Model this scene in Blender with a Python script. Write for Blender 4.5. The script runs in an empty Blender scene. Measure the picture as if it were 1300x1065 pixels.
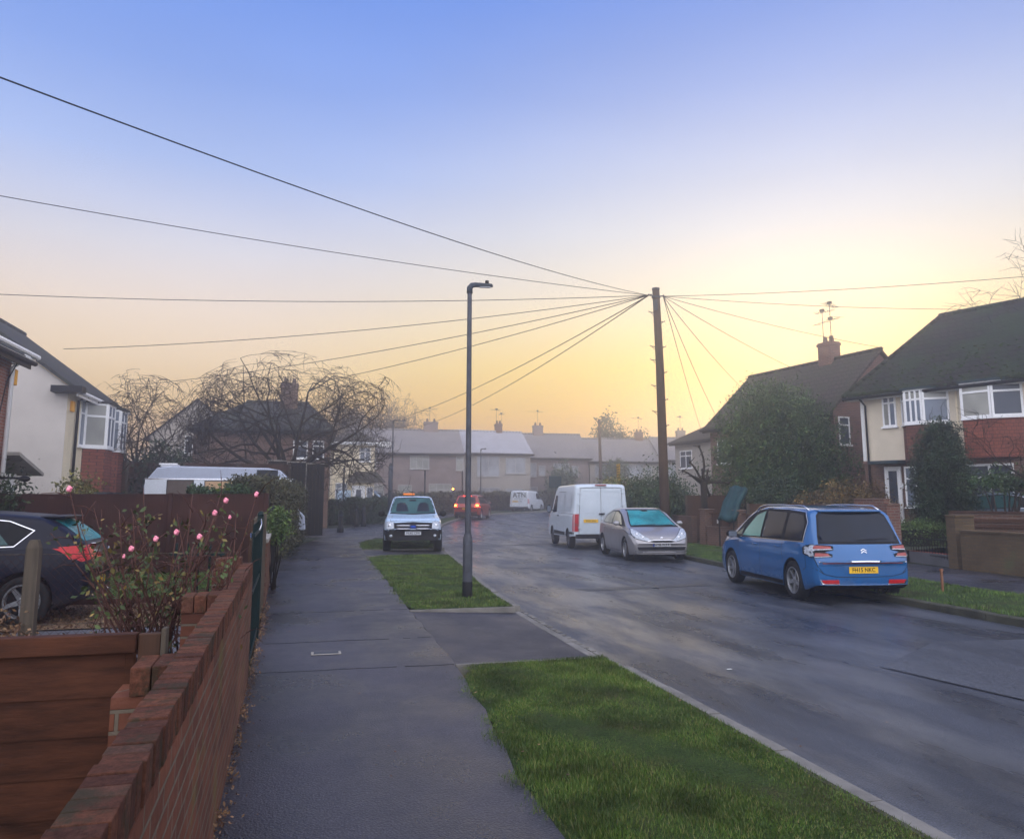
import bpy, bmesh, math, random
import numpy as np
from mathutils import Vector, Matrix
from mathutils.bvhtree import BVHTree
R = math.radians
random.seed(7); rng = np.random.default_rng(7)
SC = bpy.context.scene
COL = SC.collection

# ------------------------------------------------------------------ camera
cd = bpy.data.cameras.new('camera'); cam = bpy.data.objects.new('camera', cd); COL.objects.link(cam)
cam.location = (0, 0, 1.68); cam.rotation_euler = (R(90 + 8.22), 0, R(-14.06))
cd.sensor_width = 36; cd.lens = 36 * 1000 / 1300; cd.shift_y = -45 / 1300
cd.clip_start = .05; cd.clip_end = 2000
SC.camera = cam

# ------------------------------------------------------------------ sky, sun, exposure
SUN_AZ = R(36); SUN_EL = R(5)
def lin(c):
    return tuple(((v / 255) / 12.92 if v / 255 <= .04045 else ((v / 255 + .055) / 1.055) ** 2.4) for v in c) + (1,)
def build_world():
    w = bpy.data.worlds.new('World'); SC.world = w; w.use_nodes = True
    nt = w.node_tree; N = nt.nodes; L = nt.links; N.clear()
    out = N.new('ShaderNodeOutputWorld'); bg = N.new('ShaderNodeBackground')
    tc = N.new('ShaderNodeTexCoord'); sx = N.new('ShaderNodeSeparateXYZ'); L.new(tc.outputs['Generated'], sx.inputs[0])
    def ramp(stops):
        r = N.new('ShaderNodeValToRGB'); e = r.color_ramp.elements
        while len(e) > 1: e.remove(e[-1])
        e[0].position = stops[0][0]; e[0].color = lin(stops[0][1])
        for p, c in stops[1:]:
            q = e.new(p); q.color = lin(c)
        L.new(sx.outputs['Z'], r.inputs[0]); return r
    ra = ramp([(0, (214, 176, 140)), (.06, (248, 194, 118)), (.11, (255, 212, 134)), (.16, (254, 224, 180)), (.22, (246, 226, 206)), (.29, (220, 218, 226)),
               (.38, (172, 192, 238)), (.47, (138, 168, 235)), (.56, (112, 150, 231)), (.8, (110, 134, 212)), (1, (104, 128, 208))])
    rb = ramp([(0, (240, 160, 76)), (.06, (255, 178, 58)), (.11, (255, 200, 60)), (.16, (255, 219, 104)), (.21, (252, 230, 172)), (.255, (242, 230, 208)), (.32, (220, 221, 224)),
               (.40, (200, 208, 232)), (.47, (174, 188, 231)), (.58, (138, 162, 228)), (.8, (110, 132, 212)), (1, (104, 128, 208))])
    dt = N.new('ShaderNodeVectorMath'); dt.operation = 'DOT_PRODUCT'; L.new(tc.outputs['Generated'], dt.inputs[0])
    dt.inputs[1].default_value = (math.sin(SUN_AZ), math.cos(SUN_AZ), 0)
    mr = N.new('ShaderNodeMapRange'); mr.interpolation_type = 'SMOOTHSTEP'
    mr.inputs['From Min'].default_value = .72; mr.inputs['From Max'].default_value = .99
    L.new(dt.outputs['Value'], mr.inputs['Value'])
    mx = N.new('ShaderNodeMix'); mx.data_type = 'RGBA'
    L.new(mr.outputs[0], mx.inputs[0]); L.new(ra.outputs[0], mx.inputs[6]); L.new(rb.outputs[0], mx.inputs[7])
    # soft uneven thin cloud
    nz = N.new('ShaderNodeTexNoise'); nz.inputs['Scale'].default_value = 1.6; nz.inputs['Detail'].default_value = 3
    mp = N.new('ShaderNodeMapping'); mp.inputs['Scale'].default_value = (1, 1, 3.2); L.new(tc.outputs['Generated'], mp.inputs[0]); L.new(mp.outputs[0], nz.inputs[0])
    nm = N.new('ShaderNodeMapRange'); nm.inputs['To Min'].default_value = .93; nm.inputs['To Max'].default_value = 1.06
    nm.inputs['From Min'].default_value = .3; nm.inputs['From Max'].default_value = .7; L.new(nz.outputs[0], nm.inputs[0])
    # unseen sky behind and above the view, brightened as added fill light
    mb = N.new('ShaderNodeMapRange'); mb.interpolation_type = 'SMOOTHSTEP'
    mb.inputs['From Min'].default_value = .55; mb.inputs['From Max'].default_value = -.5
    mb.inputs['To Min'].default_value = 0; mb.inputs['To Max'].default_value = 1
    dv = N.new('ShaderNodeVectorMath'); dv.operation = 'DOT_PRODUCT'; L.new(tc.outputs['Generated'], dv.inputs[0])
    dv.inputs[1].default_value = (math.sin(R(14)), math.cos(R(14)), 0); L.new(dv.outputs['Value'], mb.inputs[0])
    m2 = N.new('ShaderNodeMix'); m2.data_type = 'RGBA'; L.new(mb.outputs[0], m2.inputs[0]); L.new(mx.outputs[2], m2.inputs[6]); m2.inputs[7].default_value = (.60 * BACK_GAIN, .60 * BACK_GAIN, .66 * BACK_GAIN, 1)
    vs = N.new('ShaderNodeVectorMath'); vs.operation = 'SCALE'; L.new(m2.outputs[2], vs.inputs[0]); L.new(nm.outputs[0], vs.inputs['Scale'])
    sky = N.new('ShaderNodeTexSky'); sky.sky_type = 'NISHITA'; sky.sun_disc = False
    sky.sun_elevation = SUN_EL; sky.sun_rotation = SUN_AZ; sky.altitude = 50; sky.dust_density = 2
    sk = N.new('ShaderNodeVectorMath'); sk.operation = 'SCALE'; sk.inputs['Scale'].default_value = .015; L.new(sky.outputs[0], sk.inputs[0])
    ad = N.new('ShaderNodeVectorMath'); ad.operation = 'ADD'; L.new(vs.outputs[0], ad.inputs[0]); L.new(sk.outputs[0], ad.inputs[1])
    L.new(ad.outputs[0], bg.inputs[0]); bg.inputs[1].default_value = SKY_GAIN
    L.new(bg.outputs[0], out.inputs[0])
BACK_GAIN = 3.5; SKY_GAIN = 1.05
build_world()
sd = bpy.data.lights.new('sun', 'SUN'); sun = bpy.data.objects.new('sun', sd); COL.objects.link(sun)
sd.energy = .8; sd.angle = R(10); sd.color = (1, .74, .45)
sun.rotation_euler = (R(90) - SUN_EL, 0, R(180) - SUN_AZ); sun.location = (20, 20, 30)
vs_ = SC.view_settings; SC.display_settings.display_device = 'sRGB'
vs_.view_transform = 'Standard'; vs_.look = 'None'; vs_.gamma = 1; vs_.exposure = 0
SC.cycles.volume_bounces = 1; SC.cycles.max_bounces = 6; SC.cycles.use_denoising = True
SC.cycles.transparent_max_bounces = 8

# ------------------------------------------------------------------ helpers
def tag(o, label=None, cat=None, group=None, kind=None):
    if label: o['label'] = label
    if cat: o['category'] = cat
    if group: o['group'] = group
    if kind: o['kind'] = kind
    return o
def empty(name, loc=(0, 0, 0), rz=0, label=None, cat=None, group=None):
    o = bpy.data.objects.new(name, None); COL.objects.link(o); o.location = loc; o.rotation_euler = (0, 0, rz)
    o.empty_display_size = .2
    return tag(o, label, cat, group)
class MB:
    def __init__(s): s.v = []; s.f = []; s.m = []
    def add(s, vs, fs, mi=0, M=None):
        b = len(s.v)
        if M is not None: vs = [tuple(M @ Vector(v)) for v in vs]
        s.v += [tuple(v) for v in vs]; s.f += [tuple(i + b for i in f) for f in fs]; s.m += [mi] * len(fs)
    def box(s, x0, x1, y0, y1, z0, z1, mi=0, M=None):
        vs = [(x, y, z) for z in (z0, z1) for y in (y0, y1) for x in (x0, x1)]
        s.add(vs, [(0, 2, 3, 1), (4, 5, 7, 6), (0, 1, 5, 4), (2, 6, 7, 3), (0, 4, 6, 2), (1, 3, 7, 5)], mi, M)
    def prism(s, poly, z0, z1, mi=0, M=None):
        n = len(poly); vs = [(x, y, z0) for x, y in poly] + [(x, y, z1) for x, y in poly]
        s.add(vs, [tuple(range(n - 1, -1, -1)), tuple(range(n, 2 * n))] + [(i, (i + 1) % n, n + (i + 1) % n, n + i) for i in range(n)], mi, M)
    def tube(s, pts, rad, n=6, mi=0, cap=True, M=None):
        pts = [Vector(p) for p in pts]
        if not hasattr(rad, '__len__'): rad = [rad] * len(pts)
        vs = []; fs = []; prev = None
        for i, p in enumerate(pts):
            d = (pts[min(i + 1, len(pts) - 1)] - pts[max(i - 1, 0)])
            if d.length < 1e-9: d = Vector((0, 0, 1))
            d.normalize()
            if prev is None:
                a = Vector((0, 0, 1)) if abs(d.z) < .9 else Vector((1, 0, 0)); u = d.cross(a).normalized()
            else:
                u = (prev - d * prev.dot(d))
                u = u.normalized() if u.length > 1e-6 else d.orthogonal().normalized()
            prev = u; w = d.cross(u)
            for k in range(n):
                t = 2 * math.pi * k / n; vs.append(p + (u * math.cos(t) + w * math.sin(t)) * rad[i])
        for i in range(len(pts) - 1):
            for k in range(n): fs.append((i * n + k, i * n + (k + 1) % n, (i + 1) * n + (k + 1) % n, (i + 1) * n + k))
        if cap: fs += [tuple(range(n - 1, -1, -1)), tuple((len(pts) - 1) * n + k for k in range(n))]
        s.add(vs, fs, mi, M)
    def ball(s, c, r, n=8, m=6, mi=0, M=None):
        rx, ry, rz = r if hasattr(r, '__len__') else (r, r, r); vs = [(c[0], c[1], c[2] + rz)]; fs = []
        for j in range(1, m):
            for k in range(n):
                a = math.pi * j / m; b = 2 * math.pi * k / n
                vs.append((c[0] + rx * math.sin(a) * math.cos(b), c[1] + ry * math.sin(a) * math.sin(b), c[2] + rz * math.cos(a)))
        vs.append((c[0], c[1], c[2] - rz)); e = len(vs) - 1
        for k in range(n):
            fs.append((0, 1 + k, 1 + (k + 1) % n)); fs.append((e, e - n + (k + 1) % n, e - n + k))
            for j in range(m - 2): fs.append((1 + j * n + k, 1 + (j + 1) * n + k, 1 + (j + 1) * n + (k + 1) % n, 1 + j * n + (k + 1) % n))
        s.add(vs, fs, mi, M)
    def lathe(s, prof, n=24, mi=0, M=None, closed=False):
        vs = []; fs = []; m = len(prof)     # prof: (r, h) about +z
        for r, h in prof:
            for k in range(n): t = 2 * math.pi * k / n; vs.append((r * math.cos(t), r * math.sin(t), h))
        for i in range(m - 1 if not closed else m):
            j = (i + 1) % m
            for k in range(n): fs.append((i * n + k, i * n + (k + 1) % n, j * n + (k + 1) % n, j * n + k))
        s.add(vs, fs, mi, M)
    def build(s, name, mats, parent=None, smooth=False, bevel=0):
        me = bpy.data.meshes.new(name); me.from_pydata(s.v, [], s.f)
        for m in (mats if isinstance(mats, (list, tuple)) else [mats]): me.materials.append(m)
        if any(s.m): me.polygons.foreach_set('material_index', s.m)
        if smooth: me.polygons.foreach_set('use_smooth', [True] * len(s.f))
        me.update()
        o = bpy.data.objects.new(name, me); COL.objects.link(o)
        if parent: o.parent = parent
        if bevel:
            b = o.modifiers.new('b', 'BEVEL'); b.width = bevel; b.segments = 2; b.limit_method = 'ANGLE'
        return o
def fastmesh(name, V, F, mat, parent=None):
    me = bpy.data.meshes.new(name); k = F.shape[1]
    me.vertices.add(len(V)); me.vertices.foreach_set('co', V.astype(np.float32).ravel())
    me.loops.add(F.size); me.loops.foreach_set('vertex_index', F.astype(np.int32).ravel())
    me.polygons.add(len(F)); me.polygons.foreach_set('loop_start', np.arange(0, F.size, k, dtype=np.int32))
    me.update(calc_edges=True); me.materials.append(mat)
    o = bpy.data.objects.new(name, me); COL.objects.link(o)
    if parent: o.parent = parent
    return o

# ------------------------------------------------------------------ materials
def newmat(name):
    m = bpy.data.materials.new(name); m.use_nodes = True; nt = m.node_tree; b = nt.nodes['Principled BSDF']; b.inputs['Specular IOR Level'].default_value = .15; return m, nt, b
def coords(nt, kind='Object', scale=(1, 1, 1), rot=(0, 0, 0)):
    tc = nt.nodes.new('ShaderNodeTexCoord'); mp = nt.nodes.new('ShaderNodeMapping')
    mp.inputs['Scale'].default_value = scale; mp.inputs['Rotation'].default_value = rot
    nt.links.new(tc.outputs[kind], mp.inputs[0]); return mp.outputs[0]
def noise(nt, vec, scale, detail=4, rough=.55):
    n = nt.nodes.new('ShaderNodeTexNoise'); n.inputs['Scale'].default_value = scale; n.inputs['Detail'].default_value = detail
    n.inputs['Roughness'].default_value = rough; nt.links.new(vec, n.inputs['Vector']); return n.outputs[0]
def cramp(nt, fac, stops):
    r = nt.nodes.new('ShaderNodeValToRGB'); e = r.color_ramp.elements
    while len(e) > 1: e.remove(e[-1])
    e[0].position = stops[0][0]; e[0].color = (*stops[0][1], 1) if hasattr(stops[0][1], '__len__') else (stops[0][1],) * 3 + (1,)
    for p, c in stops[1:]:
        q = e.new(p); q.color = (*c, 1) if hasattr(c, '__len__') else (c, c, c, 1)
    nt.links.new(fac, r.inputs[0]); return r.outputs[0]
def mixc(nt, fac, a, b, mode='MIX'):
    m = nt.nodes.new('ShaderNodeMix'); m.data_type = 'RGBA'; m.blend_type = mode
    for s, v in ((0, fac), (6, a), (7, b)):
        if isinstance(v, (int, float)): m.inputs[s].default_value = v
        elif isinstance(v, tuple): m.inputs[s].default_value = (*v, 1) if len(v) == 3 else v
        else: nt.links.new(v, m.inputs[s])
    return m.outputs[2]
def bump(nt, b, h, strength=.3, dist=.01):
    n = nt.nodes.new('ShaderNodeBump'); n.inputs['Strength'].default_value = strength; n.inputs['Distance'].default_value = dist
    nt.links.new(h, n.inputs['Height']); nt.links.new(n.outputs[0], b.inputs['Normal'])
def mat(name, col, rough=.6, var=.15, scale=3, metal=0, bmp=0, bscale=40, spec=.15, coat=0, tint=None, emit=None, estr=1):
    m, nt, b = newmat(name); b.inputs['Roughness'].default_value = rough; b.inputs['Metallic'].default_value = metal
    b.inputs['Specular IOR Level'].default_value = spec; b.inputs['Coat Weight'].default_value = coat; b.inputs['Coat Roughness'].default_value = .04
    if var:
        v = coords(nt); n = noise(nt, v, scale)
        lo = tuple(c * (1 - var) for c in col); hi = tuple(min(1, c * (1 + var)) for c in (tint or col))
        nt.links.new(cramp(nt, n, [(.3, lo), (.7, hi)]), b.inputs['Base Color'])
        rr = cramp(nt, noise(nt, v, scale * 2.3), [(.3, max(0, rough - .08)), (.7, min(1, rough + .1))]); nt.links.new(rr, b.inputs['Roughness'])
        if bmp: bump(nt, b, noise(nt, v, bscale), bmp)
    else: b.inputs['Base Color'].default_value = (*col, 1)
    if emit: b.inputs['Emission Color'].default_value = (*emit, 1); b.inputs['Emission Strength'].default_value = estr
    return m
def wall_vec(nt, kx=1, kz=1):
    tc = nt.nodes.new('ShaderNodeTexCoord'); s = nt.nodes.new('ShaderNodeSeparateXYZ'); nt.links.new(tc.outputs['Object'], s.inputs[0])
    a = nt.nodes.new('ShaderNodeMath'); a.operation = 'ADD'; nt.links.new(s.outputs[0], a.inputs[0]); nt.links.new(s.outputs[1], a.inputs[1])
    c = nt.nodes.new('ShaderNodeCombineXYZ'); nt.links.new(a.outputs[0], c.inputs[0]); nt.links.new(s.outputs[2], c.inputs[1]); return c.outputs[0], tc.outputs['Object']
def brick(name, c1, c2, mortar, bw=.225, bh=.075, ms=.010, rough=.85, stain=None, bmp=.5, off=.5):
    m, nt, b = newmat(name); v, ob = wall_vec(nt)
    t = nt.nodes.new('ShaderNodeTexBrick'); nt.links.new(v, t.inputs['Vector'])
    t.inputs['Scale'].default_value = 1; t.inputs['Brick Width'].default_value = bw; t.inputs['Row Height'].default_value = bh
    t.inputs['Mortar Size'].default_value = ms; t.inputs['Mortar Smooth'].default_value = .2; t.offset = off
    t.inputs['Color1'].default_value = (*c1, 1); t.inputs['Color2'].default_value = (*c2, 1); t.inputs['Mortar'].default_value = (*mortar, 1); t.inputs['Bias'].default_value = -.1
    n = noise(nt, ob, 1.3, 5); col = mixc(nt, 1.0, t.outputs['Color'], cramp(nt, n, [(.25, .66), (.75, 1.15)]), 'MULTIPLY')
    n2 = noise(nt, ob, 22, 3); col = mixc(nt, .5, col, cramp(nt, n2, [(.3, .75), (.7, 1.2)]), 'MULTIPLY')
    if stain:
        n3 = noise(nt, ob, stain[2], 5, .65); col = mixc(nt, cramp(nt, n3, [(stain[1], 0.), (stain[1] + .12, .8)]), col, stain[0])
    nt.links.new(col, b.inputs['Base Color']); b.inputs['Roughness'].default_value = rough
    inv = nt.nodes.new('ShaderNodeMath'); inv.operation = 'SUBTRACT'; inv.inputs[0].default_value = 1; nt.links.new(t.outputs['Fac'], inv.inputs[1])
    ad = nt.nodes.new('ShaderNodeMath'); ad.operation = 'MULTIPLY_ADD'; nt.links.new(n2, ad.inputs[0]); ad.inputs[1].default_value = .5; nt.links.new(inv.outputs[0], ad.inputs[2])
    bump(nt, b, ad.outputs[0], bmp, .012); return m
def tiles(name, c1, c2, moss=None, tw=.3, th=.22):
    # roof tiles: columns along the wall direction, courses by height
    m, nt, b = newmat(name); v, ob = wall_vec(nt)
    t = nt.nodes.new('ShaderNodeTexBrick'); nt.links.new(v, t.inputs['Vector'])
    t.inputs['Scale'].default_value = 1; t.inputs['Brick Width'].default_value = tw; t.inputs['Row Height'].default_value = th
    t.inputs['Mortar Size'].default_value = .026; t.inputs['Mortar Smooth'].default_value = .3; t.offset = .5
    t.inputs['Color1'].default_value = (*c1, 1); t.inputs['Color2'].default_value = (*c2, 1); t.inputs['Mortar'].default_value = (*(x * .22 for x in c1), 1)
    n = noise(nt, ob, 1.1, 5, .6); col = t.outputs['Color']
    if moss: col = mixc(nt, cramp(nt, n, [(.42, 0.), (.6, .85)]), col, moss)
    n2 = noise(nt, ob, 9, 4); col = mixc(nt, .7, col, cramp(nt, n2, [(.3, .6), (.7, 1.3)]), 'MULTIPLY')
    nt.links.new(col, b.inputs['Base Color']); b.inputs['Roughness'].default_value = .85; b.inputs['Specular IOR Level'].default_value = .2
    wv = nt.nodes.new('ShaderNodeTexWave'); wv.wave_type = 'BANDS'; wv.bands_direction = 'Y'; wv.wave_profile = 'SAW'; wv.inputs['Scale'].default_value = 1 / th / 3.1416 / 2 * 6.283 / 2
    nt.links.new(v, wv.inputs['Vector']); inv = nt.nodes.new('ShaderNodeMath'); inv.operation = 'MULTIPLY_ADD'; nt.links.new(t.outputs['Fac'], inv.inputs[0]); inv.inputs[1].default_value = -1; nt.links.new(n2, inv.inputs[2])
    bump(nt, b, inv.outputs[0], .7, .03); return m
def leafmat(name, a, b_, c=None, rough=.6):
    m, nt, b = newmat(name); g = nt.nodes.new('ShaderNodeNewGeometry')
    col = cramp(nt, g.outputs['Random Per Island'], [(0, a), (.7, b_), (1, c or b_)])
    n = noise(nt, coords(nt), 2.0, 4); col = mixc(nt, .9, col, cramp(nt, n, [(.36, .42), (.64, 1.75)]), 'MULTIPLY')
    nt.links.new(col, b.inputs['Base Color']); b.inputs['Roughness'].default_value = rough; b.inputs['Specular IOR Level'].default_value = .3
    return m
def wetroad(name, dark, light, wet0, wet1, scale=(1, .25, 1), fine=90, patch=.4, film=0., bs=.8):
    m, nt, b = newmat(name); v = coords(nt)
    vs = coords(nt, scale=scale)
    big = noise(nt, vs, .9, 6, .62); f = noise(nt, v, fine, 3, .7)
    vo = nt.nodes.new('ShaderNodeTexVoronoi'); vo.inputs['Scale'].default_value = 75; nt.links.new(v, vo.inputs['Vector'])
    col = cramp(nt, big, [(.36, dark), (.62, light)])
    col = mixc(nt, .9, col, cramp(nt, f, [(.40, .35), (.62, 1.9)]), 'MULTIPLY')
    sp = noise(nt, v, 240, 1, .5); col = mixc(nt, cramp(nt, sp, [(.69, 0.), (.73, .7)]), col, (.20, .20, .20))
    g = cramp(nt, vo.outputs['Distance'], [(.05, 1.7), (.5, .6)]); col = mixc(nt, .8, col, g, 'MULTIPLY')
    big2 = noise(nt, coords(nt, scale=(1, .5, 1)), .35, 5, .6)
    col = mixc(nt, patch, col, cramp(nt, big2, [(.42, .6), (.56, 1.4)]), 'MULTIPLY')
    nt.links.new(col, b.inputs['Base Color'])
    rr = cramp(nt, big, [(.38, wet0), (.64, wet1)]); nt.links.new(rr, b.inputs['Roughness'])
    ad = nt.nodes.new('ShaderNodeMath'); ad.operation = 'MULTIPLY_ADD'; nt.links.new(vo.outputs['Distance'], ad.inputs[0]); ad.inputs[1].default_value = -.9; nt.links.new(f, ad.inputs[2])
    bump(nt, b, ad.outputs[0], bs, .007); b.inputs['Specular IOR Level'].default_value = .5
    wf = noise(nt, coords(nt, scale=(scale[0] * .8, scale[1] * .8, 1)), .8, 7, .66); nt.links.new(cramp(nt, wf, [(.46, 0.), (.60, film)]), b.inputs['Coat Weight']); b.inputs['Coat Roughness'].default_value = .28; b.inputs['Coat IOR'].default_value = 1.45; b.inputs['Coat Tint'].default_value = (1, 1, 1, 1)
    return m
def groundmat(name, a, b_, scale=3, rough=.9):
    m, nt, b = newmat(name); v = coords(nt); n = noise(nt, v, scale, 6, .65); n2 = noise(nt, v, scale * 16, 4, .7)
    col = mixc(nt, .8, cramp(nt, n, [(.3, a), (.7, b_)]), cramp(nt, n2, [(.3, .5), (.7, 1.5)]), 'MULTIPLY')
    nt.links.new(col, b.inputs['Base Color']); b.inputs['Roughness'].default_value = rough; bump(nt, b, n2, .8, .03); return m
def woodmat(name, a, b_, axis='x', rough=.7):
    m, nt, b = newmat(name); sc = {'x': (1.6, 10, 10), 'z': (14, 14, .6)}[axis]
    n = noise(nt, coords(nt, scale=sc), 2.2, 6, .65); n2 = noise(nt, coords(nt), 1.2, 3)
    col = mixc(nt, .8, cramp(nt, n, [(.3, a), (.7, b_)]), cramp(nt, n2, [(.3, .6), (.7, 1.25)]), 'MULTIPLY')
    nt.links.new(col, b.inputs['Base Color']); b.inputs['Roughness'].default_value = rough; bump(nt, b, n, .35, .01); return m
def paint(name, col, rough=.28, metal=.0, var=.06, coat=.8):
    m, nt, b = newmat(name); v = coords(nt); n = noise(nt, v, 2.5, 5, .6)
    c = cramp(nt, n, [(.3, tuple(x * (1 - var) for x in col)), (.75, tuple(min(1, x * (1 + var)) for x in col))])
    # road dirt on the lower panels
    s = nt.nodes.new('ShaderNodeSeparateXYZ'); nt.links.new(v, s.inputs[0]); n3 = noise(nt, v, 7, 4)
    ad = nt.nodes.new('ShaderNodeMath'); ad.operation = 'MULTIPLY_ADD'; nt.links.new(n3, ad.inputs[0]); ad.inputs[1].default_value = .5; nt.links.new(s.outputs[2], ad.inputs[2])
    d = cramp(nt, ad.outputs[0], [(.38, .45), (.68, 0.)]); c = mixc(nt, d, c, (.06, .055, .05))
    nt.links.new(c, b.inputs['Base Color']); b.inputs['Metallic'].default_value = metal
    nt.links.new(cramp(nt, ad.outputs[0], [(.3, .55), (.62, rough)]), b.inputs['Roughness'])
    b.inputs['Coat Weight'].default_value = coat; b.inputs['Coat Roughness'].default_value = .05; return m
M = {}
M['brick_dark'] = brick('brick_dark', (.20, .085, .055), (.135, .06, .045), (.22, .19, .17))
M['brick_red'] = brick('brick_red', (.32, .11, .065), (.24, .085, .05), (.33, .28, .24))
M['brick_wall'] = brick('brick_wall', (.17, .064, .038), (.10, .040, .028), (.15, .12, .09), stain=((.12, .105, .03), .57, 1.9), ms=.008, bmp=1.)
M['brick_brown'] = brick('brick_brown', (.17, .085, .055), (.12, .065, .045), (.18, .15, .13))
M['brick_tan'] = brick('brick_tan', (.13, .088, .048), (.095, .065, .038), (.09, .075, .055), stain=((.09, .10, .05), .58, 1.2))
M['hung'] = brick('hung_tile', (.27, .085, .055), (.20, .065, .045), (.08, .035, .03), bw=.17, bh=.11, ms=.008)
M['hung_dark'] = brick('hung_tile_dark', (.19, .08, .055), (.14, .06, .045), (.06, .03, .03), bw=.17, bh=.11, ms=.008)
M['hazed_far_brick'] = mat('hazed_far_brick', (.235, .185, .17), .9, .15, 1)  # brick paled; part of the distance haze is painted into its colour
M['cream'] = mat('cream_render', (.74, .64, .45), .9, .10, 1.2, bmp=.25, bscale=60)
M['cream2'] = mat('pale_render', (.66, .58, .45), .9, .12, 1.0, bmp=.25, bscale=60)
M['grey_render'] = mat('grey_render', (.52, .48, .44), .9, .10, .9, bmp=.3, bscale=50)
M['white'] = mat('white_upvc', (.80, .80, .80), .35, .03, 2)
M['hazed_far_render'] = mat('hazed_far_render', (.34, .305, .265), .9, .1, 1)  # render dulled to mist tone, haze put into the wall colour
M['far_frame'] = mat('hazed_window_frame', (.40, .39, .38), .6, .05, 2)  # white frames greyed so the colour carries painted haze
M['white_pl'] = mat('white_plaster', (.72, .72, .70), .7, .08, 1)
M['tile_dark'] = tiles('tile_dark', (.045, .043, .045), (.03, .03, .032), (.04, .045, .03))
M['tile_moss'] = tiles('tile_moss', (.030, .024, .020), (.020, .018, .016), (.022, .036, .014))
M['tile_brown'] = tiles('tile_brown', (.075, .055, .045), (.055, .042, .034), (.05, .05, .03))
M['slate'] = mat('hazed_far_slate', (.205, .19, .19), .8, .12, 1)  # slate lightened towards the walls, painting in the mist's low contrast
M['tile_pale'] = mat('pale_far_tile', (.34, .34, .37), .5, .1, 1.5)  # paler blue-grey tile tone than the slate
M['black'] = mat('black_plastic', (.010, .010, .012), .6, .1, 5)
M['rubber'] = mat('tyre_rubber', (.016, .016, .017), .8, .15, 12)
M['iron'] = mat('black_iron', (.012, .013, .014), .45, .1, 8)
M['green_iron'] = mat('dark_green_iron', (.005, .016, .016), .4, .2, 8)
M['galv'] = mat('galvanised', (.065, .07, .085), .5, .25, 6, metal=.2)
M['galv_dark'] = mat('dark_column_paint', (.035, .045, .06), .4, .15, 6)
M['wire'] = mat('cable_black', (.02, .02, .022), .6, 0)
M['pole'] = woodmat('pole_wood', (.045, .03, .022), (.085, .055, .04), 'z', .85)
M['wood_panel'] = woodmat('panel_wood', (.026, .010, .006), (.085, .030, .015), 'x')
M['wood_dark'] = woodmat('panel_wood_dark', (.055, .030, .020), (.095, .048, .03), 'z')
M['wood_fence'] = woodmat('brown_fence', (.042, .017, .014), (.068, .028, .021), 'z', .85)
M['wood_red'] = woodmat('red_brown_fence', (.22, .10, .06), (.30, .145, .085), 'z', .8)
M['wood_grey'] = woodmat('weathered_post', (.06, .05, .04), (.12, .095, .07), 'z', .85)
M['bark'] = woodmat('bark', (.03, .024, .02), (.06, .048, .038), 'z', .95)
M['bark_dark'] = woodmat('bark_dark', (.016, .013, .011), (.034, .028, .022), 'z', .95)
M['stem'] = mat('rose_stem', (.085, .040, .032), .7, .3, 30)
M['conc'] = mat('concrete', (.30, .28, .25), .85, .2, 4, bmp=.4, bscale=50)
M['kerb'] = mat('kerb_concrete', (.17, .16, .145), .7, .3, 3, bmp=.4, bscale=40)
M['kerb_dark'] = mat('kerb_mossy', (.055, .055, .042), .8, .4, 3, bmp=.5, bscale=30)
M['road'] = wetroad('wet_asphalt', (.013, .015, .021), (.062, .068, .084), .22, .55, scale=(1.2, .36, 1), film=.65)
M['path'] = wetroad('footway_tarmac', (.020, .019, .023), (.046, .042, .050), .24, .58, scale=(1, .8, 1), fine=70, patch=.75, bs=.4)
M['apron'] = wetroad('crossover_tarmac', (.022, .020, .026), (.038, .034, .041), .4, .65, scale=(1, .8, 1), fine=70, patch=.6, bs=.4)
M['patch'] = wetroad('patched_asphalt', (.042, .046, .056), (.072, .077, .09), .30, .5, fine=60, patch=.2)
M['patch_dark'] = wetroad('dark_asphalt_patch', (.018, .019, .023), (.032, .034, .04), .3, .5, fine=60, patch=.2)
M['paint_line'] = mat('worn_white_paint', (.55, .55, .52), .6, .3, 12)
M['soil'] = groundmat('soil', (.035, .026, .018), (.07, .055, .035), 5)
M['turf'] = groundmat('turf', (.030, .055, .012), (.070, .105, .022), 3)
def worn_turf():
    m, nt, b = newmat('turf_worn'); v = coords(nt); n = noise(nt, v, 3, 6, .65); n2 = noise(nt, v, 48, 4, .7); n3 = noise(nt, v, 1.1, 5, .6)
    c = cramp(nt, n, [(.3, (.020, .042, .009)), (.7, (.052, .085, .018))]); c = mixc(nt, cramp(nt, n3, [(.52, 0.), (.66, .85)]), c, (.060, .050, .022))
    c = mixc(nt, .8, c, cramp(nt, n2, [(.3, .4), (.7, 1.6)]), 'MULTIPLY'); nt.links.new(c, b.inputs['Base Color']); b.inputs['Roughness'].default_value = .9; b.inputs['Specular IOR Level'].default_value = .2; bump(nt, b, n2, 1, .04); return m
M['turf'] = worn_turf()
M['lawn'] = groundmat('lawn', (.03, .065, .02), (.05, .10, .03), 3)
M['gravel'] = groundmat('gravel', (.16, .10, .06), (.34, .24, .15), 14)
M['farground'] = groundmat('far_ground', (.035, .045, .025), (.07, .075, .045), .6)
M['slab'] = mat('path_slab', (.10, .10, .11), .6, .2, 2, bmp=.3)
M['redbrick_pave'] = brick('red_paving', (.36, .10, .07), (.28, .08, .06), (.15, .07, .05), bw=.1, bh=.2)
M['grass'] = leafmat('grass_blade', (.034, .072, .010), (.070, .120, .018), (.17, .155, .055), .5)
M['grass_dull'] = leafmat('grass_blade_dull', (.04, .085, .015), (.085, .15, .025), (.16, .18, .06), .55)
M['leaf_dark'] = leafmat('leaf_dark', (.012, .028, .012), (.030, .055, .020), (.05, .075, .03))
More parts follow.
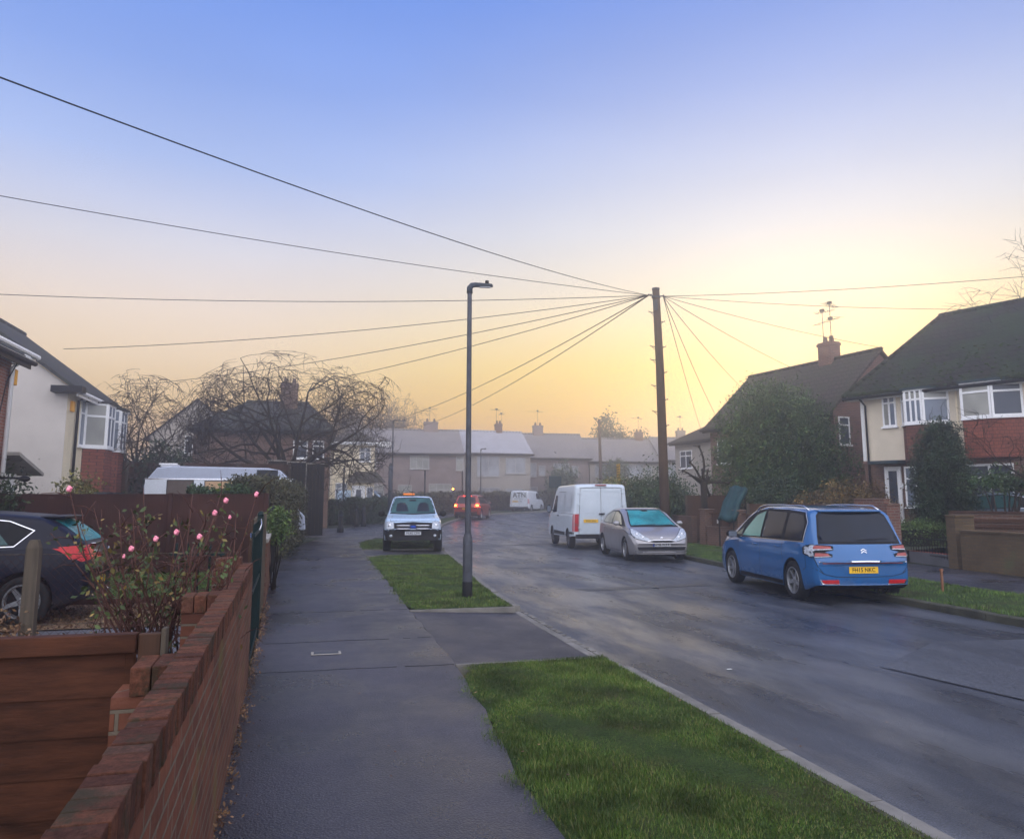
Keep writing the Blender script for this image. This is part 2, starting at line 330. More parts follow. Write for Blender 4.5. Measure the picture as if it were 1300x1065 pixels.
M['leaf_mid'] = leafmat('leaf_mid', (.014, .036, .012), (.034, .068, .020), (.075, .11, .035))
M['leaf_tree'] = leafmat('leaf_tree', (.020, .050, .014), (.050, .095, .024), (.11, .15, .045))
M['leaf_yel'] = leafmat('leaf_yellow', (.07, .08, .02), (.16, .15, .035), (.26, .21, .05))
M['leaf_lime'] = leafmat('leaf_lime', (.04, .075, .018), (.075, .125, .028), (.12, .16, .04))
M['leaf_olive'] = leafmat('leaf_olive', (.06, .045, .015), (.13, .085, .025), (.20, .12, .03))
M['leaf_hedge'] = leafmat('leaf_hedge', (.030, .034, .014), (.060, .060, .024), (.10, .085, .04))
M['leaf_cyp'] = leafmat('leaf_cypress', (.010, .024, .011), (.020, .042, .016), (.032, .055, .02))
M['leaf_litter'] = leafmat('leaf_litter', (.08, .04, .025), (.16, .09, .045), (.25, .16, .08))
M['rose'] = mat('rose_pink', (.80, .16, .26), .5, .2, 60, tint=(.9, .35, .42))
M['rose_leaf'] = leafmat('rose_leaf', (.03, .045, .015), (.06, .085, .025), (.20, .13, .04))
def glass(name, col, rough=.06, spec=.35, coat=0.):
    m, nt, b = newmat(name); v = coords(nt); n = noise(nt, v, .8, 2)
    nt.links.new(cramp(nt, n, [(.35, tuple(c * .7 for c in col)), (.7, tuple(min(1, c * 1.35) for c in col))]), b.inputs['Base Color'])
    b.inputs['Roughness'].default_value = rough; b.inputs['Specular IOR Level'].default_value = spec; b.inputs['Coat Weight'].default_value = coat; return m
M['pane'] = glass('window_pane', (.05, .06, .08), .08)
M['pane_net'] = glass('net_curtain_pane', (.28, .28, .25), .12)
M['pane_sky'] = glass('sky_toned_pane', (.16, .19, .24), .08)  # pale blue sky reflection painted into the pane colour
M['pane_far'] = glass('hazed_far_pane', (.30, .31, .33), .2)  # distant glass paled to the same painted haze tone
M['carglass'] = glass('car_glass_dark', (.008, .012, .022), .06, .2)
M['carglass_teal'] = mat('frosted_teal_screen', (.008, .15, .18), .3, .4, 1.6, tint=(.02, .22, .25), bmp=.1)
M['carglass_green'] = glass('car_glass_green', (.025, .085, .085))
M['carglass_pale'] = glass('side_glass_pale', (.12, .30, .26), .12)  # sky reflected in the front side window, put into the glass colour
M['carglass_cream'] = glass('side_glass_cream', (.42, .42, .33), .12)
M['blue'] = paint('blue_paint', (.015, .105, .29), .25, .15, coat=1.)
M['silver'] = paint('silver_paint', (.32, .31, .32), .3, .5, coat=.8)
M['whitep'] = paint('white_paint', (.62, .66, .72), .35, 0)
M['whitev'] = paint('white_van_paint', (.55, .62, .68), .4, 0)
M['bluewhite'] = paint('pale_blue_white_paint', (.46, .60, .76), .35, 0)
M['navy'] = paint('dark_navy_paint', (.004, .005, .014), .4, .0, coat=.12)
M['redp'] = paint('dark_red_paint', (.30, .03, .022), .3, .2)
M['greyp'] = paint('grey_blue_paint', (.10, .14, .18), .35, .3)
M['alloy'] = mat('alloy_rim', (.38, .39, .41), .35, .1, 10, metal=.8)
M['steelrim'] = mat('steel_rim', (.12, .12, .13), .5, .2, 10, metal=.5)
M['chrome'] = mat('chrome', (.62, .63, .66), .15, 0, metal=1)
M['lens_red'] = mat('red_lens', (.42, .015, .02), .2, .15, 20, coat=.3)
M['lens_red_dull'] = mat('red_lens_dull', (.30, .05, .045), .2, .15, 20, coat=.6)
M['lens_clear'] = mat('clear_lens', (.40, .44, .50), .08, .35, 25, coat=1)
M['lens_amber'] = mat('amber_lens', (.8, .22, .03), .2, .1, 20, emit=(1, .25, .04), estr=.25)
M['brake'] = mat('lit_brake_lamp', (.8, .02, .01), .3, 0, emit=(1, .035, .012), estr=9)
M['brake_core'] = mat('lit_brake_core', (1, .4, .1), .3, 0, emit=(1, .30, .03), estr=22)
M['plate_y'] = mat('yellow_plate', (.85, .50, .03), .5, .05, 20)
M['plate_w'] = mat('white_plate', (.72, .74, .78), .5, .05, 20)
M['plate_blue'] = mat('plate_blue_band', (.01, .06, .40), .5, 0)
M['ink'] = mat('black_lettering', (.01, .01, .012), .6, 0)
M['sign_grey'] = mat('sign_back_grey', (.03, .05, .06), .6, .15, 5)
M['sign_yellow'] = mat('yellow_sign', (.42, .24, .02), .6, .15, 6)
M['alarm'] = mat('yellow_alarm_box', (.75, .36, .03), .5, .05, 10)
M['tarp'] = mat('green_tarpaulin', (.018, .055, .062), .5, .35, 3, bmp=.4, bscale=6)
M['roof_felt'] = mat('camper_roof', (.40, .44, .54), .5, .06, 1.5)
M['cambrown'] = mat('tinted_brown', (.10, .075, .06), .25, .1, 2)
M['camorange'] = mat('orange_blind', (.50, .32, .18), .5, .1, 2)

# ------------------------------------------------------------------ terrain
def gz(y): return min(1.0, .02 * max(0., y - 38))
LK = [(3.17, -20), (3.17, 12), (3.38, 16), (3.75, 19), (3.95, 22), (4.2, 25), (4.5, 28), (4.75, 31), (5.1, 35), (5.7, 39), (6.5, 43), (7.7, 47), (8.9, 51), (10.3, 55), (12.2, 59), (15, 62.5), (19, 66), (26, 70), (40, 75), (90, 84), (130, 88)]
RK = [(9.62, -20), (9.62, 9), (9.66, 12), (9.95, 15), (10.3, 18), (10.5, 20.5), (10.8, 23), (11.35, 27), (12.1, 31), (13.4, 36), (15.3, 41), (18.3, 46), (22.3, 50.5), (28, 54), (40, 58), (90, 66), (130, 70)]
def resample(p, n):
    p = np.array(p, float); d = np.r_[0, np.cumsum(np.hypot(*np.diff(p, axis=0).T))]; t = np.linspace(0, d[-1], n)
    q = np.c_[np.interp(t, d, p[:, 0]), np.interp(t, d, p[:, 1])]
    for _ in range(3): q[1:-1] = (q[:-2] + 2 * q[1:-1] + q[2:]) / 4
    return q
LKs = resample(LK, 160); RKs = resample(RK, 160)
def lk(y): return float(np.interp(y, LKs[:, 1], LKs[:, 0]))
def rk(y): return float(np.interp(y, RKs[:, 1], RKs[:, 0]))
def sheet(name, A, B, dz, m, nx=1, kind='structure', label=None, parent=None, z=None):
    """strip between polylines A and B, following the ground height"""
    mb = MB(); n = len(A)
    for i in range(n):
        for j in range(nx + 1):
            t = j / nx; x = A[i][0] * (1 - t) + B[i][0] * t; y = A[i][1] * (1 - t) + B[i][1] * t
            dd = dz[0] * (1 - t) + dz[1] * t if hasattr(dz, '__len__') else dz
            mb.v.append((x, y, gz(y) + dd))
    for i in range(n - 1):
        for j in range(nx): a = i * (nx + 1) + j; mb.f.append((a, a + 1, a + nx + 2, a + nx + 1)); mb.m.append(0)
    o = mb.build(name, m, parent)
    if kind: o['kind'] = kind
    if label: o['label'] = label
    return o
sheet('ground', [(-128, y) for y in range(-30, 171, 4)], [(139, y) for y in range(-30, 171, 4)], -.30, M['farground'], 4)
Ap = [(x, y) for x, y in LKs]; Bp = []
# road: pair by index of similar arc
sheet('road', Ap, [(x, y) for x, y in RKs], -.10, M['road'], 12)
ys = [-25] + list(np.arange(-20, 31, 1.0)) + list(np.arange(31, 88, 1.0)) + [92, 120, 168]
sheet('garden_ground', [(-125, y) for y in ys], [((lk(y) if y < 88 else 135) - .12 if y > 30 else -.45 - .028 * y, y) for y in ys], -.012, M['farground'], 2)
ys2 = list(np.arange(-20, 70.1, 1.0))
PB = [(15.2, -20), (14.7, 13), (14.9, 16), (15.2, 18.1), (14.3, 22), (13.9, 26), (14.6, 31), (16, 36), (18.6, 42), (22, 46.5), (27, 49), (40, 53), (130, 64)]   # back of the right footway
PBs = resample(PB, 160)
def pb(y): return float(np.interp(y, PBs[:, 1], PBs[:, 0]))
sheet('right_ground', [(rk(y) + .12, y) for y in ys2], [(136, y) for y in ys2], -.012, M['farground'], 2)
# kerbs (real steps)
def kerb(name, pts, side, top, w, m, gap=None):
    mb = MB(); P = [Vector((x, y, 0)) for x, y in pts]
    for i in range(len(P) - 1):
        a, b = P[i], P[i + 1]; n_ = max(1, int((b - a).length / .914 + .5))
        for k in range(n_):
            p = a.lerp(b, k / n_); q = a.lerp(b, (k + 1) / n_); d = (q - p).normalized(); nn = Vector((-d.y, d.x, 0)) * side
            p2 = p + d * .006; q2 = q - d * .006; tt = top((p.y + q.y) / 2) if callable(top) else top; tt += random.uniform(-.006, .006)
            vs = []
            for u, h in ((0, -.2), (.0, tt - .015), (.015, tt), (w, tt), (w, -.2)):
                for s_ in (p2, q2): c = s_ + nn * u; vs.append((c.x, c.y, gz(c.y) + h))
            mb.add(vs, [(0, 2, 3, 1), (2, 4, 5, 3), (4, 6, 7, 5), (6, 8, 9, 7), (0, 8, 6, 4, 2), (1, 3, 5, 7, 9)])
    o = mb.build(name, m); o['kind'] = 'structure'; return o
def ltop(y):
    if 8.1 < y < 12.2 or 23.6 < y < 26.7: return -.068
    if 32 < y < 44: return -.075
    return .012
Lr = [(lk(y), y) for y in np.arange(-6, 90, .914)]; Rr = [(rk(y), y) for y in np.arange(-2, 72, .914)]
kerb('left_kerb', Lr, 1, ltop, .12, M['kerb'])
kerb('right_kerb', Rr, -1, .015, .14, M['kerb_dark'])
# worn drainage channel beside the left kerb
def dotted(pts, x0, w, m, name):
    mb = MB()
    for x, y, l in pts:
        mb.box(x + x0 - w / 2, x + x0 + w / 2, y, y + l, gz(y) - .099, gz(y) - .094)
    o = mb.build(name, m); o['kind'] = 'structure'; return o
# footway
def pl(y): return -.30 - .028 * y if y < 24 else (-.97 + (y - 24) * .11 if y < 36 else .35 + (y - 36) * .2)
def pr(y):
    return float(np.interp(y, [-10, 5.1, 6.1, 7.3, 8.2, 12.3, 19, 26, 31, 34, 40, 46], [1.22, 1.26, 1.36, 1.40, 1.46, 1.46, 1.55, 1.6, 1.75, 2.6, 3.4, 4.6]))
ys3 = list(np.arange(-6, 48, .5))
sheet('footway', [(pl(y), y) for y in ys3], [(pr(y) + .02 + .015 * math.sin(y * 7), y) for y in ys3], 0, M['path'], 4)
sheet('left_verge_soil', [(pr(y) - .02, y) for y in ys3], [(lk(y) - .12, y) for y in ys3], -.09, M['soil'], 1)
# crossovers
for a, b in ((8.15, 12.2), (23.7, 26.6)):
    yy = list(np.linspace(a, b, 8)); sheet('driveway_crossover', [(pr(y) + .02, y) for y in yy], [(lk(y) - .119, y) for y in yy], (-.002, -.066), M['apron'], 6)
# side road mouth and its footway
sheet('side_road', [(-40, 37.5), (-4, 36.2), (1.0, 35.4), (2.8, 34.2), (3.7, 32.6), (4.8, 31.8)], [(-40, 43), (-4, 43), (2, 43), (4.2, 43.6), (5.4, 44.8), (6.7, 46.3)], .004, M['path'], 3)
mb = MB()
for y, w_ in ((8.3, .012), (9.9, .010), (12.4, .014), (19.6, .02), (23.6, .03), (26.7, .03)):
    q = 0
    for i in range(24):
        a = pl(y) + (pr(y) - pl(y)) * i / 24; b = pl(y) + (pr(y) - pl(y)) * (i + 1) / 24; q += random.uniform(-.012, .012)
        if random.random() < .85: mb.box(a, b, y + q, y + q + w_ * random.uniform(.5, 1.5), .001, .0045)
mb.build('footway_joint', M['patch_dark'])['kind'] = 'structure'
mb = MB()
for y in (8.17, 12.15, 23.72, 26.55): mb.box(pr(y), lk(y) - .12, y - .04, y + .01, -.12, .022)
mb.build('verge_edging', M['kerb'])['kind'] = 'structure'
yy = list(np.arange(43, 62, 1.))
sheet('far_footway', [(lk(y) - 3.1, y) for y in yy], [(lk(y) - 1.2, y) for y in yy], .006, M['path'], 2)
# right verge and footway
yr = list(np.arange(-4, 58, 1.))
sheet('right_footway', [(rk(y) + 2.4 if y < 30 else rk(y) + 1.2, y) for y in yr], [(pb(y), y) for y in yr], .004, M['path'], 3)
def turf(name, A, B, h, m, nx=6, label=None):
    mb = MB(); n = len(A); N = nx + 1
    for i in range(n):
        for j in range(N):
            t = j / nx; x = A[i][0] * (1 - t) + B[i][0] * t; y = A[i][1] * (1 - t) + B[i][1] * t
            e = min(1, 4 * min(t, 1 - t) + .25) * min(1, 1.5 * min(i, n - 1 - i) / 2 + .2)
            mb.v.append((x, y, gz(y) - .02 + h * e + .012 * math.sin(x * 5 + y * 3) * e))
    for i in range(n - 1):
        for j in range(nx): a = i * N + j; mb.f.append((a, a + 1, a + N + 1, a + N)); mb.m.append(0)
    o = mb.build(name, m, smooth=True); o['kind'] = 'structure'; return o
def blades(name, n, fx, y0, y1, hmin, hmax, w, m, label, z0=0.0, power=1.0):
    t = rng.random(n) ** power; y = y0 + (y1 - y0) * t
    ab = np.array([fx(v) for v in y]); wob = .05 * np.sin(y * 5.1) + .05 * np.sin(y * 11.7 + 1) * np.sin(y * 2.3) + .05 * rng.standard_normal(n)
    u = rng.random(n); x = ab[:, 0] + wob + (ab[:, 1] - ab[:, 0] - wob) * u
    h = rng.uniform(hmin, hmax, n) * (.7 + .6 * (np.sin(x * 2.3 + 1.7 * np.sin(y * 1.1)) * .5 + .5)); a = rng.uniform(0, 2 * np.pi, n); ln = rng.uniform(.1, .8, n) * h; la = rng.uniform(0, 2 * np.pi, n)
    ww = w * (1 + .08 * np.maximum(0, y - 6))
    z = np.array([gz(v) for v in y]) + z0
    keep = (np.sin(x * 1.9 + 2.2 * np.sin(y * .8 + 1)) + np.sin(y * 2.7 + 1.3 * np.sin(x * 3.1)) + .9 * rng.standard_normal(n)) > -1.25
    h = h * np.where(keep, 1, .35); w2 = (h > 0)
    V = np.zeros((n, 3, 3)); V[:, 0] = np.c_[x - np.cos(a) * ww, y - np.sin(a) * ww, z]; V[:, 1] = np.c_[x + np.cos(a) * ww, y + np.sin(a) * ww, z]
    V[:, 2] = np.c_[x + np.cos(la) * ln, y + np.sin(la) * ln, z + h]
    o = fastmesh(name, V.reshape(-1, 3), np.arange(3 * n).reshape(-1, 3), m); tag(o, label, 'grass', kind='stuff'); return o
def vg(y0, y1, n=24): return [float(v) for v in np.linspace(y0, y1, n)]
def patch_fx(y0, y1, r=.5):
    def f(y):
        e = min(y - y0, y1 - y); k = .0 if e > r else (1 - e / r) ** 2 * .5
        a = pr(y) + .03; b = lk(y) - .13; return (a + k * (b - a) * .35, b)
    return f
for y0, y1, n, lab in ((-2, 8.2, 30000, 'rough green grass of the near roadside verge beside the driveway crossover'), (12.2, 23.7, 26000, 'green grass of the verge around the street lamp base'), (26.6, 33, 7000, 'grass of the small verge under the parked pickup')):
    f = patch_fx(y0, y1); yy = vg(y0 + .02, y1 - .02, 40)
    turf('verge_turf', [(f(y)[0], y) for y in yy], [(f(y)[1], y) for y in yy], .035, M['turf'], 8)
    if y0 < 0: blades('verge_grass', 120000, f, 3.1, y1 - .02, .012, .034, .0022, M['grass'], lab, .012)
    else: blades('verge_grass', int(n * 1.2), f, y0 + .03, y1 - .02, .02, .042, .004, M['grass'], lab, .012)
yy = vg(8, 48, 50)
turf('verge_turf', [(rk(y) + .14, y) for y in yy], [(rk(y) + (2.4 if y < 30 else 1.25), y) for y in yy], .04, M['turf'], 8)
blades('verge_grass', 36000, lambda y: (rk(y) + .15, rk(y) + 2.42), 9, 29, .03, .07, .004, M['grass_dull'], 'green grass of the right-hand verge beyond the blue car')
yy = vg(45, 70, 26)
turf('far_verge', [(lk(y) - 1.3, y) for y in yy], [(lk(y) - .13, y) for y in yy], .04, M['turf'], 3)
# small grassy corner left of the path, beyond the black gate
turf('corner_grass', [(-.2, 31), (-.1, 33), (.3, 35), (.6, 35.6)], [(pl(31) + .1, 31), (pl(33) + .1, 33), (pl(35) + .2, 35), (1.2, 35.6)], .04, M['turf'], 3)
# road surface details: repairs, cracks, cover, worn paint
def flat(name, poly, z, m, kind='structure', label=None, cat=None):
    mb = MB(); mb.v = [(x, y, gz(y) + z) for x, y in poly]; mb.f = [tuple(range(len(poly)))]; mb.m = [0]
    o = mb.build(name, m); tag(o, label, cat, kind=kind); return o
flat('road_repair', [(5.9, 7.5), (6.15, 6.15), (6.6, 4.9), (9.4, 4.9), (9.5, 8.4), (7.6, 8.6)], -.094, M['patch'])
flat('road_repair', [(5.95, 7.4), (6.2, 6.0), (6.35, 4.9), (6.325, 4.9), (6.18, 6.0), (5.93, 7.4)], -.089, M['patch_dark'])
flat('road_repair', [(5.2, 14.8), (8.0, 15.1), (8.0, 15.5), (5.1, 15.2)], -.094, M['patch_dark'])
flat('road_repair', [(4.7, 20), (6.7, 19.8), (6.8, 21), (4.8, 21.2)], -.094, M['patch'])
flat('road_repair', [(5.4, 29), (11, 30), (11, 30.5), (5.4, 29.5)], -.094, M['patch_dark'])
flat('road_marking', [(4.27, 7.75), (4.32, 7.76), (4.33, 7.81), (4.26, 7.80)], -.093, M['paint_line'])
for y, l in ((12.3, .4), (13.8, .5), (16.2, .35)):
    flat('channel_water', [(lk(y) + .04, y), (lk(y) + .16, y), (lk(y + l) + .16, y + l), (lk(y + l) + .04, y + l)], -.093, M['patch'])
mb = MB()
for i in range(46):
    y = 6.2 + i * .22; x = lk(y) + .075 + random.uniform(-.01, .01)
    if 4 < y < 16: mb.box(x - .035, x + .035, y, y + random.uniform(.10, .19), -.099, -.090)
o = mb.build('channel_blocks', M['kerb']); o['kind'] = 'structure'
# give way dashes at the side road
mb = MB()
for k in range(5): mb.box(3.6 + k * .55, 3.9 + k * .55, 33.4 + k * .42, 33.6 + k * .42, .006, .010)
mb.build('give_way_dashes', M['paint_line'])['kind'] = 'structure'
# stopcock cover in the footway
t = empty('service_cover', (.2, 9.15, .004), 0, 'small pale rectangular service cover set in the dark footway', 'cover')
mb = MB(); mb.box(-.16, .16, -.085, .085, 0, .006); mb.build('cover_frame', M['conc'], t, bevel=.002)
mb = MB(); mb.box(-.13, .13, -.055, .055, .006, .009); [mb.box(-.12 + i * .03, -.11 + i * .03, -.05, .05, .009, .011) for i in range(9)]; mb.build('cover_plate', M['galv'], t)
# bits of litter and dead leaves on the footway and road
n = 420; V = []; F = []
for i in range(n):
    y = random.uniform(4.6, 22); s_ = random.random()
    x = random.choice([random.uniform(pl(y) + .02, pl(y) + .22), random.uniform(pl(y), pr(y)), pr(y) + random.gauss(0, .06), lk(y) + random.uniform(.05, .4), random.uniform(4, 9), random.uniform(pr(y), 3.0), random.uniform(pr(y), 3.0)])
    z = (-.096 if x > lk(y) else .006 if x < pr(y) else .03); r = random.uniform(.006, .018); a = random.uniform(0, 6.28)
    b = len(V); V += [(x + r * math.cos(a + q * 1.57) * (1 if q % 2 else .5), y + r * math.sin(a + q * 1.57) * (1 if q % 2 else .5), z + random.uniform(0, .008)) for q in range(4)]; F.append((b, b + 1, b + 2, b + 3))
o = fastmesh('leaf_litter', np.array(V), np.array(F), M['leaf_litter']); tag(o, 'scattered dead leaves and grit on the footway and road', 'leaf litter', kind='stuff')

# ------------------------------------------------------------------ text
def text(s, size, m, parent, Mx, name='lettering', ext=.002, sx=1.0, fontspace=1.0):
    cu = bpy.data.curves.new(name, 'FONT'); cu.body = s; cu.size = size; cu.extrude = ext; cu.align_x = 'CENTER'; cu.align_y = 'CENTER'; cu.space_character = fontspace; cu.offset = size * .012
    o = bpy.data.objects.new(name, cu); COL.objects.link(o); dg = bpy.context.evaluated_depsgraph_get()
    me = bpy.data.meshes.new_from_object(o.evaluated_get(dg)); bpy.data.objects.remove(o); bpy.data.curves.remove(cu)
    me.transform(Matrix.Diagonal((sx, 1, 1, 1))); me.transform(Mx); me.materials.clear(); me.materials.append(m)
    o = bpy.data.objects.new(name, me); COL.objects.link(o)
    if parent: o.parent = parent
    return o
def frame_mat(origin, xdir, zdir=(0, 0, 1)):
    """x along xdir, text-up along zdir, normal = x cross up"""
    x = Vector(xdir).normalized(); u = Vector(zdir).normalized(); n_ = x.cross(u)
    m = Matrix.Identity(4)
    for i in range(3): m[i][0] = x[i]; m[i][1] = u[i]; m[i][2] = n_[i]; m[i][3] = origin[i]
    return m

# ------------------------------------------------------------------ vehicles
class Car:
    """local frame: x forward from the tail (0) to the nose (L), y to the car's left, z up; shifted so that the Empty is mid-length"""
    def __init__(s, name, loc, heading, label, cat, L, W, top, belt, bot, wheels, Rw, pm, tumble=.27, plan=.13, corner=.15, under=M['black'], group=None, rake=.10, side=.045, rnd=1.0):
        s.L, s.W = L, W; s.root = empty(name, loc, R(heading), label, cat, group); s.sh = L / 2
        tx, tz = zip(*top); bx, bz = zip(*belt); ox, oz = zip(*bot)
        xs = sorted(set([round(v, 3) for v in np.linspace(0, L, int(L / .05) + 1)] + [round(L - v, 3) for v in (.01, .03, .07)] + [.01, .03, .07]))
        Ra = Rw + .055; extra = []
        for xc in wheels:
            extra += [round(xc + Ra * math.cos(a), 3) for a in np.linspace(0, math.pi, 15)]
        xs = sorted(set(xs + extra)); xa = np.array(xs)
        def sm(px, pz):
            v = np.interp(np.linspace(0, L, 200), px, pz)
            for _ in range(10): v[1:-1] = (v[:-2] + 2 * v[1:-1] + v[2:]) / 4
            return np.interp(xa, np.linspace(0, L, 200), v)
        T = sm(tx, tz); B = np.minimum(sm(bx, bz), T - .015); O = sm(ox, oz)
        V = []; NP = None
        for i, x in enumerate(xs):
            zl = O[i]; archd = False
            for xc in wheels:
                if abs(x - xc) <= Ra + 1e-6: zl = max(zl, Rw + math.sqrt(max(0, Ra * Ra - (x - xc) ** 2)))
            e = min(x, L - x); w = W / 2 * (1 - (plan * .8 * max(0, 1 - e / .6) ** 2)) * (1 - .05 * max(0, 1 - e / .08) ** 2)
            zb, zt = B[i], T[i]; zl = min(zl, zb - .03); H = zt - zb; k = min(1, H / .25) * rnd
            yf = lambda z: w * (1 - side * ((z - .60) / .42) ** 2) if z < .60 else w * (1 - side * .8 * ((z - .60) / .42) ** 2)
            pts = [(0, zl), (.5 * w, zl), (.84 * w, zl), (yf(zl) - .01, zl)]
            for t in (.0, .12, .3, .5, .7, .88, .97): z = zl + .012 + (zb - zl - .012) * t; pts.append((yf(z), z))
            wb = yf(zb) - .012; pts.append((wb, zb))
            wt = wb - H * tumble
            for t in (.33, .66, 1): z = zb + (zt - .11 * k - zb) * t; pts.append((wb + (wt - wb) * (t ** 1.15), z))
            pts += [(wt - .022 * k, zt - .06 * k), (wt - .075 * k - .01, zt - .024 * k), (wt * .72, zt - .008 * k), (wt * .36, zt - .001), (0, zt)]
            NP = len(pts)
            for y, z in pts:
                f = max(0, 1 - e / .55); dx = corner * (abs(y) / (W / 2)) ** 3 * f + rake * max(0, ((z - .50) / .45)) ** 2 * f * (1 if z > .5 else 0) + .10 * max(0, (.42 - z) / .25) ** 2 * f
                xx = x - dx if x > L / 2 else x + dx * .8
                V.append((xx, y, z))
        n = len(xs); full = []
        idx = []
        for i in range(n):
            row = [i * NP + j for j in range(NP)]; base = len(V)
            for j in range(1, NP - 1): X, Y, Z = V[i * NP + j]; V.append((X, -Y, Z))
            idx.append(row + [base + j - 1 for j in range(NP - 2, 0, -1)])
        F = []; mi = []; P = len(idx[0])
        for i in range(n - 1):
            for j in range(P):
                q = (j + 1) % P; F.append((idx[i][j], idx[i + 1][j], idx[i + 1][q], idx[i][q])); mi.append(1 if (j < 3 or j >= P - 3) else 0)
        for i, fl in ((0, False), (n - 1, True)):
            for j in range(NP - 1):
                a, b = j, j + 1; c, d = (P - j - 1) % P, (P - j) % P
                q = [idx[i][a], idx[i][b], idx[i][c], idx[i][d]]; q2 = []
                for v in q:
                    if v not in q2: q2.append(v)
                if fl: q2.reverse()
                if len(q2) > 2: F.append(tuple(q2)); mi.append(0)
        s.bvh = BVHTree.FromPolygons([Vector(v) for v in V], F)
        mb = MB(); mb.v = [(x - s.sh, y, z) for x, y, z in V]; mb.f = F; mb.m = mi
        s.body = mb.build('body', [pm, under], s.root, smooth=True); s.body.data.set_sharp_from_angle(angle=R(38))
    def hit(s, a, b, d):
        o, r = {'left': ((a, 4, b), (0, -1, 0)), 'right': ((a, -4, b), (0, 1, 0)), 'rear': ((-4, a, b), (1, 0, 0)), 'front': ((s.L + 4, a, b), (-1, 0, 0)), 'top': ((a, b, 6), (0, 0, -1))}[d]
        h = s.bvh.ray_cast(Vector(o), Vector(r))
        if h[0] is None: h = s.bvh.find_nearest(Vector((a, b if d == 'top' else 0, 0)) if d == 'top' else (Vector((a, s.W / 2 * (1 if d == 'left' else -1), b)) if d in ('left', 'right') else Vector((0 if d == 'rear' else s.L, a, b))))
        nn = h[1].copy()
        if nn.dot(Vector(r)) > 0: nn = -nn
        return h[0], nn
    def decal(s, polys, d, m, name, off=.004, step=.07, parent=None, smooth=True):
        if not hasattr(polys[0][0], '__len__'): polys = [polys]
        bm = bmesh.new()
        for p in polys:
            try: bm.faces.new([bm.verts.new((x, y, 0)) for x, y in p])
            except ValueError: pass
        xs = [v.co.x for v in bm.verts]; ys = [v.co.y for v in bm.verts]
        for ax, lo, hi in ((0, min(xs), max(xs)), (1, min(ys), max(ys))):
            q = lo + step
            while q < hi:
                co = [0, 0, 0]; no = [0, 0, 0]; co[ax] = q; no[ax] = 1
                bmesh.ops.bisect_plane(bm, geom=bm.verts[:] + bm.edges[:] + bm.faces[:], plane_co=co, plane_no=no); q += step
        bmesh.ops.triangulate(bm, faces=bm.faces[:])
        for v in bm.verts:
            p, nn = s.hit(v.co.x, v.co.y, d); p = p + nn * off; v.co = (p.x - s.sh, p.y, p.z)
        me = bpy.data.meshes.new(name); bm.to_mesh(me); bm.free(); me.materials.append(m)
        if smooth: me.polygons.foreach_set('use_smooth', [True] * len(me.polygons))
        o = bpy.data.objects.new(name, me); COL.objects.link(o); o.parent = parent or s.root; return o
    def line(s, pts, d, w=.010, m=None, name='panel_gap', off=.0025):
        ps = []
        for lst in (pts if hasattr(pts[0][0], '__len__') else [pts]):
            for (x0, y0), (x1, y1) in zip(lst[:-1], lst[1:]):
                l = math.hypot(x1 - x0, y1 - y0) or 1; nx, ny = -(y1 - y0) / l * w / 2, (x1 - x0) / l * w / 2
                ps.append([(x0 - nx, y0 - ny), (x1 - nx, y1 - ny), (x1 + nx, y1 + ny), (x0 + nx, y0 + ny)])
        return s.decal(ps, d, m or M['black'], name, off, .06)
    def mb(s): return MB()
    def put(s, mb, name, m, parent=None, smooth=False, bevel=0):
        mb.v = [(x - s.sh, y, z) for x, y, z in mb.v]; return mb.build(name, m, parent or s.root, smooth, bevel)
    def wheels(s, xs, Rw, spokes=5, rim=.66, rm=None, wid=.21, inset=.015, twin=False):
        for x in xs:
            for sd_ in (1, -1):
                y0 = (s.W / 2 - inset - wid) * sd_; Mx = Matrix.Translation((x - s.sh, y0, Rw)) @ Matrix.Rotation(R(-90 * sd_), 4, 'X')
                r = Rw * rim; mb = MB()
                mb.lathe([(r, .02), (r + .02, 0), (Rw - .03, 0), (Rw - .006, .02), (Rw, .05), (Rw, wid - .05), (Rw - .006, wid - .02), (Rw - .03, wid - .002), (r + .025, wid), (r, wid - .012)], 32, 0, Mx, closed=True)
                w = mb.build('wheel', M['rubber'], s.root, smooth=True); w.data.set_sharp_from_angle(angle=R(50))
                mb = MB(); mb.lathe([(r, wid - .015), (r - .004, wid - .006), (r - .022, wid - .008), (r - .03, wid - .05), (r - .03, .03), (r, .03)], 32, 0, Mx)
                for k in range(spokes):
                    a = 2 * math.pi * k / spokes + .3; S = Mx @ Matrix.Rotation(a, 4, 'Z'); hw = .030 if spokes < 7 else .017
                    mb.add([(.03, -hw * 1.2, wid - .045), (r - .02, -hw * .75, wid - .022), (r - .02, hw * .75, wid - .022), (.03, hw * 1.2, wid - .045), (.03, -hw * 1.2, wid - .08), (r - .02, -hw * .75, wid - .06), (r - .02, hw * .75, wid - .06), (.03, hw * 1.2, wid - .08)],
                           [(0, 1, 2, 3), (7, 6, 5, 4), (0, 4, 5, 1), (1, 5, 6, 2), (2, 6, 7, 3), (3, 7, 4, 0)], 0, S)
                mb.lathe([(.055, wid - .07), (.055, wid - .04), (.04, wid - .034), (0, wid - .034)], 14, 0, Mx)
                mb.lathe([(r - .028, wid - .10), (0, wid - .10)], 20, 1, Mx)
                mb.build('rim', [rm or M['alloy'], M['black']], w)
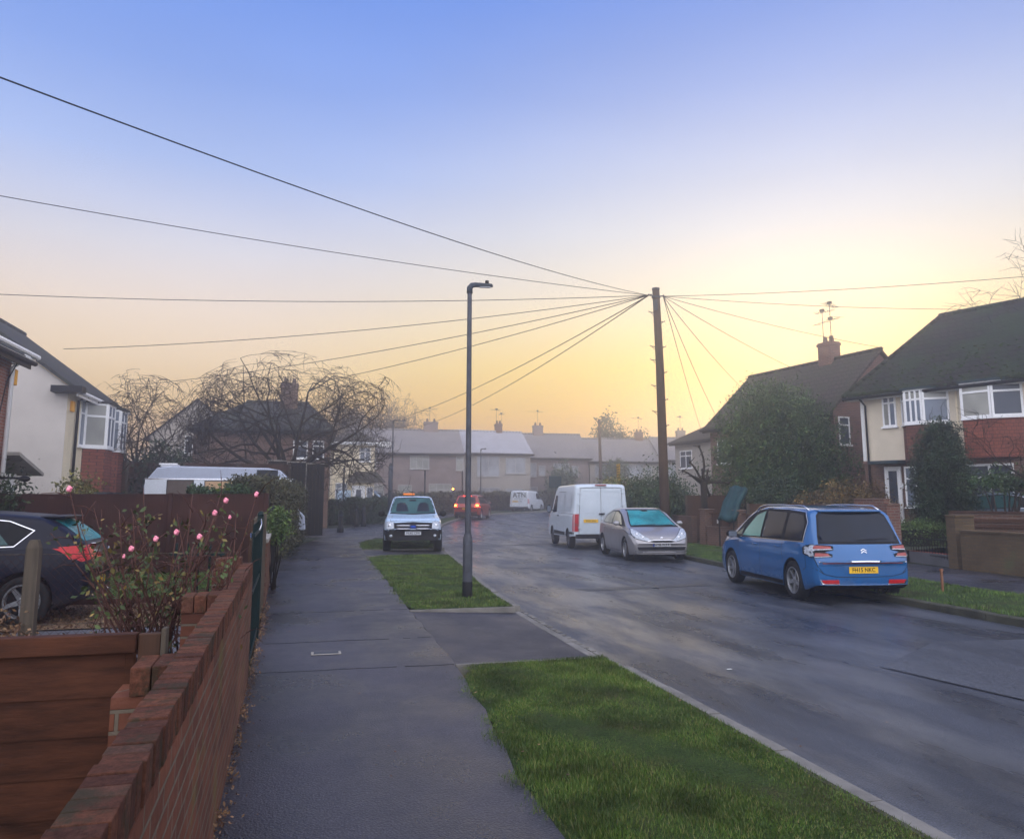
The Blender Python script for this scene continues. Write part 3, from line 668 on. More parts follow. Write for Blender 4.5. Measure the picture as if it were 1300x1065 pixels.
    def mirror(s, x, z, m, out=.17, size=(.07, .11, .075), both=True):
        for sd_, d in ((1, 'left'), (-1, 'right')):
            p, nn = s.hit(x, z, d); mb = MB(); y = p.y
            mb.tube([(p.x, y - .02 * sd_, z - .03), (p.x + .02, y + out * .6 * sd_, z + .0)], [.028, .022], 6)
            b = MB(); b.ball((p.x + .02, y + out * sd_, z + .04), size, 12, 8)
            mm = s.put(b, 'mirror', m, smooth=True); s.put(mb, 'mirror_arm', M['black'], mm, smooth=True)
            g = MB(); g.box(p.x + .02 - size[0] - .002, p.x + .02 - size[0] * .75, y + (out - size[1] * .7) * sd_, y + (out + size[1] * .7) * sd_, z + .04 - size[2] * .7, z + .04 + size[2] * .7); s.put(g, 'mirror_glass', M['pane_sky'], mm)
    def handle(s, pts, m):
        for x, z in pts:
            for sd_, d in ((1, 'left'), (-1, 'right')):
                p, nn = s.hit(x, z, d); mb = MB(); mb.tube([(x - .09, p.y + .005 * sd_, z), (x - .06, p.y + .03 * sd_, z), (x + .06, p.y + .03 * sd_, z), (x + .09, p.y + .005 * sd_, z)], .013, 6); s.put(mb, 'door_handle', m, smooth=True)
    def plate(s, txt, end, z, m, y=0, w=.52, h=.111, band=False, tilt=0):
        p, nn = s.hit(y, z, end); sg = 1 if end == 'front' else -1; x = p.x + .012 * sg
        mb = MB(); mb.box(min(x, x + .008 * sg), max(x, x + .008 * sg), y - w / 2, y + w / 2, z - h / 2, z + h / 2)
        o = s.put(mb, 'number_plate', m, bevel=.003)
        if band:
            b = MB(); yy = (y + w / 2 * (1 if end == 'rear' else -1)); y1 = yy - .05 * (1 if end == 'rear' else -1)
            b.box(min(x + .008 * sg, x + .0095 * sg), max(x + .008 * sg, x + .0095 * sg), min(yy, y1), max(yy, y1), z - h / 2 + .003, z + h / 2 - .003); s.put(b, 'plate_band', M['plate_blue'], o)
        Mx = frame_mat((x - s.sh + .009 * sg, y, z), (0, sg, 0))
        text(txt, h * .88, M['ink'], o, Mx, 'plate_lettering', .001, sx=w * .86 / (len(txt) * h * .88 * .62))
        return o

def ring(poly, k):
    cx = sum(p[0] for p in poly) / len(poly); cy = sum(p[1] for p in poly) / len(poly)
    out = []
    n = len(poly)
    for i in range(n):
        a = Vector(poly[i - 1]); b = Vector(poly[i]); c = Vector(poly[(i + 1) % n]); d1 = (b - a).normalized(); d2 = (c - b).normalized()
        n1 = Vector((d1.y, -d1.x)); n2 = Vector((d2.y, -d2.x)); nn = (n1 + n2).normalized()
        if nn.dot(b - Vector((cx, cy))) < 0: nn = -nn
        s_ = max(.5, abs(nn.dot(n1))); out.append(tuple(b + nn * (k / s_)))
    return out

# --- blue people carrier, seen from its rear left
def blue_car():
    L = 4.6; c = Car('people_carrier', (9.45, 14.05, -.1), 82, 'blue people carrier with roof rails parked at the right-hand kerb, seen from behind', 'car', L, 1.86,
            [(0, .70), (.03, .92), (.10, 1.02), (.20, 1.18), (.33, 1.42), (.42, 1.57), (.8, 1.61), (1.6, 1.64), (2.4, 1.63), (2.9, 1.54), (3.35, 1.30), (3.8, 1.06), (4.2, .93), (4.45, .78), (4.6, .58)],
            [(0, .66), (.06, .88), (.3, 1.0), (1.2, 1.0), (2.5, .97), (3.4, .93), (3.9, .88), (4.4, .70), (4.6, .5)],
            [(0, .32), (.3, .22), (.8, .2), (3.8, .2), (4.3, .2), (4.6, .28)], (.83, 3.68), .335, M['blue'], tumble=.26, plan=.12, corner=.2, rake=.02)
    c.wheels((.83, 3.68), .335, 5, .70, inset=.0)
    # glass
    rear = [(-.70, 1.03), (.70, 1.03), (.69, 1.10), (.60, 1.46), (.55, 1.50), (-.55, 1.50), (-.60, 1.46), (-.69, 1.10)]
    c.decal(ring(rear, .035), 'rear', M['black'], 'rear_window_surround', .003)
    c.decal(rear, 'rear', M['carglass'], 'rear_window', .007)
    mb = MB()   # roof spoiler lip
    p, nn = c.hit(0, 1.54, 'rear')
    mb.prism([(-.0, -.58), (.30, -.62), (.30, .62), (-.0, .58), (-.05, .3), (-.05, -.3)], 1.535, 1.575, 0, Matrix.Translation((p.x - .03, 0, 0))); c.put(mb, 'roof_spoiler', M['blue'], bevel=.012)
    w1 = [(.42, 1.07), (.95, 1.06), (1.16, 1.06), (1.40, 1.50), (.95, 1.51), (.62, 1.48), (.50, 1.36)]
    w1 = [(.50, 1.07), (1.18, 1.055), (1.18, 1.50), (.98, 1.505), (.66, 1.475), (.53, 1.34)]
    w2 = [(1.30, 1.055), (2.14, 1.04), (2.14, 1.53), (1.30, 1.51)]
    w3 = [(2.24, 1.035), (3.10, 1.02), (3.02, 1.14), (2.62, 1.44), (2.24, 1.525)]
    w4 = [(3.17, 1.03), (3.52, 1.03), (3.14, 1.18)]
    for d in ('left', 'right'):
        c.decal([(.45, 1.03), (3.62, .995), (3.10, 1.34), (2.66, 1.53), (2.2, 1.565), (1.3, 1.56), (.62, 1.52), (.47, 1.36)], d, M['black'], 'side_window_surround', .003)
        c.decal(w1, d, M['carglass'], 'side_window', .007); c.decal(w2, d, M['carglass'], 'side_window', .007)
        c.decal(w3, d, M['carglass_pale'], 'side_window', .007); c.decal(w4, d, M['carglass_green'], 'quarter_light', .007)
        c.line([[(.44, 1.02), (2.2, 1.005), (3.66, .985)]], d, .014, M['chrome'], 'window_trim', .006)
        c.line([[(.46, 1.03), (.45, 1.36), (.60, 1.535), (1.3, 1.575), (2.2, 1.58)]], d, .018, M['chrome'], 'window_trim', .008)
        c.line([[(2.19, 1.0), (2.20, .55), (2.16, .27)], [(3.30, .98), (3.27, .7), (3.12, .27)], [(1.22, 1.0), (1.25, .85), (1.16, .62)], [(1.2, .28), (3.12, .26)], [(.30, .98), (.36, .78), (.34, .60), (.42, .55)], [(3.62, .97), (4.2, .80)]], d)
        c.line([[(1.3, .50), (3.0, .48)]], d, .03, M['blue'], 'door_moulding', .012)
        c.decal([(1.18, .23), (3.25, .22), (3.25, .30), (1.18, .30)], d, M['black'], 'sill_trim', .004)
    c.decal([(-.72, 1.10), (.72, 1.10), (.60, 1.50), (-.60, 1.50)], 'front', M['carglass_green'], 'windscreen', .006)
    # roof rails
    for s_ in (1, -1):
        mb = MB(); pts = []
        for x in np.linspace(.62, 3.0, 14):
            p, _ = c.hit(x, 1.0, 'top'); h = .055 if .8 < x < 2.8 else .0
            y = (.655 + (.02 if x > 1 else 0)) * s_ * (1.0); q, _ = c.hit(x, y, 'top'); pts.append((x, y, q.z + h))
        mb.tube(pts, .016, 6); c.put(mb, 'roof_rail', M['black'] if s_ > 5 else M['chrome'], smooth=True)
    # tail lamps: dark surround, two red bars hooked together by a clear band
    for s_ in (1, -1):
        sur = [(.90 * s_, .90), (.89 * s_, .80), (.86 * s_, .765), (.56 * s_, .785), (.55 * s_, .83), (.68 * s_, .865), (.52 * s_, .90), (.51 * s_, .96), (.56 * s_, .975), (.84 * s_, .99), (.885 * s_, .95)]
        q = c.decal(sur, 'rear', M['black'], 'tail_lamp', .006, .05)
        c.decal([[(.80 * s_, .97), (.83 * s_, .915), (.56 * s_, .915), (.55 * s_, .955)], [(.81 * s_, .85), (.83 * s_, .79), (.59 * s_, .80), (.62 * s_, .84)]], 'rear', M['lens_red_dull'], 'red_lens', .012, .05, q)
        c.decal([[(.895 * s_, .89), (.84 * s_, .97), (.80 * s_, .975), (.835 * s_, .90), (.83 * s_, .79), (.87 * s_, .785)], [(.53 * s_, .905), (.82 * s_, .895), (.82 * s_, .91), (.54 * s_, .918)], [(.57 * s_, .79), (.83 * s_, .775), (.83 * s_, .785), (.58 * s_, .80)]], 'rear', M['lens_clear'], 'clear_lens', .014, .05, q)
        d = 'left' if s_ > 0 else 'right'
        q = c.decal([(.12, .93), (.34, .98), (.44, .93), (.42, .82), (.20, .775), (.10, .80)], d, M['black'], 'tail_lamp', .006, .05)
        c.decal([[(.16, .90), (.36, .955), (.40, .92), (.20, .87)], [(.18, .84), (.38, .87), (.36, .83), (.2, .80)]], d, M['lens_clear'], 'clear_lens', .011, .05, q)
        q = c.decal([(.44 * s_, .335), (.45 * s_, .405), (.76 * s_, .405), (.72 * s_, .345)], 'rear', M['lens_red'], 'rear_reflector', .008, .05)
        c.decal([(.43 * s_, .325), (.44 * s_, .335), (.73 * s_, .345), (.77 * s_, .41), (.785 * s_, .41), (.745 * s_, .33)], 'rear', M['chrome'], 'reflector_trim', .009, .05, q)
    # tailgate details
    c.line([[(-.78, .70), (0, .715), (.78, .70)]], 'rear', .022, M['chrome'], 'tailgate_trim', .008)
    c.line([[(-.72, .68), (.72, .68)]], 'rear', .015, M['lens_red_dull'], 'tailgate_trim', .006)
    c.line([[(.82, .99), (.84, .76), (.80, .62), (.70, .50), (.5, .455), (0, .445), (-.5, .455), (-.70, .50), (-.80, .62), (-.84, .76), (-.82, .99)], [(.86, .60), (.70, .50)], [(-.86, .60), (-.70, .50)]], 'rear')
    c.decal([(-.36, .645), (.36, .645), (.32, .49), (-.32, .49)], 'rear', M['blue'], 'plate_recess', .006)
    c.plate('FH15 NKC', 'rear', .565, M['plate_y'])
    ch = []
    for k in (0, .036): ch.append([(-.05, .85 + k), (0, .88 + k), (.05, .85 + k)])
    c.line(ch, 'rear', .013, M['chrome'], 'badge', .010)
    c.decal([(-.80, .30), (.80, .30), (.72, .22), (-.72, .22)], 'rear', M['black'], 'bumper_diffuser', .005)
    c.line([[(-.5, 1.075), (.05, 1.06)]], 'rear', .014, M['black'], 'wiper', .02)
    # nose
    for s_ in (1, -1):
        c.decal([(.42 * s_, .62), (.82 * s_, .66), (.84 * s_, .78), (.5 * s_, .70)], 'front', M['lens_clear'], 'headlight', .008)
        c.decal([(4.15, .70), (4.42, .62), (4.40, .70), (4.15, .80)], 'left' if s_ > 0 else 'right', M['lens_clear'], 'headlight', .008)
    c.decal([(-.5, .30), (.5, .30), (.6, .45), (-.6, .45)], 'front', M['black'], 'grille', .006)
    c.mirror(3.28, 1.0, M['black'], .17, (.075, .12, .075)); c.handle([(1.42, .90), (2.42, .885)], M['blue'])
blue_car()

# --- silver hatchback facing the camera
def silver_car():
    L = 4.45; c = Car('hatchback', (9.80, 22.9, -.1), -97, 'silver hatchback with a frosted teal windscreen, facing us behind the blue car', 'car', L, 1.74,
            [(0, .80), (.05, 1.02), (.12, 1.10), (.5, 1.25), (1.1, 1.40), (1.7, 1.475), (2.25, 1.485), (2.7, 1.38), (3.1, 1.20), (3.45, 1.03), (3.75, .945), (4.1, .83), (4.32, .70), (4.45, .52)],
            [(0, .75), (.1, 1.0), (1, .99), (2.4, .95), (3.3, .90), (3.8, .84), (4.2, .70), (4.45, .46)],
            [(0, .32), (.4, .2), (3.9, .18), (4.45, .22)], (.83, 3.53), .315, M['silver'], tumble=.30, plan=.16, corner=.26, rake=.03)
    c.wheels((.83, 3.53), .315, 9, .66, inset=.005)
    ws = [(-.66, .985), (.66, .985), (.60, 1.15), (.50, 1.405), (-.50, 1.405), (-.60, 1.15)]
    c.decal(ring(ws, .035), 'front', M['black'], 'windscreen_surround', .003, .05)
    c.decal(ws, 'front', M['carglass_teal'], 'windscreen', .008, .05)
    c.decal([(-.09, 1.37), (.09, 1.37), (.11, 1.41), (-.11, 1.41)], 'front', M['black'], 'mirror_mount', .012)
    c.line([[(-.6, .98), (.05, .995)], [(.0, .975), (.58, .99)]], 'front', .014, M['black'], 'wiper', .016)
    for d in ('left', 'right'):
        c.decal([(.85, 1.02), (3.45, .96), (2.7, 1.30), (2.3, 1.40), (1.6, 1.40), (1.0, 1.24)], d, M['black'], 'side_window_surround', .003)
        c.decal([(2.0, 1.01), (3.10, .985), (2.62, 1.28), (2.25, 1.36), (2.0, 1.37)], d, M['carglass_cream'], 'side_window', .007)
        c.decal([(.95, 1.04), (1.92, 1.01), (1.92, 1.37), (1.62, 1.36), (1.1, 1.22)], d, M['carglass_cream'], 'side_window', .007)
        c.line([[(1.96, 1.0), (1.96, .26)], [(3.05, .96), (3.0, .26)], [(1.1, .9), (1.2, .5)], [(1.2, .26), (3.0, .25)], [(3.4, .88), (4.1, .74)]], d)
    for s_ in (1, -1):
        h = [(.30 * s_, .60), (.46 * s_, .58), (.74 * s_, .66), (.80 * s_, .78), (.78 * s_, .90), (.70 * s_, .90), (.48 * s_, .72)]
        q = c.decal(ring(h, .012), 'front', M['black'], 'headlight', .005, .05); c.decal(h, 'front', M['lens_clear'], 'headlight_glass', .010, .05, q)
        mb = MB()
        for yy, zz in ((.52 * s_, .68), (.66 * s_, .76)):
            p, nn = c.hit(yy, zz, 'front'); mb.ball((p.x, yy, zz), (.02, .045, .045), 10, 6)
        c.put(mb, 'lamp_bowl', M['chrome'], q, smooth=True)
    c.line([[(.80, .93), (.66, .80), (.42, .64), (0, .59), (-.42, .64), (-.66, .80), (-.80, .93)]], 'front')
    c.decal([(-.40, .575), (-.25, .545), (.25, .545), (.40, .575), (.36, .60), (-.36, .60)], 'front', M['black'], 'grille', .007)
    c.line([[(-.42, .575), (-.25, .605), (.25, .605), (.42, .575)]], 'front', .018, M['chrome'], 'grille_trim', .012)
    mb = MB(); p, _ = c.hit(0, .66, 'front'); mb.ball((p.x, 0, .66), (.012, .055, .038), 12, 6); c.put(mb, 'badge', M['chrome'], smooth=True)
    c.decal([(-.66, .33), (.66, .33), (.70, .42), (-.70, .42)], 'front', M['black'], 'lower_grille', .006)
    c.line([[(-.74, .30), (-.5, .285), (.5, .285), (.74, .30)]], 'front', .03, M['chrome'], 'bumper_lip', .012)
    c.plate('GF06 WXY', 'front', .485, M['plate_w'], band=True)
    c.mirror(3.05, 1.0, M['silver'], .16, (.07, .10, .065)); c.handle([(1.2, .88), (2.25, .86)], M['silver'])
    p, _ = c.hit(1.5, 0, 'top'); mb = MB(); mb.tube([(1.2, .1, 1.4), (1.0, .1, 1.62)], [.006, .003], 5); c.put(mb, 'aerial', M['black'])
silver_car()

# --- big white panel van seen from its rear left
def white_van():
    L = 4.75; c = Car('panel_van', (10.1, 28.8, -.1), 84, 'white panel van with closed rear doors, parked just beyond the silver hatchback', 'van', L, 2.06,
            [(0, 2.16), (.05, 2.24), (.2, 2.27), (3.1, 2.25), (3.4, 2.14), (3.75, 1.75), (4.0, 1.40), (4.3, 1.22), (4.6, 1.08), (4.75, .78)],
            [(0, 1.2), (3.2, 1.2), (4.0, 1.12), (4.5, 1.0), (4.75, .7)],
            [(0, .46), (.5, .42), (3.9, .36), (4.75, .34)], (.92, 3.80), .33, M['whitev'], tumble=.085, plan=.03, corner=.045, rake=.0, side=.012, rnd=.8)
    c.wheels((.92, 3.80), .33, 5, .58, M['steelrim'], inset=.03)
    # rear doors
    c.line([[(0, .52), (0, 2.15)], [(-.80, .52), (-.78, 1.2), (-.74, 2.12), (.74, 2.12), (.78, 1.2), (.80, .52), (-.80, .52)]], 'rear', .014)
    for s_ in (1, -1):
        c.line([[(.10 * s_, 1.28), (.68 * s_, 1.28), (.64 * s_, 2.02), (.12 * s_, 2.02), (.10 * s_, 1.28)], [(.08 * s_, 1.10), (.66 * s_, 1.10), (.70 * s_, .60), (.08 * s_, .60), (.08 * s_, 1.10)]], 'rear', .02, M['whitev'], 'door_pressing', .010)
        q = c.decal([(.82 * s_, .62), (.96 * s_, .62), (.945 * s_, 1.22), (.80 * s_, 1.22)], 'rear', M['lens_red'], 'tail_lamp', .012)
        c.decal([(.83 * s_, .80), (.955 * s_, .80), (.95 * s_, .90), (.83 * s_, .90)], 'rear', M['lens_red_dull'], 'reverse_lens', .016, parent=q)
        c.decal([(.0, .62), (.10, .62), (.10, 1.22), (.0, 1.22)], 'left' if s_ > 0 else 'right', M['lens_red'], 'tail_lamp', .008)
        mb = MB()
        for z in (.75, 1.55, 1.95): mb.box(-.02, .03, .79 * s_ - .04, .79 * s_ + .04, z - .02, z + .02)
        c.put(mb, 'door_hinge', M['whitev'])
    mb = MB(); mb.box(-.035, .02, -.12, .08, 1.20, 1.25); mb.box(-.06, -.03, -.1, .02, 1.212, 1.238); c.put(mb, 'door_handle', M['black'], bevel=.006)
    mb = MB(); mb.box(-.02, .05, -.20, .20, 2.20, 2.245); c.put(mb, 'high_brake_lamp', M['lens_red_dull'], bevel=.008)
    c.plate('EX53 JKU', 'rear', .98, M['plate_y'], y=.37)
    mb = MB(); mb.box(-.09, .12, -.92, .92, .38, .52); c.put(mb, 'rear_bumper', M['black'], bevel=.02)
    for s_, d in ((1, 'left'), (-1, 'right')):
        c.decal([(2.95, 1.25), (3.75, 1.22), (3.62, 1.42), (3.30, 1.86), (2.95, 1.88)], d, M['carglass'], 'cab_window', .008)
        c.line([[(2.82, .5), (2.85, 1.95)], [(3.95, .9), (3.88, .5)], [(1.55, .5), (1.55, 2.0)], [(2.78, 2.0), (1.55, 2.0)]], d, .012)
        c.line([[(.1, 1.22), (2.7, 1.22)]], d, .012); c.decal([(.0, .52), (.55, .52), (.55, .60), (0, .60)], d, M['black'], 'side_strip', .006)
        c.decal([(1.35, .44), (3.35, .42), (3.35, .56), (1.35, .56)], d, M['black'], 'side_strip', .008)
        c.decal([(.45, 1.30), (1.42, 1.30), (1.42, 1.95), (.45, 1.95)], d, M['whitev'], 'side_pressing', .012)
        c.decal([(1.68, 1.30), (2.68, 1.30), (2.68, 1.95), (1.68, 1.95)], d, M['whitev'], 'side_pressing', .012)
        mb = MB(); p, _ = c.hit(2.6, 1.12, d); mb.box(2.52, 2.72, min(p.y, p.y + .03 * s_), max(p.y, p.y + .03 * s_), 1.10, 1.15); c.put(mb, 'door_handle', M['black'], bevel=.005)
    c.decal([(-.72, 1.32), (.72, 1.32), (.66, 2.0), (-.66, 2.0)], 'front', M['carglass'], 'windscreen', .006)
    for s_ in (1, -1): c.decal([(.55 * s_, .85), (.88 * s_, .85), (.88 * s_, 1.02), (.6 * s_, 1.02)], 'front', M['lens_clear'], 'headlight', .008)
    c.mirror(3.55, 1.32, M['black'], .20, (.06, .11, .16))
white_van()

# --- white pickup facing the camera, half on the verge
def pickup():
    L = 5.1; c = Car('pickup_truck', (3.42, 28.15, -.06), -96, 'white pickup with orange roof beacons parked half on the left verge', 'pickup', L, 1.87,
            [(0, 1.05), (.1, 1.10), (1.75, 1.10), (1.85, 1.75), (2.1, 1.80), (3.0, 1.80), (3.2, 1.72), (3.62, 1.38), (3.85, 1.20), (4.2, 1.15), (4.75, 1.07), (5.0, .94), (5.1, .74)],
            [(0, .98), (1.8, 1.05), (3.6, 1.08), (4.3, 1.05), (4.8, .97), (5.1, .68)],
            [(0, .5), (1, .42), (4, .42), (4.6, .38), (5.1, .40)], (1.1, 4.25), .385, M['bluewhite'], tumble=.28, plan=.10, corner=.18, rake=.02)
    c.wheels((1.1, 4.25), .385, 6, .60, inset=-.02, wid=.25)
    ws = [(-.73, 1.24), (0, 1.215), (.73, 1.24), (.70, 1.40), (.60, 1.71), (0, 1.735), (-.60, 1.71), (-.70, 1.40)]
    c.decal(ring(ws, .03), 'front', M['black'], 'windscreen_surround', .003, .05); c.decal(ws, 'front', M['carglass_green'], 'windscreen', .008, .05)
    for s_ in (1, -1):   # dim head restraints seen through the screen
        c.decal([(.14 * s_, 1.28), (.56 * s_, 1.28), (.53 * s_, 1.52), (.42 * s_, 1.58), (.26 * s_, 1.57), (.18 * s_, 1.48)], 'front', M['carglass'], 'seat_back', .0095, .05)
    c.decal([(-.12, 1.62), (.12, 1.62), (.10, 1.68), (-.10, 1.68)], 'front', M['black'], 'interior_mirror', .012)
    for d in ('left', 'right'):
        c.decal([(1.95, 1.12), (3.55, 1.14), (3.10, 1.64), (2.0, 1.68)], d, M['carglass'], 'side_window', .006)
        c.line([[(2.6, .5), (2.6, 1.7)], [(3.6, 1.1), (3.55, .5)], [(1.85, 1.05), (1.85, .5)]], d, .01)
        c.line([[(4.25 + .47 * math.cos(a), .385 + .47 * math.sin(a)) for a in np.linspace(.1, math.pi - .1, 12)]], d, .06, M['black'], 'wheel_arch_trim', .012)
    # black lower front
    c.decal([(-.93, .40), (.93, .40), (.93, .72), (.60, .74), (.55, .70), (-.55, .70), (-.60, .74), (-.93, .72)], 'front', M['black'], 'front_bumper', .010, .06)
    c.decal([(-.58, .70), (.58, .70), (.60, .94), (0, .965), (-.60, .94)], 'front', M['black'], 'grille', .012, .06)
    for z in (.76, .86):
        for s_ in (1, -1):
            mb = MB(); pts = [(c.hit(y * s_, z, 'front')[0].x + .03, y * s_, z) for y in np.linspace(.09, .54, 6)]; mb.tube(pts, .022, 6); c.put(mb, 'grille_bar', M['chrome'], smooth=True)
    p, _ = c.hit(0, .81, 'front'); mb = MB(); mb.ball((p.x + .035, 0, .82), (.018, .095, .045), 16, 8); b = c.put(mb, 'badge', M['plate_blue'], smooth=True)
    for s_ in (1, -1):
        h = [(.60 * s_, .76), (.80 * s_, .74), (.91 * s_, .80), (.90 * s_, .93), (.80 * s_, .98), (.61 * s_, .95)]
        q = c.decal(ring(h, .012), 'front', M['black'], 'headlight', .006, .05); c.decal(h, 'front', M['lens_clear'], 'headlight_glass', .014, .05, q)
        mb = MB(); p, nn = c.hit(.74 * s_, .86, 'front'); mb.ball((p.x, .74 * s_, .86), (.022, .06, .06), 10, 6); c.put(mb, 'lamp_bowl', M['chrome'], q, smooth=True)
        mb = MB(); p, nn = c.hit(.70 * s_, .54, 'front'); mb.ball((p.x, .70 * s_, .54), (.02, .06, .05), 10, 6); c.put(mb, 'fog_lamp', M['lens_clear'], smooth=True)
    c.line([[(.66, 1.16), (.74, 1.0), (.0, .99), (-.74, 1.0), (-.66, 1.16)]], 'front')
    c.plate('HU62 CXA', 'front', .62, M['plate_w'])
    mb = MB(); mb.box(2.72, 2.90, -.32, .06, 1.80, 1.835); q = c.put(mb, 'beacon_base', M['black'])
    mb = MB(); mb.box(2.71, 2.91, -.33, .07, 1.835, 1.90); c.put(mb, 'beacon_lens', M['lens_amber'], q, bevel=.02)
    c.mirror(3.35, 1.17, M['black'], .19, (.06, .12, .10)); c.handle([(2.2, 1.0), (2.85, 1.0)], M['black'])
    mb = MB(); mb.tube([(2.95, 0, 1.8), (2.9, 0, 1.98)], [.008, .004], 5); c.put(mb, 'aerial', M['black'])
    mb = MB(); mb.box(.2, 1.75, -.80, .80, 1.08, 1.12); c.put(mb, 'bed_cover', M['black'])
pickup()

# --- red SUV driving away with its brake lamps lit
def suv():
    L = 4.4; y0 = 55.0; c = Car('suv', (10.95, y0, gz(y0 - 2) - .1), 66, 'dark red SUV driving away with both brake lights lit', 'car', L, 1.84,
            [(0, .85), (.05, 1.05), (.15, 1.2), (.35, 1.55), (.5, 1.66), (1.5, 1.70), (2.3, 1.66), (3.0, 1.3), (3.3, 1.1), (4.0, 1.0), (4.3, .8), (4.4, .6)],
            [(0, .8), (.1, 1.02), (3, 1.02), (4, .9), (4.4, .55)], [(0, .36), (.4, .26), (4, .25), (4.4, .3)], (.85, 3.5), .35, M['redp'], tumble=.27, plan=.12, corner=.18, rake=.02)
    c.wheels((.85, 3.5), .35, 5, .65)
    c.decal([(-.66, 1.1), (.66, 1.1), (.55, 1.54), (-.55, 1.54)], 'rear', M['carglass'], 'rear_window', .006)
    for d in ('left', 'right'): c.decal([(.5, 1.1), (3.0, 1.08), (2.3, 1.55), (.6, 1.56)], d, M['carglass'], 'side_window', .006)
    for s_ in (1, -1):
        q = c.decal([(.60 * s_, .86), (.90 * s_, .86), (.90 * s_, 1.10), (.64 * s_, 1.08)], 'rear', M['brake'], 'brake_light', .010)
        c.decal([(.68 * s_, .92), (.82 * s_, .92), (.82 * s_, 1.02), (.68 * s_, 1.02)], 'rear', M['brake_core'], 'lamp_core', .016, parent=q)
    c.decal([(-.30, 1.585), (.30, 1.585), (.28, 1.62), (-.28, 1.62)], 'rear', M['brake'], 'high_brake_light', .010)
    c.decal([(-.75, .36), (.75, .36), (.78, .55), (-.78, .55)], 'rear', M['black'], 'rear_bumper', .006)
    c.plate('LK14 OVT', 'rear', .76, M['plate_y'])
    c.mirror(3.0, 1.1, M['redp'])
suv()

# --- small white van in the mist
def small_van(loc, head, label, pm=None, txt=None, name='small_van'):
    L = 4.3; c = Car(name, loc, head, label, 'van', L, 1.80,
            [(0, 1.70), (.06, 1.80), (.3, 1.84), (2.4, 1.84), (2.8, 1.72), (3.2, 1.35), (3.5, 1.12), (4.0, .98), (4.2, .85), (4.3, .6)],
            [(0, 1.05), (3, 1.05), (3.9, .93), (4.3, .55)], [(0, .36), (.4, .28), (3.9, .25), (4.3, .3)], (.75, 3.45), .31, pm or M['whitep'], tumble=.12, plan=.05, corner=.08, rake=0, side=.02)
    c.wheels((.75, 3.45), .31, 5, .6)
    for d in ('left', 'right'):
        c.decal([(2.15, 1.12), (3.3, 1.10), (2.75, 1.60), (2.15, 1.62)], d, M['carglass'], 'side_window', .006)
        c.decal([(0, .75), (.10, .75), (.08, 1.15), (0, 1.15)], d, M['lens_red'], 'tail_lamp', .006)
    c.decal([(-.62, 1.2), (.62, 1.2), (.56, 1.65), (-.56, 1.65)], 'front', M['carglass'], 'windscreen', .006)
    for s_ in (1, -1): c.decal([(.78 * s_, .72), (.88 * s_, .72), (.86 * s_, 1.15), (.78 * s_, 1.15)], 'rear', M['lens_red'], 'tail_lamp', .008)
    c.line([[(0, .5), (0, 1.72)], [(-.74, .48), (-.68, 1.72), (.68, 1.72), (.74, .48), (-.74, .48)]], 'rear', .014)
    mb = MB(); mb.box(-.05, .08, -.82, .82, .30, .46); c.put(mb, 'rear_bumper', M['black'], bevel=.02)
    c.plate('RO09 AKE', 'rear', .92, M['plate_y'], y=.35)
    mb = MB(); mb.box(-.03, .01, -.26, -.08, .90, .94); c.put(mb, 'door_handle', M['black'])
    if txt:
        p, _ = c.hit(0, 1.42, 'rear'); text(txt, .58, M['ink'], c.root, frame_mat((p.x - c.sh - .012, -.02, 1.44), (0, -1, 0)), 'lettering', .002, 1.0)
        mb = MB()
        for k in range(9): mb.box(-.012, .004, .36 - k * .085, .30 - k * .085, 1.14, 1.16)
        c.put(mb, 'small_lettering', M['ink'])
    c.mirror(2.95, 1.15, M['black'], .14)
    return c
small_van((18.3, 67.6, gz(66) - .1), 56, 'small white van with dark lettering on its rear doors, parked in the mist', txt='ATN')
small_van((3.95, 58.5, gz(58)), -18, 'pale blue-white van parked on a drive by the misty brick house', pm=M['bluewhite'])

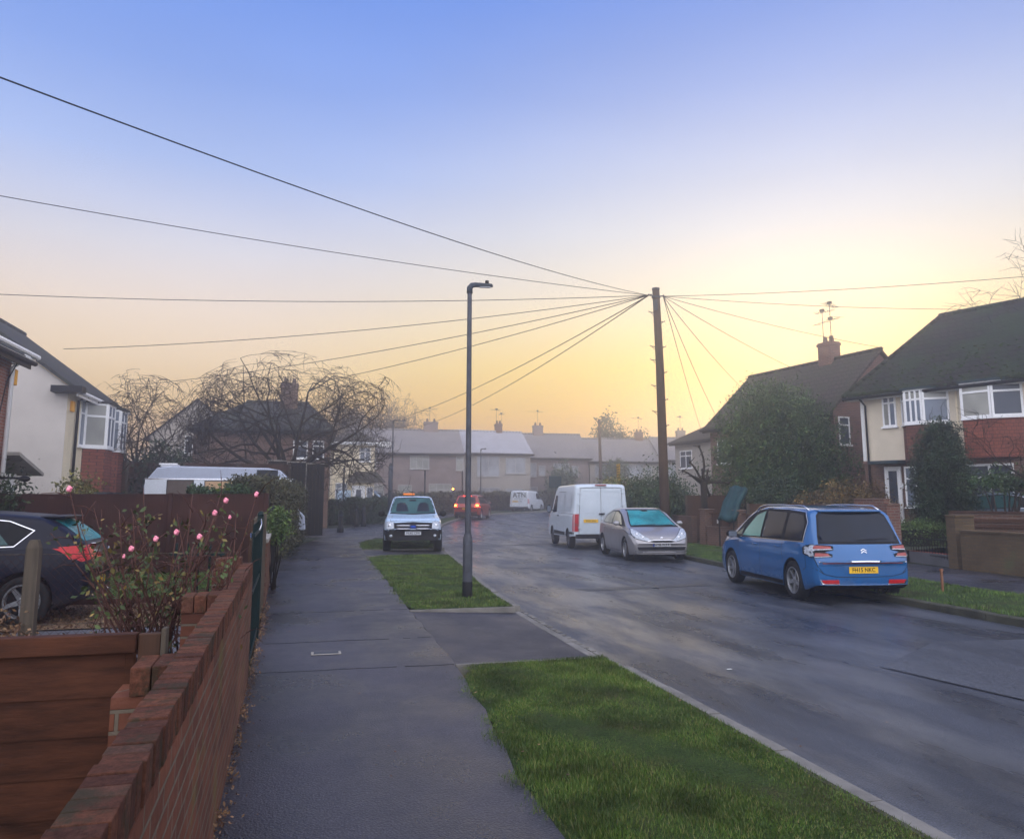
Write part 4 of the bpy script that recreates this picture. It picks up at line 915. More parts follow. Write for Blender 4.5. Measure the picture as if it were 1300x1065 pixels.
# --- generic hatchback for partly hidden cars
def hatch(loc, head, label, pm, plate_=None, name='parked_car'):
    L = 4.42; c = Car(name, loc, head, label, 'car', L, 1.81,
            [(0, .72), (.03, .92), (.12, 1.06), (.32, 1.20), (.62, 1.38), (.80, 1.44), (1.5, 1.50), (2.1, 1.50), (2.6, 1.40), (3.1, 1.12), (3.35, 1.0), (3.9, .90), (4.25, .76), (4.42, .55)],
            [(0, .68), (.1, .90), (.6, 1.02), (1.2, 1.0), (2.4, .95), (3.2, .90), (3.9, .82), (4.42, .5)],
            [(0, .34), (.4, .24), (.9, .2), (3.9, .19), (4.42, .24)], (.86, 3.545), .325, pm, tumble=.30, plan=.14, corner=.22, rake=.02)
    c.wheels((.86, 3.545), .325, 5, .70, inset=.0)
    rear = [(-.60, 1.09), (.60, 1.09), (.52, 1.37), (-.52, 1.37)]
    c.decal(rear, 'rear', M['carglass_teal'] if pm is M['navy'] else M['carglass'], 'rear_window', .007)
    for d in ('left', 'right'):
        g = [(.98, 1.05), (3.15, .985), (2.72, 1.27), (2.3, 1.40), (1.6, 1.425), (1.08, 1.36), (.80, 1.22)]
        g = [(1.02, 1.045), (3.15, .985), (2.72, 1.27), (2.3, 1.39), (1.6, 1.415), (1.12, 1.36), (.82, 1.24)]
        c.decal(ring(g, .014), d, M['chrome'], 'window_trim', .003, .06); c.decal(g, d, M['black'], 'side_window_surround', .006, .06)
        c.decal([(1.96, 1.025), (3.02, 1.0), (2.68, 1.25), (2.28, 1.37), (1.96, 1.38)], d, M['carglass_green'], 'side_window', .010, .06)
        c.decal([(1.08, 1.06), (1.86, 1.03), (1.86, 1.39), (1.6, 1.395), (1.36, 1.37)], d, M['carglass_green'], 'side_window', .010, .06)
        c.line([[(1.92, .98), (1.92, .27)], [(3.15, .96), (3.05, .27)], [(1.15, .98), (1.28, .7), (1.18, .5)], [(1.2, .27), (3.05, .25)], [(.35, .9), (.5, .62)]], d)
        q = c.decal([(.03, 1.0), (.06, .86), (.20, .82), (.30, .88), (.42, .97), (.50, 1.02), (.30, 1.03), (.10, 1.035)], d, M['lens_red'], 'tail_lamp', .010, .05)
        c.decal([(.06, .96), (.08, .93), (.12, .93), (.12, .96)], d, M['lens_clear'], 'lamp_bulb', .014, .05, q)
    for s_ in (1, -1):
        c.decal([(.50 * s_, .88), (.86 * s_, .86), (.87 * s_, 1.0), (.55 * s_, 1.0)], 'rear', M['lens_red'], 'tail_lamp', .010, .05)
        c.decal([(.45 * s_, .62), (.85 * s_, .66), (.84 * s_, .78), (.5 * s_, .72)], 'front', M['lens_clear'], 'headlight', .010, .05)
        c.line([[(.40 * s_, .34), (.78 * s_, .38)]], 'rear', .03, M['chrome'], 'bumper_trim', .010)
    mb = MB(); mb.prism([(.50, -.56), (.80, -.58), (.80, .58), (.50, .56), (.46, .3), (.46, -.3)], 1.405, 1.432); c.put(mb, 'roof_spoiler', pm, bevel=.01)
    mb = MB(); mb.box(.10, .16, -.5, .5, 1.045, 1.06); c.put(mb, 'tailgate_trim', M['chrome'], bevel=.005)
    c.decal([(-.60, .24), (.60, .24), (.66, .34), (-.66, .34)], 'rear', M['black'], 'bumper_diffuser', .006)
    c.decal([(-.45, .60), (.45, .60), (.38, .70), (-.38, .70)], 'front', M['black'], 'grille', .008)
    c.decal([(-.62, 1.03), (.62, 1.03), (.52, 1.38), (-.52, 1.38)], 'front', M['carglass'], 'windscreen', .006)
    if plate_: c.plate(plate_, 'rear', .52, M['plate_y'])
    c.mirror(3.0, .98, pm, .16); c.handle([(1.45, .90), (2.25, .87)], pm)
    return c
hatch((-5.06, 12.75, 0), 182.5, 'dark navy hatchback with red tail lights in the left front garden', M['navy'], 'YK61 DVO')
hatch((-5.78, 10.3, 0), 4, 'silver car at the left picture edge, in front of the navy hatchback', M['silver'], None)
hatch((22.6, 74.5, gz(75) - .1), 30, 'grey car parked far down the road beside the lettered van', M['greyp'], None)
hatch((20.3, 20.1, .35), 110, 'blue-grey car behind the tan garden wall at right', M['greyp'], 'AV08 KDN')

# --- coach-built camper behind the hedge
def camper():
    t = empty('camper_van', (-5.55, 29.0, 0), R(2), 'white coach-built camper with a dark side window, parked behind the brown garden fence', 'camper van')
    # side profile in x,z extruded across y
    mb = MB(); prof = [(0, .55), (0, 2.1), (.12, 2.35), (.38, 2.70), (.9, 2.76), (4.0, 2.72), (4.42, 2.64), (4.82, 2.25), (4.86, 1.9), (4.75, 1.6), (5.3, 1.05), (5.35, .55)]
    n = len(prof); mb.add([(x, 0, z) for x, z in prof] + [(x, 2.1, z) for x, z in prof], [tuple(range(n)), tuple(range(2 * n - 1, n - 1, -1))] + [(i, n + i, n + (i + 1) % n, (i + 1) % n) for i in range(n)]); mb.build('body', M['roof_felt'], t, bevel=.05)
    mb = MB(); mb.box(.04, 4.86, -.012, 0, 1.0, 2.30); mb.build('side_panel', M['whitep'], t, bevel=.004)
    mb = MB(); mb.box(.02, 4.86, -.02, .0, 2.30, 2.34); mb.build('awning_rail', M['chrome'], t)
    for x0, x1, z0, z1, m in ((.75, 1.55, 1.75, 2.26, 'cambrown'), (1.95, 3.35, 1.7, 2.24, 'camorange'), (3.65, 4.3, 2.36, 2.62, 'carglass')):
        f = MB(); f.box(x0 - .03, x1 + .03, -.028, -.012, z0 - .03, z1 + .03); fo = f.build('window', M['black'], t, bevel=.006)
        g = MB(); g.box(x0, x1, -.034, -.028, z0, z1); g.build('pane', M[m], fo)
    mb = MB(); mb.box(.45, .95, .3, 1.4, 2.74, 2.84); mb.box(.4, 1.0, .25, .28, 2.80, 2.86); mb.build('roof_vent', M['white'], t, bevel=.02)
    mb = MB(); mb.add([(4.46, .1, 2.62), (4.84, .1, 2.25), (4.84, 2.0, 2.25), (4.46, 2.0, 2.62)], [(0, 1, 2, 3)], 0, Matrix.Translation((.02, 0, .02))); mb.build('front_roof_window', M['pane_net'], t)
    for x in (.9, 4.3):
        for y in (.05, 1.85):
            mb = MB(); mb.lathe([(.0, 0), (.30, 0), (.33, .03), (.33, .2), (0, .2)], 20, 0, Matrix.Translation((x, y, .33)) @ Matrix.Rotation(R(-90), 4, 'X')); mb.build('wheel', M['rubber'], t)
camper()

# ------------------------------------------------------------------ houses
def window(parent, Mx, w, h, cols=2, top=.30, frame='white', pane='pane', sill=True, f=.06, toppane=None, netcols=()):
    """Mx: x along the wall, y outward, z up; origin at the lower left corner of the opening"""
    mb = MB(); o = .035
    mb.box(0, w, 0, o, 0, f, 0, Mx); mb.box(0, w, 0, o, h - f, h, 0, Mx); mb.box(0, f, 0, o, f, h - f, 0, Mx); mb.box(w - f, w, 0, o, f, h - f, 0, Mx)
    cw = (w - f) / cols
    for k in range(1, cols): mb.box(k * cw, k * cw + f, 0, o - .002, f, h - f, 0, Mx)
    if top: mb.box(f, w - f, 0, o + .003, h * (1 - top) - f / 2, h * (1 - top) + f / 2, 0, Mx)
    if sill: mb.box(-.05, w + .05, 0, .10, -.055, -.001, 0, Mx)
    fo = mb.build('window', M[frame], parent)
    for k in range(cols):
        g = MB(); x0 = k * cw + f; x1 = (k + 1) * cw
        g.box(x0, x1, .002, .014, f, h * (1 - top) - f / 2 if top else h - f, 0, Mx)
        g.build('pane', M['pane_net' if k in netcols else pane], fo)
        if top: g = MB(); g.box(x0, x1, .002, .014, h * (1 - top) + f / 2, h - f, 0, Mx); g.build('pane', M[toppane or pane], fo)
    return fo
def wallM(side, w, d, u, z, out=0):
    if side == 'front': return Matrix.Translation((u, -out, z)) @ Matrix.Diagonal((1, -1, 1, 1))
    if side == 'left': return Matrix(((0, -1, 0, -out), (1, 0, 0, u), (0, 0, 1, z), (0, 0, 0, 1)))
    if side == 'right': return Matrix(((0, 1, 0, w + out), (1, 0, 0, u), (0, 0, 1, z), (0, 0, 0, 1)))
def roof_mesh(kind, w, d, ez, rz_, ov=.35, th=.12, hip0=None, hip1=None):
    """ridge along x. kind gable or hip; hip0/hip1: how far in the ridge ends sit"""
    a = hip0 if hip0 is not None else (-ov * .5 if kind == 'gable' else d * .5); b = hip1 if hip1 is not None else (-ov * .5 if kind == 'gable' else d * .5)
    sl = (rz_ - ez) / (d / 2); e = ez - sl * ov; x0, x1 = (-ov * (1 if a > 0 else .5)), w + ov * (1 if b > 0 else .5)
    T = [(x0, -ov, e + th), (x1, -ov, e + th), (x1, d + ov, e + th), (x0, d + ov, e + th), (a, d / 2, rz_ + th), (w - b, d / 2, rz_ + th)]
    Bt = [(x, y, z - th) for x, y, z in T]; mb = MB()
    F_ = [(0, 1, 5, 4), (2, 3, 4, 5), (7, 6, 10, 11), (9, 8, 11, 10), (0, 6, 7, 1), (2, 8, 9, 3)]
    F_ += [(3, 0, 4), (9, 10, 6), (0, 3, 9, 6)] if a > 0 else [(0, 4, 10, 6), (4, 3, 9, 10)]
    F_ += [(1, 2, 5), (7, 11, 8), (1, 7, 8, 2)] if b > 0 else [(1, 7, 11, 5), (5, 11, 8, 2)]
    mb.add(T + Bt, F_)
    return mb, (a, w - b)
def house(name, loc, rz, w, d, eave, ridge, wall, roof, label, kind='gable', chim=(), wins=(), group=None, hip0=None, hip1=None, pane='pane', ridge_across=False, base=None, tilem=None, aerial=True):
    t = empty(name, loc, R(rz), label, 'house', group)
    mb = MB()
    if ridge_across:
        mb.box(0, w, 0, d, 0, eave); mb.add([(0, 0, eave), (w, 0, eave), (w / 2, 0, ridge), (0, d, eave), (w, d, eave), (w / 2, d, ridge)], [(0, 1, 2), (4, 3, 5)])
    else:
        mb.box(0, w, 0, d, 0, eave - .02)
        if kind == 'gable': mb.add([(0, 0, eave - .02), (0, d, eave - .02), (0, d / 2, ridge - .02), (w, 0, eave - .02), (w, d, eave - .02), (w, d / 2, ridge - .02)], [(0, 2, 1), (3, 4, 5)])
        elif hip0 is not None and hip0 < d * .3:
            pass
    wo = mb.build('wall', M[wall], t)
    if ridge_across:
        rm = MB(); sl = (ridge - eave) / (w / 2); ov = .3
        for s_ in (0, 1):
            P = [(-ov, -ov * .4, eave - sl * ov), (w / 2, -ov * .4, ridge), (w / 2, d + ov * .4, ridge), (-ov, d + ov * .4, eave - sl * ov)]
            if s_: P = [(w - x, y, z) for x, y, z in P]
            rm.add([(x, y, z + .12) for x, y, z in P] + P, [(0, 1, 2, 3), (4, 7, 6, 5), (0, 4, 5, 1), (2, 6, 7, 3), (0, 3, 7, 4)])
        ro = rm.build('roof', M[roof], t); rr = None
    else:
        rm, rr = roof_mesh(kind, w, d, eave, ridge, hip0=hip0, hip1=hip1); ro = rm.build('roof', M[roof], t)
        rg = MB(); n = max(2, int((rr[1] - rr[0]) / .33))
        for i in range(n):
            x0 = rr[0] + (rr[1] - rr[0]) * i / n; x1 = rr[0] + (rr[1] - rr[0]) * (i + 1) / n - .01
            rg.tube([(x0, d / 2, ridge + .12), (x1, d / 2, ridge + .12)], [.10, .105], 8)
        rg.build('ridge_tile', M[roof], ro, smooth=True)
        g = MB(); e = eave - (ridge - eave) / (d / 2) * .35; g.tube([(-.3, -.40, e + .02), (w + .3, -.40, e + .02)], .055, 8); g.box(-.2, w + .2, -.35, -.31, e - .12, e + .10, 0); g.build('gutter', M['black' if wall != 'cream' else 'white'], t)
    for cx, cy, cw, cz in chim:
        c = MB(); c.box(cx - cw / 2, cx + cw / 2, cy - .3, cy + .3, ridge - 1.2, cz); c.box(cx - cw / 2 - .04, cx + cw / 2 + .04, cy - .34, cy + .34, cz - .18, cz - .06)
        co = c.build('chimney', M[wall if 'brick' in wall else 'brick_dark'], ro)
        for k in (-.25, .25):
            p = MB(); p.lathe([(0, 0), (.10, 0), (.12, .05), (.09, .3), (0, .3)], 10, 0, Matrix.Translation((cx + k * cw, cy, cz))); p.build('chimney_pot', M['brick_brown'], t)
    for wn in wins:
        side, u, z, ww, hh = wn[:5]; cols = wn[5] if len(wn) > 5 else 2; pn = wn[6] if len(wn) > 6 else pane; tp = wn[7] if len(wn) > 7 else .3
        window(t, wallM(side, w, d, u, z), ww, hh, cols, tp, pane=pn, frame='far_frame' if roof in ('slate', 'tile_pale') else 'white')
    return t, wo, ro
def door(parent, Mx, w=.9, h=2.05, m='white', glass_=True):
    mb = MB(); mb.box(0, w, 0, .05, 0, h, 0, Mx); mb.box(-.08, 0, 0, .07, 0, h + .08, 0, Mx); mb.box(w, w + .08, 0, .07, 0, h + .08, 0, Mx); mb.box(0, w, 0, .07, h, h + .08, 0, Mx)
    o = mb.build('door', M[m], parent)
    if glass_: g = MB(); g.box(.2, w - .2, .05, .056, .9, h - .2, 0, Mx); g.build('pane', M['pane'], o)
    k = MB(); k.box(w - .14, w - .08, .05, .10, .98, 1.08, 0, Mx); k.build('handle', M['chrome'], o)
    return o
def downpipe(parent, pts, m='black', r=.035):
    mb = MB(); mb.tube(pts, r, 8); mb.build('downpipe', M[m], parent, smooth=True)
def tv_aerial(parent, base, h, az, els=7, L=1.2, m='wire', name='aerial'):
    mb = MB(); x, y, z = base; mb.tube([(x, y, z), (x, y, z + h)], .016, 5)
    dx, dy = math.cos(az), math.sin(az); mb.tube([(x - dx * L * .35, y - dy * L * .35, z + h - .08), (x + dx * L * .65, y + dy * L * .65, z + h - .02)], .012, 4)
    for k in range(els):
        q = -.3 + k * .92 / els; l = .26 - .015 * k; px, py = x + dx * L * q, y + dy * L * q
        mb.tube([(px - dy * l, py + dx * l, z + h - .05), (px + dy * l, py - dx * l, z + h - .05)], .008, 4)
    mb.box(x - .10, x + .10, y - .06, y + .06, z + h - .02, z + h + .10); mb.build(name, M[m], parent)

# --- right-hand semi with canted bays (local x towards us, y into the plot)
def house_right():
    t = empty('semi_detached_house', (19.14, 24.42, 0), math.atan2(-.93990, .34145), 'cream and brown brick semi with two tile-hung bays and mossy roof at the right edge', 'house')
    W = 9.2; D = 8.4; E = 5.50
    mb = MB(); mb.box(0, W, 0, D, 0, 2.92); lw = mb.build('lower_wall', M['brick_brown'], t)
    mb = MB(); mb.box(-.012, W + .01, -.012, D + .01, 2.92, E); uw = mb.build('upper_wall', M['cream2'], t)
    mb = MB(); mb.box(-.03, W, -.05, -.012, 2.88, 2.97); mb.build('render_drip_band', M['brick_dark'], t)
    mb = MB(); mb.box(-.014, .12, -.030, -.012, 2.98, E); mb.build('corner_strip', M['white_pl'], t)
    rm, rr = roof_mesh('hip', W, D, E, 8.55, ov=.30, hip0=.9, hip1=-.2); ro = rm.build('roof', M['tile_moss'], t)
    rg = MB()
    for i in range(30):
        x0 = rr[0] + (rr[1] - rr[0]) * i / 30; rg.tube([(x0, D / 2, 8.67), (x0 + .29, D / 2, 8.67)], [.10, .11], 8)
    for s_ in (0, 1):
        y1 = -.42 if s_ == 0 else D + .42
        for i in range(16):
            a = i / 16; b = (i + .9) / 16; f = lambda q: (-.42 + (1.0 + .42) * q, y1 + (D / 2 - y1) * q, 5.31 + (8.67 - 5.31) * q); rg.tube([f(a), f(b)], [.09, .10], 6)
    rg.build('ridge_tile', M['tile_moss'], ro, smooth=True)
    # moss cushions and uneven tile edge along the eaves
    mm = MB()
    for i in range(220):
        u = random.random() ** .8; x = random.uniform(.0, 6.5); q = random.random() ** 1.6; y = -.42 + 4.5 * q * .5; z = 5.31 + (8.67 - 5.31) * (y + .42) / (D / 2 + .42)
        mm.ball((x, y, z), (random.uniform(.03, .09), random.uniform(.03, .08), random.uniform(.015, .035)), 6, 4)
    mm.build('moss', M['turf'], ro, smooth=True)['kind'] = 'stuff'
    g = MB(); g.tube([(-.42, -.47, 5.20), (W + .3, -.47, 5.20)], .055, 8); g.build('gutter', M['black'], t, smooth=True)
    g = MB(); g.box(-.40, W + .2, -.40, -.014, 5.14, 5.18); g.build('soffit', M['white_pl'], t)
    downpipe(t, [(.22, -.42, 5.15), (.22, -.10, 4.95), (.22, -.07, .4)])
    def bay(u0, u1, cf0, cf1, depth, z0, zs, z1, hung, sideL, sideR, panes):
        """canted bay: outer corners u0,u1 on the wall, front from cf0 to cf1"""
        fp = [(u0, 0), (cf0, -depth), (cf1, -depth), (u1, 0)]
        mb = MB(); mb.prism([(u0, .05), (u0, -.012), (cf0, -depth), (cf1, -depth), (u1, -.012), (u1, .05)], z0, zs - .06); b = mb.build('bay', M[hung], t)
        mb = MB(); e = .06; mb.prism([(u0 - e, .05), (u0 - e, -.03), (cf0 - e * .5, -depth - e), (cf1 + e * .5, -depth - e), (u1 + e, -.03), (u1 + e, .05)], zs - .06, zs - .005); mb.build('bay_sill', M['white'], b)
        mb = MB(); e = .10; mb.prism([(u0 - e, .0), (u0 - e, -.04), (cf0 - e * .5, -depth - e), (cf1 + e * .5, -depth - e), (u1 + e, -.04), (u1 + e, .0)], z1, z1 + .07); mb.build('bay_lead_roof', M['sign_grey'], b)
        core = MB(); core.prism([(u0 + .05, .0), (cf0 + .03, -depth + .05), (cf1 - .03, -depth + .05), (u1 - .05, .0)], zs - .005, z1); core.build('bay_interior', M['pane'], b)
        for (a, bb), cols, pn, tp in zip(zip(fp[:-1], fp[1:]), panes[0], panes[1], panes[2]):
            a = Vector((*a, 0)); bb = Vector((*bb, 0)); l = (bb - a).length; d = (bb - a).normalized(); n_ = Vector((d.y, -d.x, 0))
            Mx = Matrix(((d.x, n_.x, 0, a.x), (d.y, n_.y, 0, a.y), (0, 0, 1, zs), (0, 0, 0, 1)))
            if l > .2: window(t, Mx, l, z1 - zs, cols, tp, pane=pn, sill=False, f=.065, toppane='pane_net' if pn != 'pane' else 'pane')
        return b
    bay(1.52, 3.12, 1.90, 2.50, .50, 2.93, 4.15, 5.28, 'hung_dark', 0, 0, ([1, 3, 1], ['pane_sky', 'pane_sky', 'pane_sky'], [.3, .3, .3]))
    bay(3.55, 5.35, 3.72, 4.62, .42, 2.93, 4.18, 5.30, 'hung', 0, 0, ([1, 1, 1], ['pane_sky', 'pane_net', 'pane'], [.3, .28, .3]))
    window(t, wallM('front', W, D, .82, 4.14, .012), .50, 1.22, 2, .32, pane='pane_sky', netcols=(0,))
    window(t, wallM('front', W, D, 5.9, 4.14, .012), .55, 1.22, 1, .32, pane='pane_sky')
    window(t, wallM('front', W, D, 3.50, 1.40, 0), 1.42, 1.34, 2, .32, f=.07)
    window(t, wallM('front', W, D, 6.9, 1.40, 0), 1.5, 1.34, 3, .3)
    q = door(t, wallM('front', W, D, .84, .55, 0), .42, 2.12, 'white', False)
    g = MB(); g.box(.06, .36, .05, .056, .12, 2.05, 0, wallM('front', W, D, .84, .55, 0)); g.build('pane', M['pane'], q)
    window(t, wallM('front', W, D, 1.45, 1.38, 0), .42, 1.36, 1, .3, pane='pane_sky')
    mb = MB(); mb.box(.45, 1.55, -.55, -.05, 2.84, 2.95); mb.build('porch_hood', M['sign_grey'], t, bevel=.01)
    mb = MB(); mb.box(.6, 1.5, -.7, -.0, .0, .55); mb.box(.6, 1.5, -1.1, -.7, .0, .36); mb.build('door_step', M['brick_dark'], t)
    mb = MB(); mb.box(1.36, 1.40, -.09, -.03, 2.0, 2.18); mb.build('wall_lamp', M['white'], t)
    mb = MB(); mb.box(3.34, 3.40, -.025, -.012, 2.98, 5.3); mb.build('party_line', M['cream'], t)
house_right()

# --- second house on the right, brick gable, chimney with aerials; hidden partly behind the big shrub
def house_right2():
    # local x along the ridge from the near gable to the far one
    t, wo, ro = house('brick_house', (21.1, 27.8, 0), 86, 8.6, 5.6, 5.45, 8.05, 'brick_dark', 'tile_brown', 'dark brick gable house with chimney and aerials behind the big evergreen', 'gable',
                      chim=[(5.7, 2.8, .8, 9.0)], wins=[('front', .6, 3.4, 1.6, 1.2, 2), ('front', 5.2, 3.4, 1.6, 1.2, 2)])
    t.location = (20.05, 37.4, 0); t.rotation_euler.z = R(-82)
    return t
t = house_right2()
tv_aerial(t, (5.4, 2.8, 8.9), 1.7, R(20), L=1.0); tv_aerial(t, (6.1, 2.6, 8.9), 1.9, R(115), 8, 1.5); tv_aerial(t, (6.1, 2.6, 8.9), 1.15, R(170), 6, 2.2)
window(t, wallM('right', 8.6, 5.6, .25, 3.9), .6, 1.2, 1, .3)

# --- left rendered house with bays facing the road (local x runs away from us, y into the plot)
def house_left():
    t, wo, ro = house('rendered_house', (-7.45, 26.7, 0), 90, 6.4, 7.0, 5.15, 7.75, 'cream', 'tile_dark', 'cream house with a grey rendered gable end and red tile-hung bay windows, on the left', 'gable', chim=[(5.6, 4.9, .9, 9.2)])
    mb = MB(); mb.add([(-.02, -.02, 0), (-.02, 7.02, 0), (-.02, 7.02, 5.05), (-.02, 3.5, 7.68), (-.02, -.02, 5.08), (.0, -.02, 0), (.0, 7.02, 0), (.0, 7.02, 5.05), (.0, 3.5, 7.68), (.0, -.02, 5.08)],
                      [(0, 1, 2, 3, 4), (9, 8, 7, 6, 5), (0, 4, 9, 5)]); mb.build('gable_render', M['grey_render'], t)
    mb = MB(); mb.box(-.45, .0, -.52, .35, 4.86, 5.06); mb.build('eaves_box', M['black'], t)
    downpipe(t, [(.95, -.36, 4.9), (.95, -.08, 4.75), (.95, -.06, .3)], 'black', .045)
    mb = MB(); mb.box(.35, .60, -.09, 0, 4.35, 4.68); mb.build('alarm_box', M['alarm'], t, bevel=.02)
    window(t, wallM('front', 6.7, 7, 1.5, 3.35), .62, 1.55, 1, .3, pane='pane_sky')
    for (u0, c0, c1, u1, dp) in ((2.05, 2.40, 3.35, 3.75, .62), (3.9, 4.25, 5.2, 5.6, .62)):
        fp = [(u0, 0), (c0, -dp), (c1, -dp), (u1, 0)]
        mb = MB(); mb.prism([(u0, .05), (u0, -.01), (c0, -dp), (c1, -dp), (u1, -.01), (u1, .05)], 1.85, 3.30); b = mb.build('bay', M['hung'], t)
        mb = MB(); mb.prism([(u0 - .06, .05), (u0 - .06, -.04), (c0, -dp - .06), (c1, -dp - .06), (u1 + .06, -.04), (u1 + .06, .05)], 3.30, 3.36); mb.build('bay_sill', M['white'], b)
        mb = MB(); mb.prism([(u0 - .1, .0), (u0 - .1, -.05), (c0, -dp - .1), (c1, -dp - .1), (u1 + .1, -.05), (u1 + .1, .0)], 4.83, 4.91); mb.build('bay_roof', M['tile_dark'], b)
        mb = MB(); mb.prism([(u0 + .05, .0), (c0 + .03, -dp + .05), (c1 - .03, -dp + .05), (u1 - .05, .0)], 3.36, 4.83); mb.prism([(u0 + .05, .0), (c0 + .03, -dp + .05), (c1 - .03, -dp + .05), (u1 - .05, .0)], .9, 1.80); mb.build('bay_interior', M['pane'], b)
        mb = MB(); mb.prism([(u0, .02), (u0, -.01), (c0, -dp), (c1, -dp), (u1, -.01), (u1, .02)], 0, .88); mb.build('bay_base', M['brick_red'], b)
        mb = MB(); mb.prism([(u0 - .1, .0), (u0 - .1, -.05), (c0, -dp - .12), (c1, -dp - .12), (u1 + .1, -.05), (u1 + .1, .0)], 1.80, 1.87); mb.build('bay_ledge', M['sign_grey'], b)
        for (a, bb), cols in zip(zip(fp[:-1], fp[1:]), (1, 2, 1)):
            a = Vector((*a, 0)); bb = Vector((*bb, 0)); l = (bb - a).length; d = (bb - a).normalized(); n_ = Vector((d.y, -d.x, 0))
            for zs, z1 in ((3.36, 4.83), (.88, 1.80)):
                window(t, Matrix(((d.x, n_.x, 0, a.x), (d.y, n_.y, 0, a.y), (0, 0, 1, zs), (0, 0, 0, 1))), l, z1 - zs, cols, .3, sill=False, f=.07, pane='pane_net' if u0 < 3 and cols == 1 else 'pane_sky')
    mb = MB(); mb.box(6.36, 6.46, -.06, .02, 0, 5.0); mb.build('corner_board', M['white'], t)
    mb = MB(); mb.box(1.6, 2.4, -.05, .0, .3, 2.2); mb.build('door', M['brick_dark'], t)
house_left()
def house_far_left():
    t, wo, ro = house('brick_house', (-6.9, 9.0, 0), 90, 11.35, 7.0, 5.05, 7.6, 'brick_red', 'tile_dark', 'red brick house with white gutter and downpipe, cut off by the left picture edge', 'hip', hip0=3, hip1=3, chim=[(7.2, 3.5, .9, 8.6)])
    mb = MB(); mb.tube([(4, -.44, 4.98), (11.7, -.44, 4.98)], .06, 8); mb.box(4, 11.65, -.40, -.02, 4.80, 4.88); mb.box(11.36, 11.66, -.4, 1.5, 4.82, 5.0); mb.build('white_gutter', M['white'], t)
    downpipe(t, [(11.15, -.40, 4.9), (11.15, -.10, 4.65), (11.15, -.08, .2)], 'white', .05)
    mb = MB(); mb.tube([(11.0, -.36, 5.02), (10.95, -.07, 4.3), (10.4, -.06, 2.6), (10.0, -.06, 1.9)], .014, 5); mb.build('wall_cable', M['wire'], t)
    mb = MB(); mb.box(11.20, 11.34, -.16, -.02, 4.25, 4.62); mb.build('alarm_box', M['alarm'], t, bevel=.02)
    window(t, wallM('front', 11.35, 7, 8.0, 3.3), 1.6, 1.25, 2, .3, pane='pane_sky')
    # side porch
    mb = MB(); mb.box(11.35, 12.6, .1, 1.5, .3, 2.25); p = mb.build('porch', M['white'], t)
    mb = MB(); mb.add([(11.3, -.35, 2.72), (11.3, 1.7, 2.72), (13.1, 1.7, 2.30), (13.1, -.35, 2.30), (11.3, -.35, 2.64), (11.3, 1.7, 2.64), (13.1, 1.7, 2.22), (13.1, -.35, 2.22)], [(0, 1, 2, 3), (7, 6, 5, 4), (0, 3, 7, 4), (1, 5, 6, 2), (3, 2, 6, 7), (0, 4, 5, 1)]); mb.build('porch_roof', M['conc'], p)
    mb = MB(); mb.tube([(10.9, -.05, 2.12), (10.9, -.55, 2.12)], .03, 6); mb.ball((10.9, -.62, 2.10), (.09, .12, .07), 10, 6); mb.build('wall_lamp', M['black'], t, smooth=True)
house_far_left()
# --- misty houses beyond
house('brick_house', (-6.1, 43.5, gz(43)), 0, 6.9, 8.0, 5.2, 6.95, 'brick_brown', 'tile_dark', 'dark brown brick house, hipped roof, behind the bare apple tree', 'hip', hip0=2.2, hip1=1.2,
      chim=[(4.6, 3.2, .95, 8.1)], wins=[('front', 5.0, 3.65, .75, .95, 1), ('front', 6.0, 3.65, .6, .95, 1)])
house('rendered_house', (-9.3, 49.5, gz(49)), 0, 5.0, 8, 5.0, 7.2, 'hazed_far_render', 'tile_dark', 'pale cream gable end behind the dark brick house', ridge_across=True, kind='gable', wins=[('front', 1.9, 1.4, .9, 1.1, 2), ('front', 1.9, 4.0, .9, 1.1, 2)])
# cream house with a lean-to porch, end-on
t, wo, ro = house('cream_house', (1.3, 58.5, gz(58)), 0, 3.0, 7, 5.3, 6.3, 'cream', 'tile_brown', 'cream house with a white door and lean-to porch left of the pale van', kind='hip', hip0=1, hip1=1, wins=[('front', .25, 1.0, .85, 1.35, 2, 'pane_sky'), ('front', 1.9, 3.9, .8, 1.0, 2, 'pane_sky')])
mb = MB(); mb.box(1.35, 2.9, -1.5, -.01, 0, 2.35); p = mb.build('porch', M['cream'], t)
mb = MB(); mb.add([(1.1, -1.75, 2.35), (3.7, -1.75, 2.35), (3.7, 0, 2.55), (1.1, 0, 2.55), (1.6, -.6, 3.15), (3.2, -.1, 3.15)], [(0, 1, 5, 4), (0, 4, 3), (1, 2, 5), (4, 5, 2, 3), (0, 3, 2, 1)]); mb.build('porch_roof', M['tile_brown'], p)
door(t, Matrix.Translation((1.45, -1.50, 0.05)) @ Matrix.Diagonal((1, -1, 1, 1)), .75, 2.0)
window(t, Matrix.Translation((2.35, -1.50, .25)) @ Matrix.Diagonal((1, -1, 1, 1)), .5, 1.8, 1, 0, pane='pane_sky')
